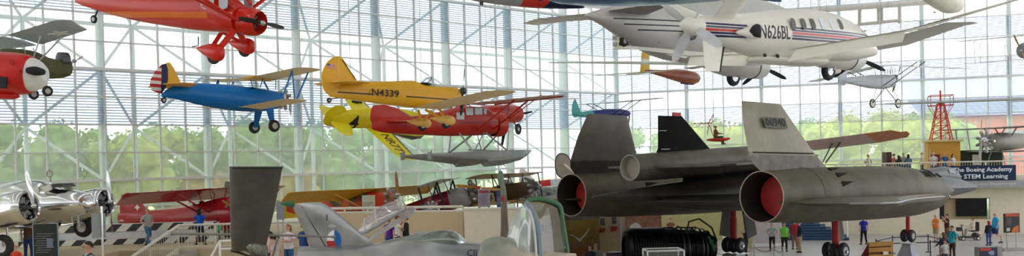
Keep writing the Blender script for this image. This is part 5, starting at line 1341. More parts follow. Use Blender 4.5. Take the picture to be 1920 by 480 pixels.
# ================================================================ yellow winged red cabin aircraft
YP = Rig((748, 367, 46), (535, 388, 50), 0, 'cabin_monoplane', 'orange-red cabin aircraft with yellow wing on the raised floor behind the grey tail fin', 'aircraft')
O = YP.o; og = mat('orange_red', (.6, .06, .02), .35, coat=.3); yg = mat('wing_yellow', (.72, .42, .03), .45, var=.05)
st = YP.fus([(538, 385, 398, .06), (570, 380, 405, .2), (610, 374, 410, .32), (650, 362, 410, .42), (690, 358, 402, .42), (715, 360, 398, .36), (735, 360, 385, .2)])
MB().body([q[:4] + (3, 0) for q in st], 22, sub=2).build('fuselage', og, O)
F1 = [YP.b(*q) for q in ((530, 372), (545, 367), (560, 372), (570, 384), (560, 408), (533, 410), (525, 390))]
plate(O, [(q.x, q.z) for q in F1], .1, mat('fin_yellow', (.8, .62, .03), .4), 'tail_fin')
zr = YP.b(700, 354, 0).z
wl = wings(O, -1.2, zr, 1.8, 5.6, -1.3, zr + .05, 1.7, .2, yg, y0=0, inc=.26)
for s_ in (-1, 1):
    struts(O, [((-1.9, s_ * .4, -.5), (-1.8, s_ * 2.9, zr), .04), ((-2.4, s_ * .4, -.5), (-2.7, s_ * 2.9, zr), .04)], yg, name='wing_strut')
    wheel(O, (-1.7, s_ * .9, TZ + .3 - YP.n.z), .3, .16); struts(O, [((-1.7, s_ * .85, TZ + .3 - YP.n.z), (-1.7, s_ * .35, -.5), .04)], og, name='gear_strut')
    for pts in (((618, 378), (640, 366), (643, 382), (630, 392)), ((652, 364), (666, 360), (668, 378), (656, 382)), ((672, 362), (686, 362), (684, 376), (674, 378))):
        q = [YP.b(x, y, -.42) for x, y in pts]; MB().prism([V((p_.x, s_ * .40, p_.z)) for p_ in q], (0, s_ * .04, 0)).build('cabin_window', mat('cabin_green_glass', (.10, .11, .07), .15), O)
radial(O, (-.55, 0, YP.b(720, 372).z), (1, 0, 0), .5, 7, M_('bronze'))
prop(O, (-.05, 0, YP.b(735, 366).z), (1, 0, 0), 1.15, 2, 1.55, .17, M_('wood'))

# ================================================================ maroon biplane with silver nose
MP = Rig((884, 358, 49.5), (652, 428, 50.3), 0, 'biplane', 'maroon biplane with silver nose and pale upper wing behind the beige parapet', 'aircraft')
O = MP.o; mr = bandmat('maroon_paint', (.26, .012, .03), [([('x', -9, -1.9), ('z', -.1, -.06)], (.6, .5, .4))], .3, 0, .4)
xs = MP.b(843, 370).x
mr2 = bandmat('maroon_silver', (.26, .012, .03), [([('x', -9, -1.6), (-.05, 0, 1, .06, .1)], (.55, .45, .35)), ([('x', xs, 9)], (.42, .43, .42))], .3, .1, .4)
st = MP.fus([(655, 423, 430, .06), (700, 404, 420, .18), (755, 386, 408, .3), (800, 370, 401, .38), (830, 360, 398, .4), (855, 352, 392, .45), (872, 348, 388, .42), (880, 355, 380, .3)])
MB().body(st, 24, sub=2).build('fuselage', mr2, O)
zr = MP.b(850, 335).z; zl = MP.b(860, 385).z - .15
siw2 = mat('wing_silver_blue', (.5, .55, .56), .4)
wings(O, -.7, zr, 1.5, 3.1, -.8, zr + .05, 1.4, .16, siw2, 'upper_wing', y0=0)
wings(O, -1.2, zl, 1.4, 3.0, -1.3, zl + .05, 1.3, .16, siw2, 'lower_wing')
for s_ in (-1, 1):
    struts(O, [((-1.1, s_ * .4, .2), (-1.1, s_ * .8, zr), .05), ((-2.0, s_ * .4, .2), (-2.0, s_ * .8, zr), .05), ((-1.2, s_ * 2.2, zl), (-1.2, s_ * 2.2, zr), .05), ((-2.2, s_ * 2.2, zl), (-2.2, s_ * 2.2, zr), .05), ((-1.2, s_ * 2.2, zr), (-2.2, s_ * 2.2, zl), .04)], M_('black'), name='wing_strut')
    wheel(O, (-1.5, s_ * .9, TZ + .36 - MP.n.z), .36, .16); struts(O, [((-1.5, s_ * .85, TZ + .36 - MP.n.z), (-1.5, s_ * .3, -.3), .05)], M_('black'), name='gear_strut')
F1 = [MP.b(*q) for q in ((650, 395), (660, 388), (676, 394), (690, 408), (665, 428), (652, 425))]
plate(O, [(q.x, q.z) for q in F1], .1, mr, 'tail_fin')
radial(O, (.05, 0, 0), (1, 0, 0), .6, 9)
prop(O, (.35, 0, 0), (1, 0, 0), 1.3, 2, .3, .18, M_('wood'))

# ================================================================ brown biplane with number 3
NP = Rig((1003, 352, 50), (868, 385, 53), 0, 'biplane', 'brown wartime biplane with yellow-edged wings and a white number 3 behind the display boards', 'aircraft')
O = NP.o; bn = mat('brown_drab', (.10, .06, .025), .5, var=.15); ywg = mat('pale_yellow_wing', (.72, .6, .36), .5)
st = NP.fus([(868, 380, 388, .05), (890, 368, 388, .2), (915, 355, 385, .34), (940, 346, 380, .42), (970, 342, 374, .45), (990, 340, 366, .45), (998, 345, 362, .35)])
MB().body([q[:4] + (2.6, 0) for q in st], 22, sub=2).build('fuselage', bn, O)
zr = NP.b(965, 326).z; zl = NP.b(975, 372).z - .1
uw = wings(O, -1.0, zr, 1.5, 2.9, -1.1, zr + .05, 1.4, .14, ywg, 'upper_wing', y0=0)
wings(O, -1.0, zl, 1.4, 2.8, -1.1, zl + .05, 1.3, .14, mat('wing_gold', (.7, .42, .05), .5), 'lower_wing')
for s_ in (-1, 1):
    struts(O, [((-1.1, s_ * .3, .3), (-1.1, s_ * .7, zr), .04), ((-2.1, s_ * .3, .3), (-2.1, s_ * .7, zr), .04), ((-1.1, s_ * 2.1, zl), (-1.1, s_ * 2.1, zr), .04), ((-2.2, s_ * 2.1, zl), (-2.2, s_ * 2.1, zr), .04)], M_('black'), name='wing_strut')
    wheel(O, (-1.0, s_ * .85, TZ + .38 - NP.n.z), .38, .12); struts(O, [((-1.0, s_ * .8, TZ + .38 - NP.n.z), (-1.0, s_ * .3, -.3), .05)], M_('black'), name='gear_strut')
n3 = NP.b(924, 370, -.38); conform(text('3', .62, M_('cream'), 'number_lettering', O, frame((n3.x, -.44, n3.z), (1, 0, 0), (0, 0, 1)), .004, bold=.02), O.children[0])
radial(O, (-.1, 0, 0), (1, 0, 0), .5, 9)
prop(O, (.3, 0, .05), (1, 0, 0), 1.35, 2, .35, .2, mat('prop_tan_tip', (.12, .12, .08), .4))
plate(O, spline([(-3.6, .1), (-4.0, .8), (-4.5, .8), (-4.6, .1)]), .08, bn, 'tail_fin')

# ================================================================ near grey jet with the roundel
GJ = Rig((1010, 476, 21.5), (600, 470, 21.0), 0, 'jet_fighter', 'silver-grey jet fighter with red white and blue roundel on its swept tail fin', 'aircraft')
O = GJ.o; gs = mat('jet_silver_grey', (.34, .345, .34), .28, .7, var=.12, scale=2)
fin = [GJ.b(*q) for q in ((547, 383), (575, 380), (600, 379), (612, 384), (640, 405), (675, 435), (708, 462), (690, 490), (592, 490), (578, 450), (556, 405))]
plate(O, [(q.x, q.z) for q in fin], .14, gs, 'tail_fin'); fo = O.children[-1]
tipc = GJ.b(547, 383)
MB().lathe([(0, .07), (.12, .065), (.28, .02)], tipc + V((.05, 0, 0)), (-1, 0, .05), 14).build('fin_tip_cap', mat('green_cap', (.03, .14, .05), .4), fo)
MB().tube([GJ.b(566, 388, -.06), GJ.b(615, 470, -.075)], .01, 5).build('rudder_line', M_('dark'), fo)
rc = GJ.b(627, 451, 0)
def sector(m, a0, a1, nm, r0=0.0):
    pts = [V((rc.x, -.085, rc.z))] + [V((rc.x + .16 * math.sin(a0 + (a1 - a0) * k / 12), -.085, rc.z + .235 * math.cos(a0 + (a1 - a0) * k / 12))) for k in range(13)]
    MB().prism(pts, (0, .05, 0)).build(nm, m, fo)
sector(mat('roundel_blue', (.02, .13, .4), .5), 0, R(180) * .66 + R(30), 'roundel_segment'); sector(mat('roundel_red', (.45, .03, .02), .5), R(148), R(270), 'roundel_segment'); sector(M_('white'), R(270), R(360), 'roundel_segment')
p_ = GJ.b(622, 424, -.08); MB().prism([p_ + V(q) for q in ((-.1, 0, 0), (0, 0, .05), (.11, 0, 0), (.02, 0, -.05))], (0, .01, 0)).build('vent_plate', mat('vent_pale', (.42, .42, .4), .4), fo)
p_ = GJ.b(613, 408, -.07); MB().box(p_, (.02, .02, .14)).build('antenna_slot', M_('dark'), fo)
st = GJ.fus([(560, 462, 520, .38), (640, 460, 540, .5), (700, 457, 550, .58), (740, 449, 555, .62), (800, 443, 560, .65), (850, 450, 560, .65), (880, 453, 560, .62), (920, 458, 550, .55), (960, 465, 540, .42), (1000, 474, 520, .2)])
MB().body(st, 32, sub=2).build('fuselage', gs, O)
sp = GJ.fus([(690, 466, 480, .1), (720, 452, 476, .2), (760, 443, 474, .26), (800, 434, 472, .3), (830, 431, 470, .32), (850, 433, 470, .3), (862, 441, 470, .24), (872, 452, 472, .1)])
MB().body(sp, 24, sub=2).build('spine', mat('spine_green_silver', (.22, .25, .21), .25, .7, var=.1), O)
q = GJ.b(850, 445); MB().body([(q.x - .1, q.z - .05, .27, .18), (q.x + .1, q.z - .08, .25, .17), (q.x + .28, q.z - .16, .15, .1)], 20).build('canopy', mat('canopy_chrome', (.5, .6, .62), .08, .8), O)
conform(text('CJJ', .2, M_('black'), 'code_lettering', O, frame(GJ.b(886, 476, -.6), (1, 0, 0), (0, 0, 1)), .004), [c_ for c_ in O.children if c_.name.startswith('fuselage')][0])
for s_ in (-1, 1):
    MB().foil([((-1.7, s_ * .5, -.35), V((-2.6, 0, 0)), .14), ((-3.6, s_ * 3.0, -.35), V((-.9, 0, 0)), .05)]).build('wing', gs, O)
    wheel(O, (-2.9, s_ * 1.2, -3.1 + 0), .35, .18); struts(O, [((-2.9, s_ * 1.1, -3.1), (-2.9, s_ * .5, -.6), .06)], gs, name='gear_strut')
if 0: pl_ = thing('plinth', 'grey plinth out of sight beneath the silver-grey jet fighter', 'plinth', (GJ.w((-2.4, 0, 0)).x, GJ.w((-2.4, 0, 0)).y, 0))


# ================================================================ dark tail slab with its boom
DS = thing('tail_slab', 'tall dark brown tapered tail slab with hollow top standing in the foreground', 'aircraft part', at(478, 470, 17) * 1.0)
o0 = V(DS.location)
dkm = mat('dark_brown_metal', (.06, .05, .036), .6, .1, var=.2, scale=3)
def bp(px, py, Y=17): return at(px, py, Y) - o0
rings = []
for tl, tr_, th in (((430, 313), (530, 313), .30), ((431, 380), (517, 380), .26), ((433, 440), (504, 440), .22), ((434, 470), (497, 470), .2)):
    a = bp(*tl); b = bp(*tr_); c = (a + b) / 2; hw = (b - a).length / 2; ring = []
    for k in range(20):
        t = 2 * PI * k / 20; x = math.cos(t); y = math.sin(t) * (1 - .35 * x)
        ring.append(c + (b - a).normalized() * hw * x + V((0, 1, 0)) * th * y * .5 * 1.0 + V((0, 0, -.05 * x * 0)))
    rings.append(ring)
MB().loft(rings, (False, True)).build('skin', dkm, DS)
rim = [p_ + V((0, 0, .0)) for p_ in rings[0]]
MB().loft([[p_ + V((0, 0, -.04)) for p_ in rings[0]], [p_ for p_ in rings[0]]], (True, False)).build('top_recess', M_('dark'), DS)
MB().tube(rings[0] + [rings[0][0]], .01, 5).build('rim', mat('rim_brown', (.1, .09, .07), .4), DS)
mech = MB()
MB().body([(bp(462, 462).x, bp(462, 462).z, .1, .1), (bp(480, 466).x, bp(480, 466).z, .13, .14), (bp(500, 470).x, bp(500, 470).z, .1, .1)], 12).build('hinge_block', mat('mech_green', (.16, .17, .13), .4, .5, var=.4, scale=20), DS)
MB().tube([bp(433, 470), bp(450, 474), bp(470, 482)], .025, 6).build('hinge_arm', dkm, DS)
MB().tube([bp(520, 445), bp(512, 480)], .02, 6).build('hinge_arm', mat('mech_green', (.16, .17, .13), .4), DS)
MB().tube([bp(424, 347, 17.4), bp(440, 350, 17.2)], .07, 8, flat=.5).build('stub', dkm, DS)
pt = MB().tube([bp(321, 438, 17.6), bp(328, 438, 17.6), bp(470, 440, 17.6), bp(560, 442, 17.8), bp(620, 444, 18.2), bp(628, 444.5, 18.25)], [.045, .026, .026, .022, .018, .035], 10).build('boom', mat('boom_tan', (.22, .2, .16), .35, .5), DS)
post = MB().tube([bp(478, 470), V((0, 0, -o0.z))], .09, 10).build('support_post', dkm, DS)

# ================================================================ open transparent canopy with its frame
OC = thing('jet_canopy', 'raised transparent jet canopy with pale frame tilted up in front of the parapet', 'canopy', at(700, 440, 27))
o0 = V(OC.location)
def cp(px, py, Y=27): return at(px, py, Y) - o0
lo = [cp(672, 440), cp(700, 425), cp(740, 402), cp(768, 385)]
hi = [cp(672, 430), cp(690, 406), cp(718, 385), cp(752, 374), cp(766, 381)]
rings = []
for k, (a, b, wd_) in enumerate(((cp(670, 438), cp(668, 436), .05), (cp(688, 434), cp(684, 410), .3), (cp(712, 420), cp(704, 392), .4), (cp(738, 404), cp(728, 380), .42), (cp(760, 392), cp(752, 374), .38))):
    rings.append([a.lerp(b, math.sin(PI * j / 10)) + V((0, math.cos(PI * j / 10) * wd_, 0)) for j in range(11)])
cg = glassy('canopy_clear', (.86, .84, .86), .28, (.75, .7, .74), .12)
MB().loft(rings, (False, False), close=False).build('glass_shell', cg, OC)
for i, nm in ((1, 'bow'), (2, 'bow'), (4, 'bow')): MB().tube(rings[i], .022, 6).build(nm, mat('canopy_frame', (.55, .53, .48), .4), OC)
for j in (0, 10): MB().tube([r_[j] for r_ in rings], .05, 8).build('side_frame', mat('canopy_side', (.3, .33, .33), .4), OC)
MB().tube([cp(690, 450), cp(776, 396)], .07, 8, flat=.7).build('lower_frame', mat('canopy_frame', (.55, .53, .48), .4), OC)
ws_ = MB().loft([[cp(742, 404, 26.7), cp(770, 388, 26.7), cp(782, 392, 26.9), cp(760, 408, 26.9)], [cp(742, 402, 27.3), cp(770, 386, 27.3), cp(782, 391, 27.2), cp(760, 406, 27.2)]]).build('windscreen', cg, OC)
MB().tube([cp(690, 444), V((cp(690, 444).x, cp(690, 444).y, -o0.z))], .06, 8).build('stand', mat('canopy_side', (.3, .33, .33), .4), OC)

# ================================================================ foreground camouflaged jet with open canopy and pale windscreen
CJ = thing('jet_cockpit', 'camouflaged jet nose with green-framed open canopy at bottom centre', 'aircraft', at(985, 480, 18))
o0 = V(CJ.location)
def kp(px, py, Y=18): return at(px, py, Y) - o0
camo = mat('camouflage_tan_green', (.42, .34, .26), .5, var=.3, scale=1.6, dirt=(.2, .24, .19))
MB().body([(kp(896, 480).x, kp(896, 480).z - .1, .05, .1), (kp(905, 470).x, kp(905, 465).z - .1, .2, .22), (kp(925, 470).x, kp(925, 462).z - .16, .32, .34), (kp(950, 470).x, kp(950, 465).z - .22, .4, .42), (kp(1000, 480).x, kp(1000, 480).z - .3, .45, .42), (kp(1080, 480).x, kp(1080, 480).z - .35, .45, .4)], 24).build('nose', camo, CJ)
def hoop(pts, r, m, nm, Y=18): MB().tube(bez([tuple(kp(x, y, Y + dy)) for x, y, dy in pts], 5), r, 8, flat=.8).build(nm, m, CJ)
gf = mat('canopy_green', (.05, .14, .06), .4); pf = mat('canopy_bluegrey', (.2, .25, .28), .4); wf = mat('canopy_white_edge', (.6, .64, .62), .3)
g0 = [(984, 378, 0), (1000, 373, .1), (1022, 374, .2), (1045, 382, .35), (1052, 392, .4), (1056, 420, .45), (1061, 450, .5), (1066, 484, .55)]
hoop(g0, .045, gf, 'rear_frame'); hoop([(x - 4, y + 4, d_) for x, y, d_ in g0], .02, M_('dark'), 'frame_seal')
hoop([(984, 380, 0), (994, 390, -.05), (1004, 410, -.1), (1010, 440, -.15), (1014, 484, -.2)], .07, pf, 'front_frame')
hoop([(984, 384, 0), (993, 396, -.1), (1000, 420, -.15), (1004, 450, -.2), (1006, 484, -.25)], .03, wf, 'frame_edge')
clg = glassy('canopy_foreground', (.78, .84, .84), .42, (.62, .7, .7), .15)
prof = [(984, 380), (993, 392), (1000, 412), (1004, 440), (1006, 484)]; prof2 = [(982, 380), (968, 396), (956, 424), (948, 455), (944, 484)]
rings = []
for (a, b_), (c_, d_) in zip(prof, prof2):
    A0, B0 = kp(a, b_, 17.9), kp(c_, d_, 18.1)
    rings.append([A0.lerp(B0, j / 8) + V((0, -.28 * math.sin(PI * j / 8) * min(1, (b_ - 376) / 40), 0)) for j in range(9)])
MB().loft(rings, (False, False), close=False).build('canopy_glass', clg, CJ)
rings = []
for (a, b_), (c_, d_) in zip(((988, 382), (1004, 400), (1009, 430), (1012, 484)), ((1040, 384), (1050, 400), (1056, 430), (1062, 484))):
    A0, B0 = kp(a, b_, 18), kp(c_, d_, 18.4)
    rings.append([A0.lerp(B0, j / 6) + V((0, .15 * math.sin(PI * j / 6), 0)) for j in range(7)])
MB().loft(rings, (False, False), close=False).build('rear_glass', glassy('canopy_rear', (.86, .9, .88), .1, (.6, .66, .62), .08), CJ)
# cradle beneath, mostly below the frame
MB().box(kp(990, 480) + V((0, .1, -.95 - .0)), (1.6, .5, .2)).build('cradle', dkm, CJ)
MB().box(V((0, .1, -o0.z / 2 - .4)), (.5, .4, o0.z - .9)).build('pedestal', dkm, CJ)
# tall weathered blade
TB = thing('propeller', 'tall narrow weathered brown blade with rounded green tip standing at bottom centre', 'propeller blade', at(944, 480, 20))
o0 = V(TB.location)
def tb(px, py): return at(px, py, 20) - o0
wdm = mat('weathered_brown', (.17, .13, .10), .5, var=.3, scale=3, stretch=(6, 6, .6)); gt = mat('green_tip', (.16, .2, .13), .5, var=.2)
def bl_ring(l, r_, y): a = tb(l, y); b = tb(r_, y); c = (a + b) / 2; hw = (b - a).length / 2; return [c + V((math.cos(2 * PI * k / 16) * hw, math.sin(2 * PI * k / 16) * hw * .35, 0)) for k in range(16)]
MB().loft([bl_ring(937, 959, 500), bl_ring(937, 957, 470), bl_ring(939, 953, 420), bl_ring(939, 950, 365)]).build('blade', wdm, TB)
MB().loft([bl_ring(939, 950, 365), bl_ring(938, 948, 350), bl_ring(935, 945, 342)]).build('blade_neck', gt, TB)
MB().body([(-.1, 0, .02, .03)] * 2).v
MB().loft([bl_ring(935, 945, 343), bl_ring(932, 945, 335), bl_ring(933, 944, 326), bl_ring(936, 942, 321), bl_ring(938, 940, 320)]).build('rounded_tip', gt, TB)
MB().box(tb(942, 373) + V((0, -.06, 0)), (.06, .03, .09)).build('red_mark', mat('mark_red', (.3, .03, .03), .5), TB)
MB().lathe([(0, .3), (.1, .3), (.12, .12), (o0.z - 1.0 + .3, .1)], V((.02, 0, -o0.z)), (0, 0, 1), 16).build('stand', dkm, TB)

# ================================================================ pieces around the middle
# grey twin rudder beyond the far nozzle
TR = thing('tail_rudder', 'grey-tan oval rudder with black rim beside the far black fin', 'aircraft part', at(1057, 340, 52))
o0 = V(TR.location)
pts = [(1050, 287), (1062, 289), (1070, 300), (1074, 315), (1076, 330), (1060, 336), (1046, 330), (1041, 315), (1041, 300), (1045, 290)]
ou = [at(x, y, 52) - o0 for x, y in pts]; c = sum(ou, V((0, 0, 0))) / len(ou)
MB().prism(bez([tuple(q) for q in ou + [ou[0]]], 3)[:-1], (0, .1, 0)).build('rim', M_('black'), TR)
MB().prism([c + (q - c) * .91 + V((0, -.03, 0)) for q in bez([tuple(q) for q in ou + [ou[0]]], 3)[:-1]], (0, .04, 0)).build('panel', mat('rudder_tan', (.4, .35, .28), .6), TR)
MB().tube([at(1058, 308, 51.8) - o0, at(1084, 330, 51.4) - o0], .06, 8).build('brace', M_('cream'), TR)
MB().tube([c + V((.1, .1, 0)), V((c.x + .1, c.y + .1, -o0.z))], .1, 8).build('post', M_('steel'), TR)
# white jet with red stripe and camouflaged aircraft beyond it
WJ = Rig((1100, 344, 60), (985, 352, 60), 0, 'white_jet', 'white jet with a red stripe parked between the brown biplane and the far black nozzle', 'aircraft')
O = WJ.o
MB().body([(-4.2, 0, .3, .3), (-2.5, 0, .4, .42), (-1, 0, .4, .4), (0, 0, .1, .1)], 20).build('fuselage', bandmat('white_red', (.62, .64, .66), [([('x', -3.0, -2.3)], (.6, .03, .03))], .4), O)
for s_ in (-1, 1): MB().foil([((-1.6, s_ * .3, 0), V((-1.6, 0, 0)), .1), ((-2.4, s_ * 2.4, 0), V((-.8, 0, 0)), .04)]).build('wing', M_('white'), O)
plate(O, spline([(-3.2, .3), (-3.9, 1.2), (-4.2, 1.2), (-4.2, .2)]), .06, M_('white'), 'tail_fin')
MB().tube([(-2, 0, -.3), (-2, 0, TZ - WJ.n.z)], .08, 8).build('support_post', M_('steel'), O)
CA = Rig((1046, 366, 54), (985, 368, 54), 0, 'camouflaged_jet', 'blue-grey and tan camouflaged jet beneath the white jet with the red stripe', 'aircraft')
O = CA.o
MB().body([(-3.4, 0, .15, .2), (-2, 0, .3, .42), (-.6, .05, .32, .45), (-.1, 0, .25, .35)], 20).build('fuselage', mat('blue_camo', (.42, .4, .34), .5, var=.3, scale=2.5, dirt=(.05, .12, .17)), O)
MB().foil([((-2.2, 0, .3), V((-1.2, 0, 0)), .1), ((-2.8, 0, 1.0), V((-.6, 0, 0)), .05)], up=(0, 1, 0)).build('tail_fin', mat('blue_camo', (.42, .4, .34), .5), O)
for s_ in (-1, 1): MB().foil([((-1, s_ * .25, -.1), V((-1.2, 0, 0)), .1), ((-1.8, s_ * 1.8, -.1), V((-.5, 0, 0)), .04)]).build('wing', mat('blue_camo', (.42, .4, .34), .5), O)
MB().tube([(-1.5, 0, -.3), (-1.5, 0, -CA.n.z)], .08, 8).build('support_post', M_('steel'), O)
# orange wing with black struts on the right, in front of the balustrade
OW = Rig((1800, 300, 59), (1600, 318, 62), 0, 'orange_wing_aircraft', 'aircraft with orange-tipped wing on dark struts behind the black jet, its body hidden', 'aircraft')
O = OW.o; o0 = OW.inv
def ow(px, py, Y): return OW.inv @ at(px, py, Y)
wA, wB, wC, wD = ow(1500, 266, 50), ow(1655, 246, 47), ow(1700, 246, 46), ow(1500, 258, 52)
om = mat('orange_fabric', (.9, .33, .14), .5, var=.1); oc = mat('wing_pinkgrey', (.8, .58, .48), .5, var=.06)
span = (wB - wA).normalized(); ch = V((span.y, -span.x, 0)) * -1.6 + V((0, 0, -.5))
up_ = V((0, 0, 1))
MB().foil([(wA, ch, .22), (wA.lerp(wB, .5), ch, .2), (wB - span * .9, ch, .18)]).build('wing', oc, O)
MB().foil([(wB - span * .9, ch, .2), (wB + span * .4, ch * .85, .15), (wC - span * .3, ch * .55, .1), (wC, ch * .25, .04)]).build('wing_tip', om, O)
struts(O, [(ow(1575, 268, 49), ow(1548, 305, 55), .06), (ow(1560, 270, 49), ow(1543, 303, 55), .06)], M_('black'), name='wing_strut')
MB().tube([wA + V((0, 0, 0)), OW.inv @ V((OW.w(wA).x, OW.w(wA).y, 24))], .01, 5).build('suspension_cable', M_('cable'), O)
MB().tube([wB + V((0, 0, 0)), OW.inv @ V((OW.w(wB).x, OW.w(wB).y, 24))], .01, 5).build('suspension_cable', M_('cable'), O)
bpy.data.objects[O.name].name = 'orange_wing_aircraft'
# ================================================================ visitors
def skinned(name, chains, m, parent, sub=1, root=0, extra=None):
    """chains: list of [(point, radius), ...]; a chain's first point may repeat an earlier point to branch from it"""
    vs, rs, es = [], [], []
    def idx(p, r):
        for i, q in enumerate(vs):
            if (q - p).length < 1e-4: return i
        vs.append(p); rs.append(r); return len(vs) - 1
    for ch in chains:
        prev = None
        for p, r in ch:
            i = idx(V(p), r)
            if prev is not None and prev != i: es.append((prev, i))
            prev = i
    me = bpy.data.meshes.new(name); me.from_pydata([tuple(v) for v in vs], es, [])
    o = bpy.data.objects.new(name, me); COL.objects.link(o)
    mod = o.modifiers.new('skin', 'SKIN'); mod.use_smooth_shade = True
    for i, d in enumerate(me.skin_vertices[0].data):
        d.radius = (rs[i], rs[i]) if not isinstance(rs[i], tuple) else rs[i]; d.use_root = (i == root)
    s = o.modifiers.new('sub', 'SUBSURF'); s.levels = s.render_levels = sub
    dg = bpy.context.evaluated_depsgraph_get()
    m2 = bpy.data.meshes.new_from_object(o.evaluated_get(dg)); m2.name = name
    bpy.data.objects.remove(o); bpy.data.meshes.remove(me)
    m2.materials.clear(); m2.materials.append(m)
    if extra:
        bm = bmesh.new(); bm.from_mesh(m2)
        t = bpy.data.meshes.new('t'); t.from_pydata([tuple(v) for v in extra.v], [], extra.f); bm.from_mesh(t)
        bm.to_mesh(m2); bm.free(); bpy.data.meshes.remove(t)
    m2.shade_smooth()
    o = bpy.data.objects.new(name, m2); COL.objects.link(o)
    if parent: o.parent = parent
    return o
def cm(col, tag_='cloth'):
    return mat('%s_%02x%02x%02x' % (tag_, *[int(255 * c) for c in col]), col, .8, var=.08, scale=8)
SKIN = (.62, .36, .26)
def person(label, px=None, py=None, Y=None, z=0.0, rz=0.0, shirt=(.5, .5, .5), pants=(.05, .06, .1), hair=(.06, .04, .03), h=1.72, arms='down', legs='stand', sleeve='short',
           shorts=False, bald=False, longhair=False, jacket=None, bag=None, hat=None, skin=SKIN, group=None, loc=None, heavy=1.0, skirt=False):
    if loc is None:
        p = at(px, 300, Y); loc = (p.x, p.y, z)
    t = thing('person', label, 'person', loc, rz, group)
    k = h / 1.72; g = heavy
    S = lambda q: V(q) * k
    sk = mat('skin_%02x' % int(skin[0] * 255), skin, .6, var=.05)
    # joints; facing +y is forward after rotation, x to the right hand
    ez = {}
    if legs == 'stand': kn = [(.11, .02, .5), (-.11, .02, .5)]; an = [(.12, 0, .09), (-.12, 0, .09)]
    elif legs == 'walk': kn = [(.10, .16, .51), (-.10, .02, .49)]; an = [(.10, .22, .09), (-.10, -.26, .13)]
    elif legs == 'apart': kn = [(.14, .03, .5), (-.13, .0, .5)]; an = [(.19, .0, .09), (-.17, 0, .09)]
    elif legs == 'sit': kn = [(.12, .45, .95), (-.12, .45, .95)]; an = [(.12, .52, .52), (-.12, .52, .52)]
    A = {'down': [((.25, -.02, 1.14), (.26, .06, .90)), ((-.25, -.02, 1.14), (-.26, .06, .90))],
         'hips': [((.34, -.05, 1.16), (.19, .08, 1.0)), ((-.34, -.05, 1.16), (-.19, .08, 1.0))],
         'fold': [((.25, .05, 1.15), (-.02, .22, 1.18)), ((-.25, .05, 1.15), (.02, .24, 1.13))],
         'rail': [((.24, .12, 1.16), (.2, .36, 1.1)), ((-.24, .12, 1.16), (-.2, .36, 1.1))],
         'camera': [((.27, .14, 1.22), (.07, .26, 1.5)), ((-.27, .14, 1.22), (-.07, .26, 1.5))],
         'up': [((.26, .08, 1.2), (.08, .2, 1.42)), ((-.25, -.02, 1.14), (-.26, .06, .90))],
         'walk': [((.25, -.14, 1.16), (.25, -.1, .92)), ((-.25, .1, 1.16), (-.22, .3, 1.02))],
         'drive': [((.25, .1, 1.18), (.14, .42, 1.16)), ((-.25, .1, 1.18), (-.14, .42, 1.16))]}[arms]
    body = [[(S((0, 0, .95)), .11 * k * g), (S((0, 0, 1.12)), .10 * k * g), (S((0, .0, 1.3)), .125 * k), (S((0, 0, 1.42)), .075 * k), (S((0, .01, 1.5)), .05 * k), (S((0, .02, 1.56)), .07 * k), (S((0, .03, 1.62)), .085 * k), (S((0, .02, 1.69)), .065 * k)]]
    ex = MB()
    for i, s_ in enumerate((1, -1)):
        e, wr = A[i]; e, wr = V(e), V(wr)
        body.append([(S((0, 0, 1.3)), 0.125 * k), (S((s_ * .13, 0, 1.37)), .06 * k), (S((s_ * .19, 0, 1.36)), .052 * k), (S(e), .036 * k), (S(wr), .026 * k), (S(wr + (wr - e).normalized() * .07), .03 * k)])
        kk, aa = V(kn[i]), V(an[i])
        body.append([(S((0, 0, .95)), .11 * k), (S((s_ * .09, 0, .88)), .082 * k * g), (S(kk), .052 * k), (S(aa + V((0, 0, .25)) * (1 if legs != 'sit' else .6) + (kk - aa) * .1), .045 * k), (S(aa), .036 * k), (S(aa + V((0, .14, -.05))), .03 * k)])
        # fingers and thumb
        d = (wr - e).normalized(); p0 = wr + d * .06; sd = d.cross(V((0, 0, 1)))
        sd = V((0, 1, 0)) if sd.length < .3 else sd.normalized(); cu = d.cross(sd).normalized()
        for f_, ln in ((-.03, .055), (-.01, .068), (.01, .072), (.03, .064)):
            a = p0 + sd * f_; ex.tube([S(a), S(a + d * ln * .6), S(a + d * ln + cu * .02)], [.009 * k, .008 * k, .006 * k], 5)
        ex.tube([S(wr + sd * .035), S(wr + sd * .065 + d * .03), S(wr + sd * .06 + d * .065)], [.011 * k, .009 * k, .007 * k], 5)
    ex.tube([S((0, .10, 1.645)), S((0, .135, 1.60)), S((0, .10, 1.595))], [.01 * k, .016 * k, .008 * k], 6)   # nose
    for s_ in (1, -1): ex.body([(s_ * .078 * k, 1.615 * k, .018 * k, .03 * k, 2, .015 * k), (s_ * .09 * k, 1.615 * k, .02 * k, .032 * k, 2, .01 * k)], 8)
    bo = skinned('body', body, sk, t, 1, extra=ex)
    for s_ in (1, -1): MB().body([((s_ * .03 - .012) * k, 1.632 * k, .004, .005, 2, .108 * k), ((s_ * .03) * k, 1.632 * k, .01 * k, .009 * k, 2, .108 * k), ((s_ * .03 + .012) * k, 1.632 * k, .004, .005, 2, .108 * k)], 8).build('eye', M_('dark'), bo)
    MB().tube([S((-.025, .108, 1.57)), S((0, .116, 1.568)), S((.025, .108, 1.57))], .006 * k, 5).build('mouth', mat('lip', (.4, .15, .12), .6), bo)
    # shirt: elliptical torso rings, sleeves rooted inside the shoulders
    def ell(z, a, b_, y=0.0): return [S((a * math.cos(q), y + b_ * math.sin(q), z)) for q in [2 * PI * n_ / 16 for n_ in range(16)]]
    sq = MB(); hem = .87
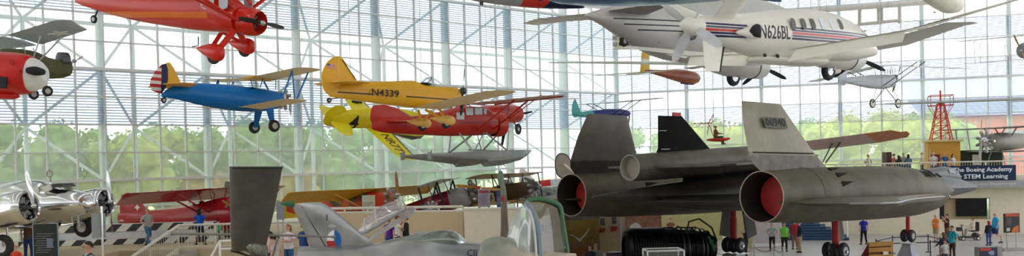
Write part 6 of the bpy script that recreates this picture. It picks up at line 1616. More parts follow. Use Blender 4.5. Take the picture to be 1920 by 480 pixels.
    rows = [(hem, .172 * g, .13 * g, 0), (.98, .165 * g, .132 * g, .01 * g), (1.1, .158 * g, .128 * g, .015 * g), (1.22, .17 * max(1, g * .95), .125 * max(1, g * .93), .01), (1.32, .182, .118, 0), (1.39, .165, .1, 0), (1.435, .11, .08, 0), (1.465, .062, .062, 0)]
    sq.loft([ell(*r_) for r_ in rows], (False, False))
    for i, s_ in enumerate((1, -1)):
        e, wr = V(A[i][0]), V(A[i][1]); a = V((s_ * .165, 0, 1.36)); b0 = V((s_ * .07, 0, 1.34))
        pts = [b0, a, V((s_ * .2, -.005, 1.33))]; rr = [.07, .074, .068]
        if sleeve == 'short': pts.append(V((s_ * .2, -.005, 1.33)).lerp(e, .62)); rr.append(.062)
        else: pts += [V((s_ * .2, -.005, 1.33)).lerp(e, .55), e, e.lerp(wr, .5), e.lerp(wr, .93)]; rr += [.058, .052, .046, .038]
        sq.tube([S(q) for q in pts], [r_ * k for r_ in rr], 10)
    sq.build('shirt' if not jacket else 'jacket', cm(jacket or shirt), t, 60)
    # trousers: hips and two legs
    tq = MB()
    hips = [(.80, .10, .1), (.86, .165 * g, .125 * g), (.94, .166 * g, .126 * g), (.99, .158 * g, .12 * g)]
    if legs == 'sit': hips = [(.88, .15, .12), (.92, .165 * g, .14 * g), (.99, .158 * g, .12 * g)]
    tq.loft([ell(*r_) for r_ in hips], (True, True))
    for i, s_ in enumerate((1, -1)):
        kk, aa = V(kn[i]), V(an[i]); hp = V((s_ * .085, 0, .9)); up_ = kk.lerp(hp, .55)
        pts = [hp, up_, kk]; rr = [.095 * g, .092 * (g + 1) / 2, .068]
        if shorts: pts[-1] = kk.lerp(hp, .12); rr[-1] = .088 * (g + 1) / 2
        else: pts += [kk.lerp(aa, .45), kk.lerp(aa, .93)]; rr += [.062, .055]
        tq.tube([S(q) for q in pts], [r_ * k for r_ in rr], 10)
    tq.build('trousers' if not shorts else 'shorts', cm(pants), t, 60)
    for i, s_ in enumerate((1, -1)):
        aa = V(an[i]); z0 = aa.z - .09
        MB().loft([[S((aa.x + x, aa.y + y, z0 + zz)) for x, y in ((-.035, -.07), (.035, -.07), (.05, .05), (.045, .13), (0, .18), (-.045, .13), (-.05, .05))] for zz in (0, .04)] + [[S((aa.x + x * .7, aa.y + y * .75, z0 + .09)) for x, y in ((-.035, -.07), (.035, -.07), (.05, .05), (.045, .1), (0, .12), (-.045, .1), (-.05, .05))]]).build('shoe', cm((.03, .03, .03), 'shoe'), t)
    # hair
    if not bald:
        rings = []
        for a in range(7):
            ph = a / 6 * R(95)
            r = math.sin(ph) * .096 + .002; zz = math.cos(ph) * .105
            fr_ = (a / 6) ** 2
            rings.append([S((r * .9 * math.cos(q), -.005 + r * 1.04 * math.sin(q) - .012 * fr_ * max(0, math.sin(q)), 1.632 + zz * .98 + .06 * fr_ * max(0, math.sin(q)) - .055 * fr_ * max(0, -math.sin(q)))) for q in [2 * PI * j / 16 for j in range(16)]])
        hh = MB().loft(rings)
        if longhair: hh.loft([[S((x * kx, -.06 + y, zz)) for x, y in ((-.09, .03), (-.06, -.05), (0, -.07), (.06, -.05), (.09, .03))] for zz, kx in ((1.66, 1), (1.55, 1.1), (1.42, .95))], (True, True))
        hh.build('hair', cm(hair, 'hair'), t)
    if hat:
        MB().lathe([(0, .11), (.05, .105), (.1, .07), (.115, .01)], S((0, 0, 1.66)), (0, 0, 1), 16).prism([S((-.07, .07, 1.66)), S((.07, .07, 1.66)), S((.05, .18, 1.655)), S((-.05, .18, 1.655))], (0, 0, .012)).build('cap', cm(hat), t)
    if bag:
        MB().body([(-.15 * k, 1.2 * k, .08, .12, 3, -.2 * k), (0, 1.2 * k, .11, .2, 3, -.2 * k), (.15 * k, 1.2 * k, .08, .12, 3, -.2 * k)], 14).build('backpack', cm(bag), t)
        for s_ in (-1, 1): MB().tube([S((s_ * .1, -.14, 1.35)), S((s_ * .12, 0, 1.46)), S((s_ * .12, .14, 1.35)), S((s_ * .11, .13, 1.15)), S((s_ * .12, -.12, 1.08))], .02, 6).build('strap', cm(bag), t)
    return t
# ================================================================ right mezzanine exhibits
by = mat('booth_wood', (.62, .32, .05), .55, var=.15, scale=4, stretch=(.5, .5, 6))
bt = thing('booth', 'small yellow-brown wooden booth with dark red door on the mezzanine', 'booth', atY(1741, 67.2, MZ), R(-17))
bz = at(1770, 266, 68).z - MZ
MB().box((1.05, 1.2, bz / 2), (2.1, 2.2, bz)).build('cabin', by, bt, smooth=0)
MB().box((1.05, 1.2, bz + .06), (2.5, 2.6, .12)).build('roof', mat('booth_roof', (.66, .5, .26), .6), bt, smooth=0)
MB().box((.45, .08, .8), (.62, .06, 1.6)).build('door', mat('booth_door', (.2, .02, .02), .5), bt, smooth=0)
MB().box((.1, .08, 2.0 * .5), (.08, .08, 2.0)).build('door_frame', mat('booth_roof', (.66, .5, .26), .6), bt, smooth=0)
tw_ = thing('lattice_tower', 'red steel lattice tower with square top platform standing on the wooden booth', 'tower', atY(1765, 68.3, MZ + bz + .13), R(-17))
rd = mat('tower_red', (.62, .05, .04), .5)
Ht = at(1765, 179, 68).z - (MZ + bz + .13)
for sx in (-1, 1):
    for sy in (-1, 1): MB().tube([(sx * .7, sy * .7, 0), (sx * .22, sy * .22, Ht * .82)], .04, 6).build('leg', rd, tw_)
br = MB()
for i in range(5):
    z0, z1 = Ht * .82 * i / 5, Ht * .82 * (i + 1) / 5; a0 = .7 - .48 * i / 5; a1 = .7 - .48 * (i + 1) / 5
    for sx, sy, ex, ey in ((-1, -1, 1, -1), (1, -1, 1, 1), (1, 1, -1, 1), (-1, 1, -1, -1)):
        br.tube([(sx * a0, sy * a0, z0), (ex * a1, ey * a1, z1)], .018, 5); br.tube([(ex * a0, ey * a0, z0), (sx * a1, sy * a1, z1)], .018, 5); br.tube([(sx * a1, sy * a1, z1), (ex * a1, ey * a1, z1)], .018, 5)
br.build('bracing', rd, tw_)
tp_ = MB()
for z, a in ((Ht * .78, .75), (Ht, .75)):
    for sx, sy, ex, ey in ((-1, -1, 1, -1), (1, -1, 1, 1), (1, 1, -1, 1), (-1, 1, -1, -1)): tp_.tube([(sx * a, sy * a, z), (ex * a, ey * a, z)], .03, 5); tp_.tube([(sx * a, sy * a, Ht * .78), (sx * a, sy * a, Ht)], .025, 5); tp_.tube([(sx * a, sy * a, Ht * .78), (sx * .3, sy * .3, Ht * .5)], .02, 5)
tp_.build('top_platform', rd, tw_)
MB().tube([(0, 0, 0), (0, 0, Ht * 1.12)], .06, 8).build('mast', rd, tw_)
bc = MB().lathe([(0, .16), (.05, .18), (.2, .18), (.28, .12), (.3, .02)], (0, 0, Ht * .8), (0, 0, 1), 16).build('beacon', mat('beacon_dark', (.16, .05, .05), .4), tw_)
# mail biplane
MB_ = Rig((1842, 265, 65.2), (1988, 266, 67.6), 0, 'mail_biplane', 'old silver-grey biplane with big open radial engine on the mezzanine at the right', 'aircraft')
O = MB_.o; mg = mat('biplane_grey_tan', (.28, .26, .22), .45, .2, var=.08); mw_ = mat('biplane_wing_grey', (.2, .19, .19), .6, var=.06)
MB().body([(-6.2, .2, .05, .2), (-4.5, .1, .3, .45), (-2.5, 0, .5, .62), (-1.2, -.02, .55, .62), (-.7, 0, .42, .42), (-.5, 0, .3, .3)], 24).build('fuselage', mg, O)
zu = MB_.b(1840, 240).z
wings(O, -.9, zu, 1.7, 5.8, -1.0, zu + .05, 1.6, .2, mw_, 'upper_wing', y0=0)
wings(O, -1.4, -.75, 1.6, 5.2, -1.5, -.6, 1.5, .18, mw_, 'lower_wing', y0=0)
radial(O, (-.25, 0, 0), (1, 0, 0), .82, 9, M_('alu'), cyl_r=.11)
prop(O, (.15, 0, 0), (1, 0, 0), 1.55, 2, 1.62, .2, M_('steel'))
for s_ in (-1, 1):
    struts(O, [((-1.1, s_ * .5, .4), (-1.1, s_ * .9, zu), .05), ((-2.1, s_ * .5, .4), (-2.1, s_ * .9, zu), .05), ((-1.5, s_ * 3.6, -.6), (-1.2, s_ * 3.6, zu), .05), ((-2.6, s_ * 3.6, -.6), (-2.3, s_ * 3.6, zu), .05)], mg, name='wing_strut')
    wheel(O, (-1.2, s_ * .95, MZ + .4 - MB_.n.z), .4, .16); struts(O, [((-1.2, s_ * .9, MZ + .4 - MB_.n.z), (-1.3, s_ * .4, -.5), .05)], mg, name='gear_strut')
p_ = V((-1.9, -.565, .12)); MB().prism([p_ + V((.16 * math.cos(2 * PI * k / 5 + PI / 2), 0, .16 * math.sin(2 * PI * k / 5 + PI / 2))) for k in (0, 2, 4, 1, 3)] if 0 else [p_ + V(((.18 if k % 2 == 0 else .08) * math.cos(PI * k / 5 + PI / 2), 0, (.18 if k % 2 == 0 else .08) * math.sin(PI * k / 5 + PI / 2))) for k in range(10)], (0, .05, 0)).build('red_emblem', M_('red'), O)
plate(O, spline([(-5.2, .3), (-5.7, 1.2), (-6.2, 1.2), (-6.4, .2)]), .1, mg, 'tail_fin')
dv = thing('exhibit_board', 'dark green exhibit panel with white poster and red base right of the wooden booth', 'display', atY(1803, 68.6, MZ), R(-17))
MB().box((1.3, 0, 1.1), (2.8, .12, 1.5)).build('panel', mat('dark_green_panel', (.03, .05, .03), .6), dv, smooth=0)
MB().box((1.0, -.09, 1.15), (.6, .03, .75)).build('poster', M_('white'), dv, smooth=0)
MB().box((1.3, -.05, .22), (2.8, .25, .44)).build('red_base', mat('base_red', (.25, .02, .02), .5), dv, smooth=0)
cb = thing('cabinet', 'tall dark brown cabinet standing at the mezzanine glass wall', 'cabinet', atY(1662, 70, MZ), R(-17))
MB().box((-.15, 0, .93), (.3, .55, 1.86)).build('side_panel', mat('cab_brown', (.14, .1, .09), .5), cb, smooth=0)
MB().box((.18, 0, .93), (.35, .55, 1.86)).build('door', mat('cab_dark', (.07, .03, .03), .4), cb, smooth=0)

# visitors on the mezzanine (eye level with the camera)
for args in (
    dict(label='person with cream shirt and backpack standing alone at the mezzanine rail', px=1628, Y=66.6, shirt=(.66, .6, .45), pants=(.42, .38, .26), bag=(.2, .2, .18), arms='hips', rz=PI + .3, h=1.7),
    dict(label='person in red checked shirt beside the dark cabinet on the mezzanine', px=1676, Y=66.8, shirt=(.45, .12, .1), pants=(.1, .12, .18), rz=-1.6, h=1.72),
    dict(label='person with long black hair and black top at the mezzanine rail', px=1685, Y=66.4, shirt=(.03, .03, .03), longhair=True, hair=(.01, .01, .01), rz=.3, h=1.6, arms='rail', skin=(.5, .28, .18)),
    dict(label='person with grey hair and green-grey shirt behind the long black-haired person', px=1694, Y=67.8, shirt=(.25, .27, .22), hair=(.3, .28, .25), rz=2.6, h=1.78),
    dict(label='person in blue-grey top with dark hair leaning on the mezzanine rail', px=1703, Y=66.2, shirt=(.1, .2, .28), jacket=(.08, .14, .2), hair=(.02, .015, .01), longhair=True, rz=-.2, h=1.66, arms='rail', sleeve='long', heavy=1.15),
    dict(label='grey-haired person in cream jacket and dark trousers on the mezzanine', px=1729, Y=66.4, jacket=(.66, .6, .42), hair=(.4, .38, .35), rz=1.3, h=1.78, sleeve='long', heavy=1.15),
    dict(label='person with white shirt and camera strap in front of the booth door', px=1750, Y=65.3, shirt=(.62, .58, .6), hair=(.55, .5, .48), rz=PI - .4, h=1.76, arms='fold', pants=(.12, .06, .05), heavy=1.1),
    dict(label='bald person in dark blue vest leaning on the mezzanine rail', px=1771, Y=65.0, shirt=(.3, .45, .6), jacket=(.03, .09, .22), bald=True, rz=PI, h=1.72, arms='rail', sleeve='short', pants=(.03, .08, .2), heavy=1.1),
    dict(label='person in white blouse with dark hair at the rail right of the booth', px=1787, Y=64.9, shirt=(.66, .62, .6), hair=(.06, .03, .02), longhair=True, rz=-2.4, h=1.62, arms='rail')):
    person(z=MZ, **args)

# ---------------------------------------------------------------- floor under and beyond the black jet
for args in (
    dict(label='dark-haired person in black clothes raising a hand beside the far main wheels', px=1396, Y=52.0, shirt=(.02, .018, .02), pants=(.02, .02, .02), hair=(.02, .01, .01), sleeve='long', arms='up', rz=1.2, h=1.68, longhair=True),
    dict(label='person in blue shirt and green trousers far behind, half hidden by the nozzle', px=1409, Y=65.5, shirt=(.01, .04, .35), pants=(.02, .2, .15), rz=PI, h=1.75),
    dict(label='grey-haired person in pale grey shirt with a purple sweater at the waist', px=1445, Y=55.6, shirt=(.42, .42, .44), pants=(.02, .02, .025), hair=(.45, .35, .3), arms='hips', rz=PI - .5, h=1.66),
    dict(label='person in bright lime green shirt and black trousers', px=1468, Y=55.0, shirt=(.2, .62, .06), pants=(.02, .02, .02), hair=(.2, .1, .05), rz=PI, h=1.7, heavy=1.25),
    dict(label='person in red jacket standing behind the person in the navy blazer', px=1488, Y=56.2, shirt=(.4, .03, .03), jacket=(.4, .03, .03), pants=(.3, .12, .1), sleeve='long', rz=2.6, h=1.78, hair=(.3, .25, .2)),
    dict(label='grey-haired person in navy blazer and khaki trousers', px=1497, Y=54.2, jacket=(.02, .02, .04), pants=(.45, .33, .17), hair=(.45, .42, .4), sleeve='long', rz=1.5, h=1.82, heavy=1.1),
    dict(label='person in royal blue shirt and black trousers seen from behind under the black jet', px=1617, Y=58.2, shirt=(.01, .02, .3), pants=(.01, .01, .015), rz=.1, h=1.74, arms='down', legs='apart', bald=False, hair=(.02, .02, .02)),
    dict(label='white-haired person in orange shirt and tan shorts with folded arms', px=1753, Y=58.4, shirt=(.75, .2, .03), pants=(.36, .28, .16), hair=(.6, .55, .5), shorts=True, arms='fold', rz=PI / 2 + .3, h=1.76, heavy=1.3),
    dict(label='person in dark brown shirt holding up a camera right of the orange shirt', px=1774, Y=58.6, shirt=(.06, .015, .015), pants=(.2, .1, .05), arms='camera', rz=PI / 2, h=1.74, heavy=1.1, hair=(.02, .02, .02)),
    dict(label='person in turquoise shirt with dark green backpack near the barrier post', px=1783, Y=48.6, shirt=(.03, .45, .55), pants=(.04, .035, .03), bag=(.01, .05, .04), hair=(.02, .015, .01), rz=PI / 2 + .5, h=1.78),
    dict(label='person with long brown hair and dark jacket left of the turquoise shirt', px=1767, Y=46.6, jacket=(.02, .02, .05), pants=(.03, .03, .04), hair=(.16, .07, .03), longhair=True, sleeve='long', rz=.5, h=1.62, arms='walk'),
    dict(label='child in pale grey top in front of the person with long brown hair', px=1769, Y=45.7, shirt=(.5, .5, .46), pants=(.06, .06, .07), hair=(.2, .08, .04), longhair=True, rz=PI, h=1.32),
    dict(label='child with red hair and black jacket beside the tall blue-shirted person', px=1852, Y=55.8, jacket=(.012, .012, .012), pants=(.03, .08, .25), hair=(.4, .02, .03), longhair=True, sleeve='long', rz=.2, h=1.46, heavy=1.3),
    dict(label='tall bald person in bright blue shirt and navy shorts walking left', px=1865, Y=56.8, shirt=(.02, .32, .62), pants=(.02, .03, .16), bald=True, shorts=True, legs='walk', arms='down', rz=PI / 2, h=1.9, heavy=1.3),
    dict(label='bald person in dark jacket in front of the gull mural', px=1103, Y=43.0, jacket=(.05, .06, .09), bald=True, sleeve='long', rz=.2, h=1.72, heavy=1.15, pants=(.05, .05, .06)),
    dict(label='blond person in pale jacket beside the bald person at the gull mural', px=1114, Y=43.6, jacket=(.4, .4, .36), hair=(.5, .4, .28), longhair=True, sleeve='long', rz=-.3, h=1.74),
    dict(label='brown-haired child in purple-blue shirt behind the dark jet engine', px=1228, Y=60.5, shirt=(.06, .04, .3), hair=(.2, .06, .03), rz=-1.0, h=1.75, arms='rail'),
    dict(label='person with reddish hair and brown top right of the purple-blue shirt behind the engine', px=1255, Y=61.5, shirt=(.2, .08, .05), hair=(.3, .06, .03), rz=PI, h=1.7)):
    person(z=0.0, **args)
# mobility scooter and its rider
sc = thing('mobility_scooter', 'black mobility scooter carrying a person in front of the dark window', 'scooter', atY(1816, 59.3, 0), 0)
bkp = M_('black')
MB().box((.02, 0, .2), (1.05, .42, .1)).build('deck', mat('scooter_dark', (.05, .04, .045), .4), sc, bevel=.02)
for x in (-.5, .45):
    for y in (-.2, .2): wheel(sc, (x, y, .13), .13, .08, (0, 1, 0), .6, M_('cream'))
MB().body([(.15, .33, .1, .08, 3), (.35, .36, .22, .13, 3), (.55, .33, .18, .08, 3)], 14).build('motor_cover', mat('scooter_dark', (.05, .04, .045), .4), sc)
MB().tube([(.32, 0, .3), (.3, 0, .55)], .04, 8).build('seat_post', M_('steel'), sc)
MB().box((.25, 0, .6), (.48, .42, .1)).build('seat', bkp, sc, bevel=.03)
MB().box((.5, 0, .88), (.09, .4, .55)).build('backrest', bkp, sc, bevel=.03)
MB().tube([(-.42, 0, .25), (-.5, 0, .95)], .03, 8).build('steering_column', bkp, sc)
MB().tube([(-.5, -.22, .97), (-.5, .22, .97)], .022, 8).build('handlebar', bkp, sc)
MB().box((-.66, 0, .72), (.22, .34, .24)).build('basket', bkp, sc, smooth=0)
pr = person('seated person in cream-white jacket riding the black mobility scooter', loc=(sc.location.x + .22, sc.location.y, -.20), rz=PI / 2, jacket=(.68, .62, .5), pants=(.5, .42, .34), hair=(.12, .05, .02), sleeve='long', arms='drive', legs='sit', h=1.62)

# rope barriers
def stanchion(px, Y, label, m=None, h=.95):
    t_ = thing('stanchion', label, 'barrier post', atY(px, Y, 0)); m = m or M_('black')
    MB().lathe([(0, .17), (.02, .17), (.04, .03), (.05, .025)], (0, 0, 0), (0, 0, 1), 18).build('base', m, t_)
    MB().tube([(0, 0, .03), (0, 0, h)], .028, 10).build('pole', m, t_)
    MB().lathe([(0, .035), (.04, .04), (.06, .02)], (0, 0, h), (0, 0, 1), 12).build('cap', m, t_)
    return t_
def belt(a, b, h, label, m=None, sag=.0, name='barrier_belt', r=.03):
    pa, pb = V(a.location), V(b.location); d = pb - pa
    o = MB().tube([d * t + V((0, 0, h - sag * 4 * t * (1 - t))) for t in [i / 10 for i in range(11)]], r, 6, flat=.4).build(name, m or M_('black'), None, loc=pa)
    tag(o, label, 'barrier belt'); return o
s1 = stanchion(1671, 52.5, 'black barrier post left of the nose wheel stand, farther of the two')
s2 = stanchion(1738, 52.8, 'black barrier post left of the long-haired person, farther of the two')
s3 = stanchion(1667, 49.0, 'black barrier post left of the nose wheel stand, nearer of the two')
s4 = stanchion(1742, 49.2, 'black barrier post left of the long-haired person, nearer of the two')
s5 = stanchion(1640, 50.6, 'black barrier post at the corner behind the orange slotted crate')
s6 = stanchion(1760, 51.0, 'black barrier post between the orange-shirted and the turquoise-shirted person')
belt(s1, s2, .9, 'black barrier belt stretched behind the nose wheels'); belt(s3, s4, .9, 'black barrier belt stretched in front of the nose wheel stand')
belt(s5, s1, .9, 'short black belt from the corner post to the farther left post'); belt(s5, s3, .9, 'short black belt from the corner post to the nearer left post'); belt(s2, s6, .9, 'short black belt on the right end of the rear barrier'); belt(s6, s4, .9, 'short black belt on the right end of the front barrier')
ch = M_('steel')
c1 = stanchion(1411, 49.5, 'chrome barrier post in front of the person in black', ch); c2 = stanchion(1448, 49.0, 'chrome barrier post below the person in the pale grey shirt', ch); c3 = stanchion(1465, 47.5, 'chrome barrier post below the person in lime green', ch); c0 = stanchion(1380, 48, 'chrome barrier post right of the far main wheels', ch)
belt(c0, c1, .85, 'grey rope hanging right of the far main wheels', mat('rope_grey', (.25, .25, .26), .7), .25, 'barrier_rope', .02); belt(c1, c2, .85, 'grey rope hanging below the person in the pale grey shirt', mat('rope_grey', (.25, .25, .26), .7), .25, 'barrier_rope', .02); belt(c2, c3, .85, 'short grey rope hanging below the person in lime green', mat('rope_grey', (.25, .25, .26), .7), .2, 'barrier_rope', .02)
# signs on the right
def sign_text(par, lines, x, z, dz, wd, m, y, size=.06, nm='sign_text'):
    for i, (s_, w_) in enumerate(lines): text(s_, size, m, nm, par, frame((x, y, z - dz * i), (1, 0, 0), (0, 0, 1)), .002, width=w_)
sg2 = thing('information_sign', 'tall dark and orange-red information sign on two posts at the right edge', 'sign', atY(1895, 52.6, 0), R(8))
for x in (-.28, .28): MB().tube([(x, 0, .1), (x, 0, 1.1)], .03, 8).build('post', M_('steel'), sg2)
MB().box((0, 0, .07), (1.3, .5, .14)).build('base', mat('sign_base', (.33, .31, .29), .6), sg2, smooth=0)
MB().box((0, 0, 1.55), (.88, .16, 1.08)).build('panel', mat('sign_dark', (.035, .03, .03), .5), sg2, smooth=0)
MB().box((-.03, -.09, 2.0), (.8, .02, .15)).build('red_header', mat('sign_red', (.55, .06, .03), .5), sg2, smooth=0)
MB().prism([(.36, -.085, 1.03)] + [(.36 - .42 * math.sin(t), -.085, 1.03 + .38 * math.cos(t)) for t in [PI / 2 * k / 8 for k in range(9)]], (0, -.012, 0)).build('orange_patch', mat('sign_orange', (.6, .14, .03), .5), sg2, smooth=0)
MB().box((-.27, -.09, 1.2), (.2, .02, .18)).build('pale_label', mat('label_pale', (.5, .48, .45), .6), sg2, smooth=0)
for i in range(7): MB().box((-.22 + (i % 2) * .0, -.088, 1.83 - i * .06), (.28, .01, .018)).build('text_line', mat('text_grey', (.2, .19, .18), .6), sg2, smooth=0)
sg3 = thing('information_stand', 'low grey information stand with red and navy panel at the bottom right edge', 'sign', atY(1852, 45.6, 0), R(6))
MB().box((.1, .2, .47), (1.2, .4, .94)).build('body', mat('stand_stone', (.3, .29, .27), .6), sg3, smooth=0)
MB().box((-.03, -.02, .62), (.9, .03, .6)).build('panel', mat('stand_navy', (.03, .035, .07), .5), sg3, smooth=0)
MB().box((-.2, -.04, .84), (.55, .02, .13)).build('red_header', mat('sign_red', (.55, .06, .03), .5), sg3, smooth=0)
MB().prism([(-.1, -.045, .7), (.15, -.045, .78), (.25, -.045, .7), (.2, -.045, .55), (.05, -.045, .55)], (0, -.01, 0)).build('picture', mat('stand_blue', (.25, .3, .42), .5), sg3, smooth=0)
cr = thing('wooden_crate', 'orange wooden crate with two long slots at the bottom right of the black jet', 'crate', atY(1645, 46.6, 0), R(12))
oc_ = mat('crate_orange', (.48, .24, .05), .6, var=.15)
for i, z in enumerate((.16, .5, .84, 1.12)): MB().box((.1, 0, z), (1.35, .08, .22)).build('board', oc_, cr, smooth=0)
MB().box((.1, .05, .64), (1.25, .03, 1.1)).build('shaded_back_board', mat('crate_shadow', (.14, .05, .01), .7), cr, smooth=0)  # dark board colour stands in for the shade inside the slots
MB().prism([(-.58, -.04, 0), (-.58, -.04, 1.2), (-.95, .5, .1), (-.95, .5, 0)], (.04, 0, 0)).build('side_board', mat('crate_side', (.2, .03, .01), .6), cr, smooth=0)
MB().box((.35, -.05, .66), (.3, .02, .16)).build('label', M_('cream'), cr, smooth=0)
# dark jet engine display
JE = thing('jet_engine', 'large black ribbed jet engine on a cart under the black jet', 'engine', atY(1255, 42.5, 0), R(6))
ek = mat('engine_black', (.012, .01, .011), .4, .5, var=.4, scale=6)
ez_ = 1.55
prof = [(-2.15, .62), (-2.1, .85)]
for i in range(14): x = -2.0 + i * .12; prof += [(x, .93), (x + .05, .97), (x + .08, .97), (x + .1, .92)]
prof += [(-.2, .9), (.1, .88), (.12, .95), (.2, .95), (.22, .86), (.9, .8), (.92, .88), (1.0, .88), (1.02, .78), (1.6, .7), (1.62, .76), (1.7, .76), (1.75, .6), (2.0, .5)]
MB().lathe(prof, (0, 0, ez_), (1, 0, 0), 36, cap=(False, True)).build('casing', ek, JE)
MB().lathe([(-2.0, .6), (-1.9, .6)], (0, 0, ez_), (1, 0, 0), 24).build('inlet', M_('dark'), JE)
for k in range(9):
    a = 2 * PI * k / 9; MB().tube([(-1.0 + .1 * (k % 3), math.cos(a) * .95, ez_ + math.sin(a) * .95), (1.2, math.cos(a + .15) * .9, ez_ + math.sin(a + .15) * .9)], .035, 6).build('pipe', mat('pipe_dark', (.08, .07, .07), .4, .7), JE)
for k, x in enumerate((.35, .6, 1.25, 1.45)): MB().torus((x, 0, ez_), (1, 0, 0), .98 - .05 * k, .03, 28, 6).build('hoop', mat('pipe_dark', (.08, .07, .07), .4, .7), JE)
MB().tube([(.55, -.6, ez_ + .7), (.7, -.5, ez_ + 1.2), (1.2, -.4, ez_ + 1.32), (1.75, -.5, ez_ + .9), (1.95, -.6, ez_ + .3)], .04, 8).build('lifting_frame', mat('frame_dark_green', (.03, .05, .03), .5), JE)
MB().tube([(1.5, -.75, ez_ + .55), (1.75, -.85, ez_ - .1)], .05, 8).build('green_pipe', mat('pipe_green', (.02, .2, .08), .5), JE)
MB().box((1.62, -.8, ez_ + .3), (.16, .1, .2)).build('green_box', mat('pipe_green', (.02, .2, .08), .5), JE)
MB().box((0, 0, .42), (3.6, 1.3, .16)).build('cart_bed', ek, JE, smooth=0)
for x in (-1.4, 0, 1.4): MB().box((x, 0, .62), (.12, 1.3, .4)).build('cradle', ek, JE, smooth=0)
for x in (-1.5, 1.5):
    for y in (-.55, .55): wheel(JE, (x, y, .18), .18, .1)
wc = thing('display_case', 'low display case with white frame in front of the black jet engine', 'display case', atY(1240, 35.2, 0), R(2))
zt = at(1240, 469, 35).z; a_, b_ = .68, .5
fr = MB()
for sx in (-1, 1):
    for sy in (-1, 1): MB().box((sx * a_, sy * b_, zt / 2), (.05, .05, zt)).build('corner_post', M_('white'), wc, smooth=0)
for z in (zt, zt - .5):
    q = MB()
    q.tube([(-a_, -b_, z), (a_, -b_, z), (a_, b_, z), (-a_, b_, z), (-a_, -b_, z)], .03, 4); q.build('frame', M_('white'), wc)
MB().box((0, 0, zt / 2 - .3), (a_ * 1.9, b_ * 1.9, zt - .6)).build('case_body', mat('case_dark', (.05, .04, .04), .5), wc, smooth=0)
MB().box((0, 0, zt - .25), (a_ * 1.9, b_ * 1.9, .48)).build('glass', glassy('case_glass', (.85, .88, .88), .06), wc, smooth=0)
ib = thing('information_board', 'grey-framed dark information board beside the people at the gull mural', 'sign', atY(1146, 42.0, 0), R(4))
MB().box((.05, 0, .75), (.72, .08, 1.4)).build('board', mat('board_dark', (.06, .05, .055), .5), ib, smooth=0)
MB().box((-.38, 0, .75), (.1, .1, 1.42)).build('side_panel', mat('board_pale', (.4, .42, .44), .5), ib, smooth=0)
MB().box((.05, .0, 1.49), (.5, .12, .05)).build('cap', M_('white'), ib, smooth=0)
for i in range(8): MB().box((.05, -.045, 1.3 - i * .09), (.5 - .08 * (i % 3), .01, .02)).build('text_line', mat('text_grey', (.2, .19, .18), .6), ib, smooth=0)
lb_ = thing('wall_unit', 'white box with dark windows hung behind the tail wheel of the airliner', 'box', at(1172, 78, 62))
MB().box((0, 0, 0), (1.5, .8, .95)).build('housing', M_('cream'), lb_, smooth=0)
for i in range(2):
    MB().box((.1, -.42, .22 - i * .42), (1.1, .04, .2)).build('dark_window', M_('dark'), lb_, smooth=0)
    MB().box((-.72, -.43, .2 - i * .42), (.3, .06, .26)).build('louvre', mat('louvre_grey', (.35, .37, .38), .5), lb_, smooth=0)
MB().tube([(0, 0, .47), (0, 0, 24.2 - at(1172, 78, 62).z)], .03, 6).build('hanger', M_('cable'), lb_)
# hanging rescue mannequin on a red seat beyond the drone
hm = thing('hanging_seat', 'red hanging platform on thin cables beyond the drone tail', 'platform', at(1345, 262, 56))
MB().body([(-.65, 0, .1, .03), (-.3, 0, .4, .1), (.3, 0, .45, .12), (.75, .06, .1, .05)], 16).build('platform', M_('red'), hm)
o0 = V(hm.location)
MB().tube([(-.2, 0, .1), (-.2, 0, 24 - o0.z)], .015, 5).build('suspension_cable', M_('cable'), hm)
MB().tube([at(1300, 232, 56) - o0, at(1335, 231, 56) - o0, at(1338, 213, 56) - o0, at(1328, 233, 56) - o0], .03, 6).tube([at(1329, 234, 56) - o0, at(1326, 252, 56) - o0], .02, 6).tube([at(1330, 234, 56) - o0, at(1338, 256, 56) - o0], .02, 6).build('crane_arm', M_('red'), hm)
person('seated figure in brown and black on the red hanging platform beyond the drone', loc=(o0.x - .1, o0.y, o0.z + .12 - .78), rz=-PI / 2 + .2, shirt=(.25, .12, .04), pants=(.02, .06, .03), hair=(.45, .2, .1), legs='sit', arms='drive', h=1.5, sleeve='long', skin=(.45, .2, .1))

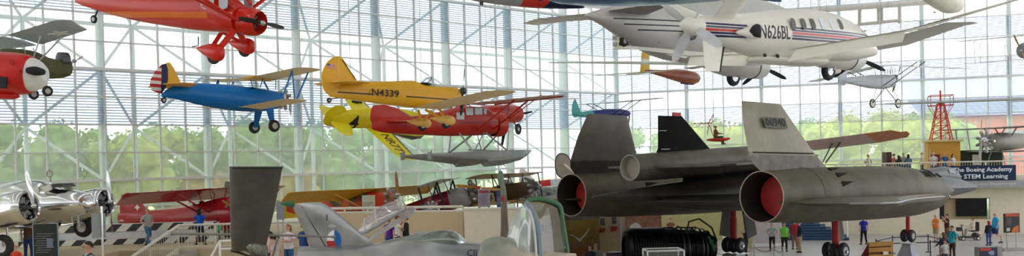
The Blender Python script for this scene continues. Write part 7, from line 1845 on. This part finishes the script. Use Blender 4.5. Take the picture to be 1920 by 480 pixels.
# ================================================================ visitors and boards on the raised floor, left
slab([(-13.5, 27.5), (-1.9, 27.5), (-1.9, 37.2), (-13.5, 37.2)], 0, TZ, 'trim_62', beige)
for args in (
    dict(label='person in brown t-shirt, jeans and navy cap looking at the silver aircraft', px=48, Y=37.6, shirt=(.12, .06, .03), pants=(.02, .05, .16), hat=(.02, .02, .08), hair=(.05, .03, .02), rz=.2, h=1.76, arms='down'),
    dict(label='small child with red shirt at the bottom left corner', px=24, Y=31, shirt=(.6, .06, .02), hair=(.3, .15, .07), rz=PI, h=1.12, pants=(.1, .1, .1)),
    dict(label='person with short dark hair, grey t-shirt and black straps in the left foreground', px=161, Y=22.5, shirt=(.36, .36, .36), hair=(.03, .02, .015), rz=PI - .9, h=1.84, bag=(.02, .02, .02), pants=(.08, .08, .1), heavy=1.1, skin=(.5, .25, .16)),
    dict(label='bald person in grey t-shirt and blue jeans standing by the striped barrier', px=273, Y=43.4, shirt=(.36, .37, .37), pants=(.05, .16, .3), bald=True, legs='walk', rz=-PI / 2 - .5, h=1.78, arms='hips'),
    dict(label='black-haired person in bright blue top behind the cream balustrade', px=371, Y=43.4, shirt=(.01, .08, .5), pants=(.02, .02, .025), hair=(.01, .01, .01), longhair=True, rz=-.2, h=1.7, legs='walk', arms='fold'),
    dict(label='child in green shirt behind the cream balustrade right of the blue top', px=405, Y=43.2, shirt=(.02, .4, .14), hair=(.02, .01, .01), rz=.5, h=1.2, pants=(.05, .05, .06)),
    dict(label='dark-haired person in pink-white top behind the foot of the dark tail slab', px=502, Y=30.4, shirt=(.6, .42, .38), hair=(.03, .02, .02), rz=1.6, h=1.45, longhair=True),
    dict(label='person with black cap in front of the person in pink-white', px=513, Y=29.2, shirt=(.5, .4, .36), hair=(.01, .01, .01), hat=(.02, .02, .02), rz=1.0, h=1.35),
    dict(label='red-haired person in white t-shirt and jeans left of the grey tail fin', px=537, Y=31, shirt=(.66, .58, .6), hair=(.3, .1, .04), longhair=True, rz=PI - .4, h=1.62, arms='fold', pants=(.03, .1, .26), heavy=1.1),
    dict(label='person in navy blue t-shirt and jeans beside the red-haired person', px=566, Y=30.0, shirt=(.01, .05, .18), pants=(.02, .08, .24), hair=(.12, .07, .03), rz=-.7, h=1.72, heavy=1.15),
    dict(label='person in purple top and blue jeans in front of the beige parapet', px=726, Y=35.6, shirt=(.12, .02, .3), pants=(.02, .05, .2), hair=(.1, .04, .02), rz=-.4, h=1.5),
    dict(label='person in white shirt holding a camera in front of the beige parapet', px=742, Y=35.2, shirt=(.6, .58, .55), pants=(.04, .05, .05), hair=(.12, .06, .03), rz=-1.2, h=1.6, arms='camera'),
    dict(label='dark-haired person in black shirt facing the person with the camera', px=758, Y=35.4, shirt=(.015, .015, .018), pants=(.02, .02, .02), hair=(.04, .02, .01), rz=1.4, h=1.56, arms='fold'),
    dict(label='person in dark shirt half hidden behind the swept grey tail fin', px=654, Y=43.0, shirt=(.03, .03, .035), hair=(.03, .02, .02), rz=PI, h=1.74)):
    person(z=TZ, **args)
tb_ = thing('table', 'small grey metal table right of the people at the parapet', 'table', atY(783, 34.8, TZ), .1)
MB().box((0, 0, .98), (.62, .4, .04)).build('table_top', mat('table_grey', (.45, .44, .42), .4, .4), tb_, smooth=0)
for sx in (-1, 1):
    for sy in (-1, 1): MB().tube([(sx * .27, sy * .17, 0), (sx * .27, sy * .17, .97)], .02, 6).build('leg', M_('steel'), tb_)
def board(px, py0, py1, wpx_, Y, z0, name, label, m, hdr=None, rz=0.0, lines=8, lm=None, posts=True, frame_m_=None):
    c = atY(px, Y, z0); zt, zb_ = at(px, py0, Y).z - z0, max(at(px, py1, Y).z - z0, .1); wd = wpx_ * Y / F
    t_ = thing(name, label, 'sign', c, rz)
    MB().box((0, 0, (zt + zb_) / 2), (wd, .05, zt - zb_)).build('board', m, t_, smooth=0)
    if frame_m_:
        MB().tube([(-wd / 2, 0, zb_), (-wd / 2, 0, zt), (wd / 2, 0, zt), (wd / 2, 0, zb_), (-wd / 2, 0, zb_)], .035, 4).build('frame', frame_m_, t_)
    if hdr: MB().box((0, -.035, zt - .14), (wd * .8, .02, .12)).build('header', hdr, t_, smooth=0)
    for i in range(lines): MB().box((-wd * .08 * (i % 3), -.034, zt - .32 - i * (zt - zb_ - .4) / lines), (wd * (.7 - .08 * (i % 3)), .012, .02)).build('text_line', lm or mat('text_grey', (.2, .19, .18), .6), t_, smooth=0)
    if posts:
        for s_ in (-1, 1): MB().tube([(s_ * wd * .35, .04, 0), (s_ * wd * .35, .04, zb_ + .1)], .03, 8).build('post', M_('steel'), t_)
    return t_
bdk = mat('board_green_black', (.02, .028, .026), .4)
bb_ = board(81, 420, 482, 46, 31, TZ, 'information_board', 'dark information board with grey frame in front of the silver aircraft', bdk, None, 0, 9, frame_m_=mat('board_frame_grey', (.25, .3, .3), .5))
MB().box((.15, -.035, 1.2), (.2, .02, .3)).build('picture', mat('board_pic', (.15, .18, .25), .5), bb_, smooth=0)
MB().box((-.1, -.035, .55), (.3, .02, .16)).build('picture', mat('board_pic2', (.4, .42, .42), .5), bb_, smooth=0)
text('Electra', .1, M_('white'), 'board_lettering', bb_, frame((-.1, -.04, 1.78), (1, 0, 0), (0, 0, 1)), .002, width=.35) if 0 else None
b2 = board(181, 400, 446, 24, 31.5, TZ, 'information_board', 'back of a grey perforated board on a post behind the left foreground person', mat('perforated_grey', (.3, .33, .33), .5, .3, var=.08, scale=30), None, .5, 0, posts=False)
MB().tube([(.1, -.06, 0), (.1, -.06, 2.35)], .035, 8).build('post', M_('alu'), b2)
board(689, 366, 401, 24, 40.5, TZ, 'display_board', 'pale green display board in front of the orange-red cabin aircraft', mat('board_pale_green', (.5, .52, .38), .6), None, 0, 5)
board(906, 354, 388, 23, 44.5, TZ, 'display_board', 'grey and violet display board in front of the brown biplane', mat('board_violet_grey', (.42, .38, .44), .6), mat('board_red_hdr', (.45, .06, .08), .5), 0, 7, mat('violet_text', (.22, .13, .3), .6))
board(935.5, 357, 388, 12, 44.0, TZ, 'display_board', 'narrow blue display board left of the upright blade', mat('board_blue', (.08, .1, .22), .5), None, 0, 6, mat('pale_text', (.4, .42, .5), .6))
board(523, 378, 412, 14, 40.5, TZ, 'display_board', 'grey display board between the dark tail slab and the grey jet fin', mat('board_plain_grey', (.3, .32, .34), .5), None, .4, 0)
# radial engine on a stand and a model
re_ = thing('radial_engine', 'polished radial engine on a stand behind the beige parapet', 'engine', atY(807, 41.5, TZ), 0)
zc = at(807, 391, 41.5).z - TZ
e_ = radial(re_, (0, 0, zc), (-.25, -1, 0), .34, 9, M_('alu'), cyl_r=.06)
MB().tube([(0, .1, 0), (0, .1, zc)], .06, 8).build('stand', M_('steel'), re_)
bx_ = thing('exhibit_board', 'bright blue panel left of the polished radial engine', 'display', atY(797, 42.2, TZ))
MB().box((0, 0, .85), (.35, .1, 1.7)).build('panel', mat('panel_blue', (.02, .12, .35), .5), bx_, smooth=0)
MB().box((0, 0, .03), (.5, .4, .06)).build('base', M_('steel'), bx_, smooth=0)
# spare propeller with orange blade, upright between the biplanes
up_ = thing('upright_propeller', 'upright wooden propeller with orange-red hub between the two parked biplanes', 'propeller', atY(896, 46, TZ))
zc = at(896, 352, 46).z - TZ
h_ = prop(up_, (0, 0, zc), (0, -1, 0), 1.15, 2, .12, .17, mat('prop_orange_wood', (.55, .28, .06), .4), None, M_('red'))
MB().tube([(0, .15, 0), (0, .15, zc)], .05, 8).build('stand', M_('steel'), up_)

# ================================================================ outdoors: trees, cars and the red building
lf1 = mat('leaf_green', (.38, .56, .16), .7, var=.35, scale=1.2); lf2 = mat('leaf_yellow_green', (.66, .72, .16), .7, var=.35, scale=1.2); lf3 = mat('leaf_blue_green', (.28, .5, .26), .7, var=.35, scale=1.2); lfo = mat('leaf_autumn', (.75, .5, .12), .7, var=.3, scale=1.5)
bark = mat('bark', (.12, .09, .06), .9)
def tree(loc, h, w_, m, label, seed, group):
    rnd = random.Random(seed)
    t_ = thing('tree', label, 'tree', loc, rnd.random() * 6, group)
    q = MB(); 
    for i in range(16):
        a = rnd.random() * 2 * PI; rr = w_ * .55 * math.sqrt(rnd.random()); zz = h * (.3 + .6 * rnd.random()); s_ = w_ * (.22 + .14 * rnd.random()) * (1.15 - zz / h * .5)
        rr *= 1.1 - .6 * max(0, zz / h - .55); cx, cy = rr * math.cos(a), rr * math.sin(a)
        q.body([(cx - s_ * .8, zz, .02, .02, 2, cy), (cx - s_ * .5, zz, s_ * .62, s_ * .62, 2, cy), (cx, zz, s_ * .8, s_ * .8, 2, cy), (cx + s_ * .5, zz, s_ * .62, s_ * .62, 2, cy), (cx + s_ * .8, zz, .02, .02, 2, cy)], 10, sub=1)
        for k in range(130):
            u = rnd.uniform(-1, 1); th = rnd.uniform(0, 2 * PI); sq = math.sqrt(1 - u * u); rad = s_ * rnd.uniform(.78, 1.12)
            p = V((cx + rad * sq * math.cos(th), cy + rad * sq * math.sin(th), zz + rad * u)); l = rnd.uniform(.12, .28)
            d1 = V((rnd.uniform(-1, 1), rnd.uniform(-1, 1), rnd.uniform(-1, 1))).normalized() * l; d2 = d1.orthogonal().normalized() * l * .7
            q.add([p - d1, p - d2, p + d1, p + d2], [(0, 1, 2, 3)])
    q.build('crown', m, t_, smooth=0)
    MB().tube([(0, 0, 0), (.1, .05, h * .35), (0, .1, h * .6)], [w_ * .05, w_ * .035, w_ * .02], 8).build('trunk', bark, t_)
    return t_
protos = [tree((-60, 120, 1.1), 9.5, 7.6, m, lb, 11 + i, 'trees beyond the glass walls, ' + g) for i, (m, lb, g) in enumerate((
    (lf1, 'mid green leafy tree beyond the glass wall', 'mid green'), (lf2, 'yellow-green leafy tree beyond the glass wall', 'yellow-green'), (lf3, 'dark blue-green tree beyond the glass wall', 'dark green'), (lfo, 'small orange-yellow autumn tree beyond the glass wall', 'autumn'), (lf1, 'mid green leafy tree beyond the glass wall', 'mid green')))]
used = [False] * 5
def put(k, p, sc_, rz):
    global used
    o = protos[k] if not used[k] else copy_tree(protos[k]); used[k] = True
    o.location = p; o.rotation_euler.z = rz; o.scale = (sc_, sc_, sc_)
rnd = random.Random(5)
for i in range(-7, 33, 5):
    for off, s0 in ((16, 0.80), (24, 0.94)):
        a = LW(i + (2.5 if off == 24 else 0), 0, off + rnd.uniform(-.6, .6)); k = rnd.choice((0, 0, 2, 4, 1, 0))
        put(k, (a.x, a.y, 1.1), s0 * rnd.uniform(.88, 1.06), rnd.random() * 6)
for i in (.5, 10.5, 15.5): a = LW(i, 0, 13.5); put(3, (a.x, a.y, 1.1), .45, i)
for j in range(1, 20, 5):
    a = RW(j, 0, 16 + rnd.uniform(-.5, .5)); put(rnd.choice((1, 1, 0)), (a.x, a.y, 1.1), rnd.uniform(.72, .9), rnd.random() * 6)
    a = RW(j + 2.5, 0, 24); put(rnd.choice((0, 1)), (a.x, a.y, 1.1), rnd.uniform(.85, .95), rnd.random() * 6)
# cars in the lot
def car(loc, rz, m, label):
    t_ = thing('car', label, 'car', loc, rz)
    MB().body([(-2.1, .55, .6, .2, 4), (-1.9, .65, .82, .33, 4), (0, .68, .88, .36, 4), (1.7, .62, .84, .3, 4), (2.15, .5, .6, .18, 4)], 16).build('body', m, t_)
    MB().body([(-1.7, .95, .6, .1, 3), (-1.1, 1.15, .68, .3, 3), (.2, 1.18, .7, .32, 3), (1.0, .95, .6, .1, 3)], 14).build('cabin', mat('car_glass', (.08, .1, .12), .1), t_)
    for x in (-1.3, 1.35):
        for y in (-.8, .8): wheel(t_, (x, y, .32), .32, .2)
    return t_
for px, Y, c, lb in ((20, 66, (.75, .75, .75), 'white parked car outside at the far left of the glass wall'), (235, 72, (.7, .72, .75), 'silver parked car outside behind the tail of the dark red monoplane'), (590, 92, (.75, .75, .75), 'white parked car outside above the yellow wing'), (700, 100, (.05, .12, .4), 'blue parked car outside left of the floats'), (830, 104, (.7, .7, .7), 'pale parked car outside below the floats'), (980, 110, (.6, .35, .1), 'orange parked car outside beside the upright blade')):
    car(atY(px, Y, 1.3 if px < 970 else 1.2), .9, cm(c, 'car'), lb)
rb_ = thing('red_building', 'long red building with a blue-grey sloping roof outside the right glass wall', 'building', atY(1742, 118, 0), R(-8))
MB().box((30, 6, 5.2), (60, 12, 9.9)).build('wall', mat('building_red', (.55, .08, .07), .7, var=.04), rb_, smooth=0)
MB().prism([(-1, -1, 10.15), (61, -1, 10.15), (61, 14, 15.5), (-1, 14, 15.5)], (0, 0, .2)).build('roof', bandmat('building_roof', (.3, .36, .45), [([('x', 0, .12, .5, 0)], (.38, .44, .52))], .6), rb_, smooth=0)
for i in range(9): MB().box((4 + i * 6, -.05, 7.5), (2.2, .1, 1.2)).build('window', mat('building_glass', (.2, .24, .28), .2), rb_, smooth=0)
wb_ = thing('white_building', 'low white building outside behind the trees of the left glass wall', 'building', atY(620, 130, 0), R(35))
MB().box((0, 0, 4), (40, 10, 6)).build('wall', mat('building_white', (.66, .66, .64), .7), wb_, smooth=0)
MB().box((0, 0, 7.1), (41, 11, .3)).build('roof', mat('building_roof_grey', (.4, .4, .42), .7), wb_, smooth=0)
for i in range(8): MB().box((-17 + i * 5, -5.05, 4.5), (2.5, .1, 1.4)).build('window', mat('building_glass', (.2, .24, .28), .2), wb_, smooth=0)
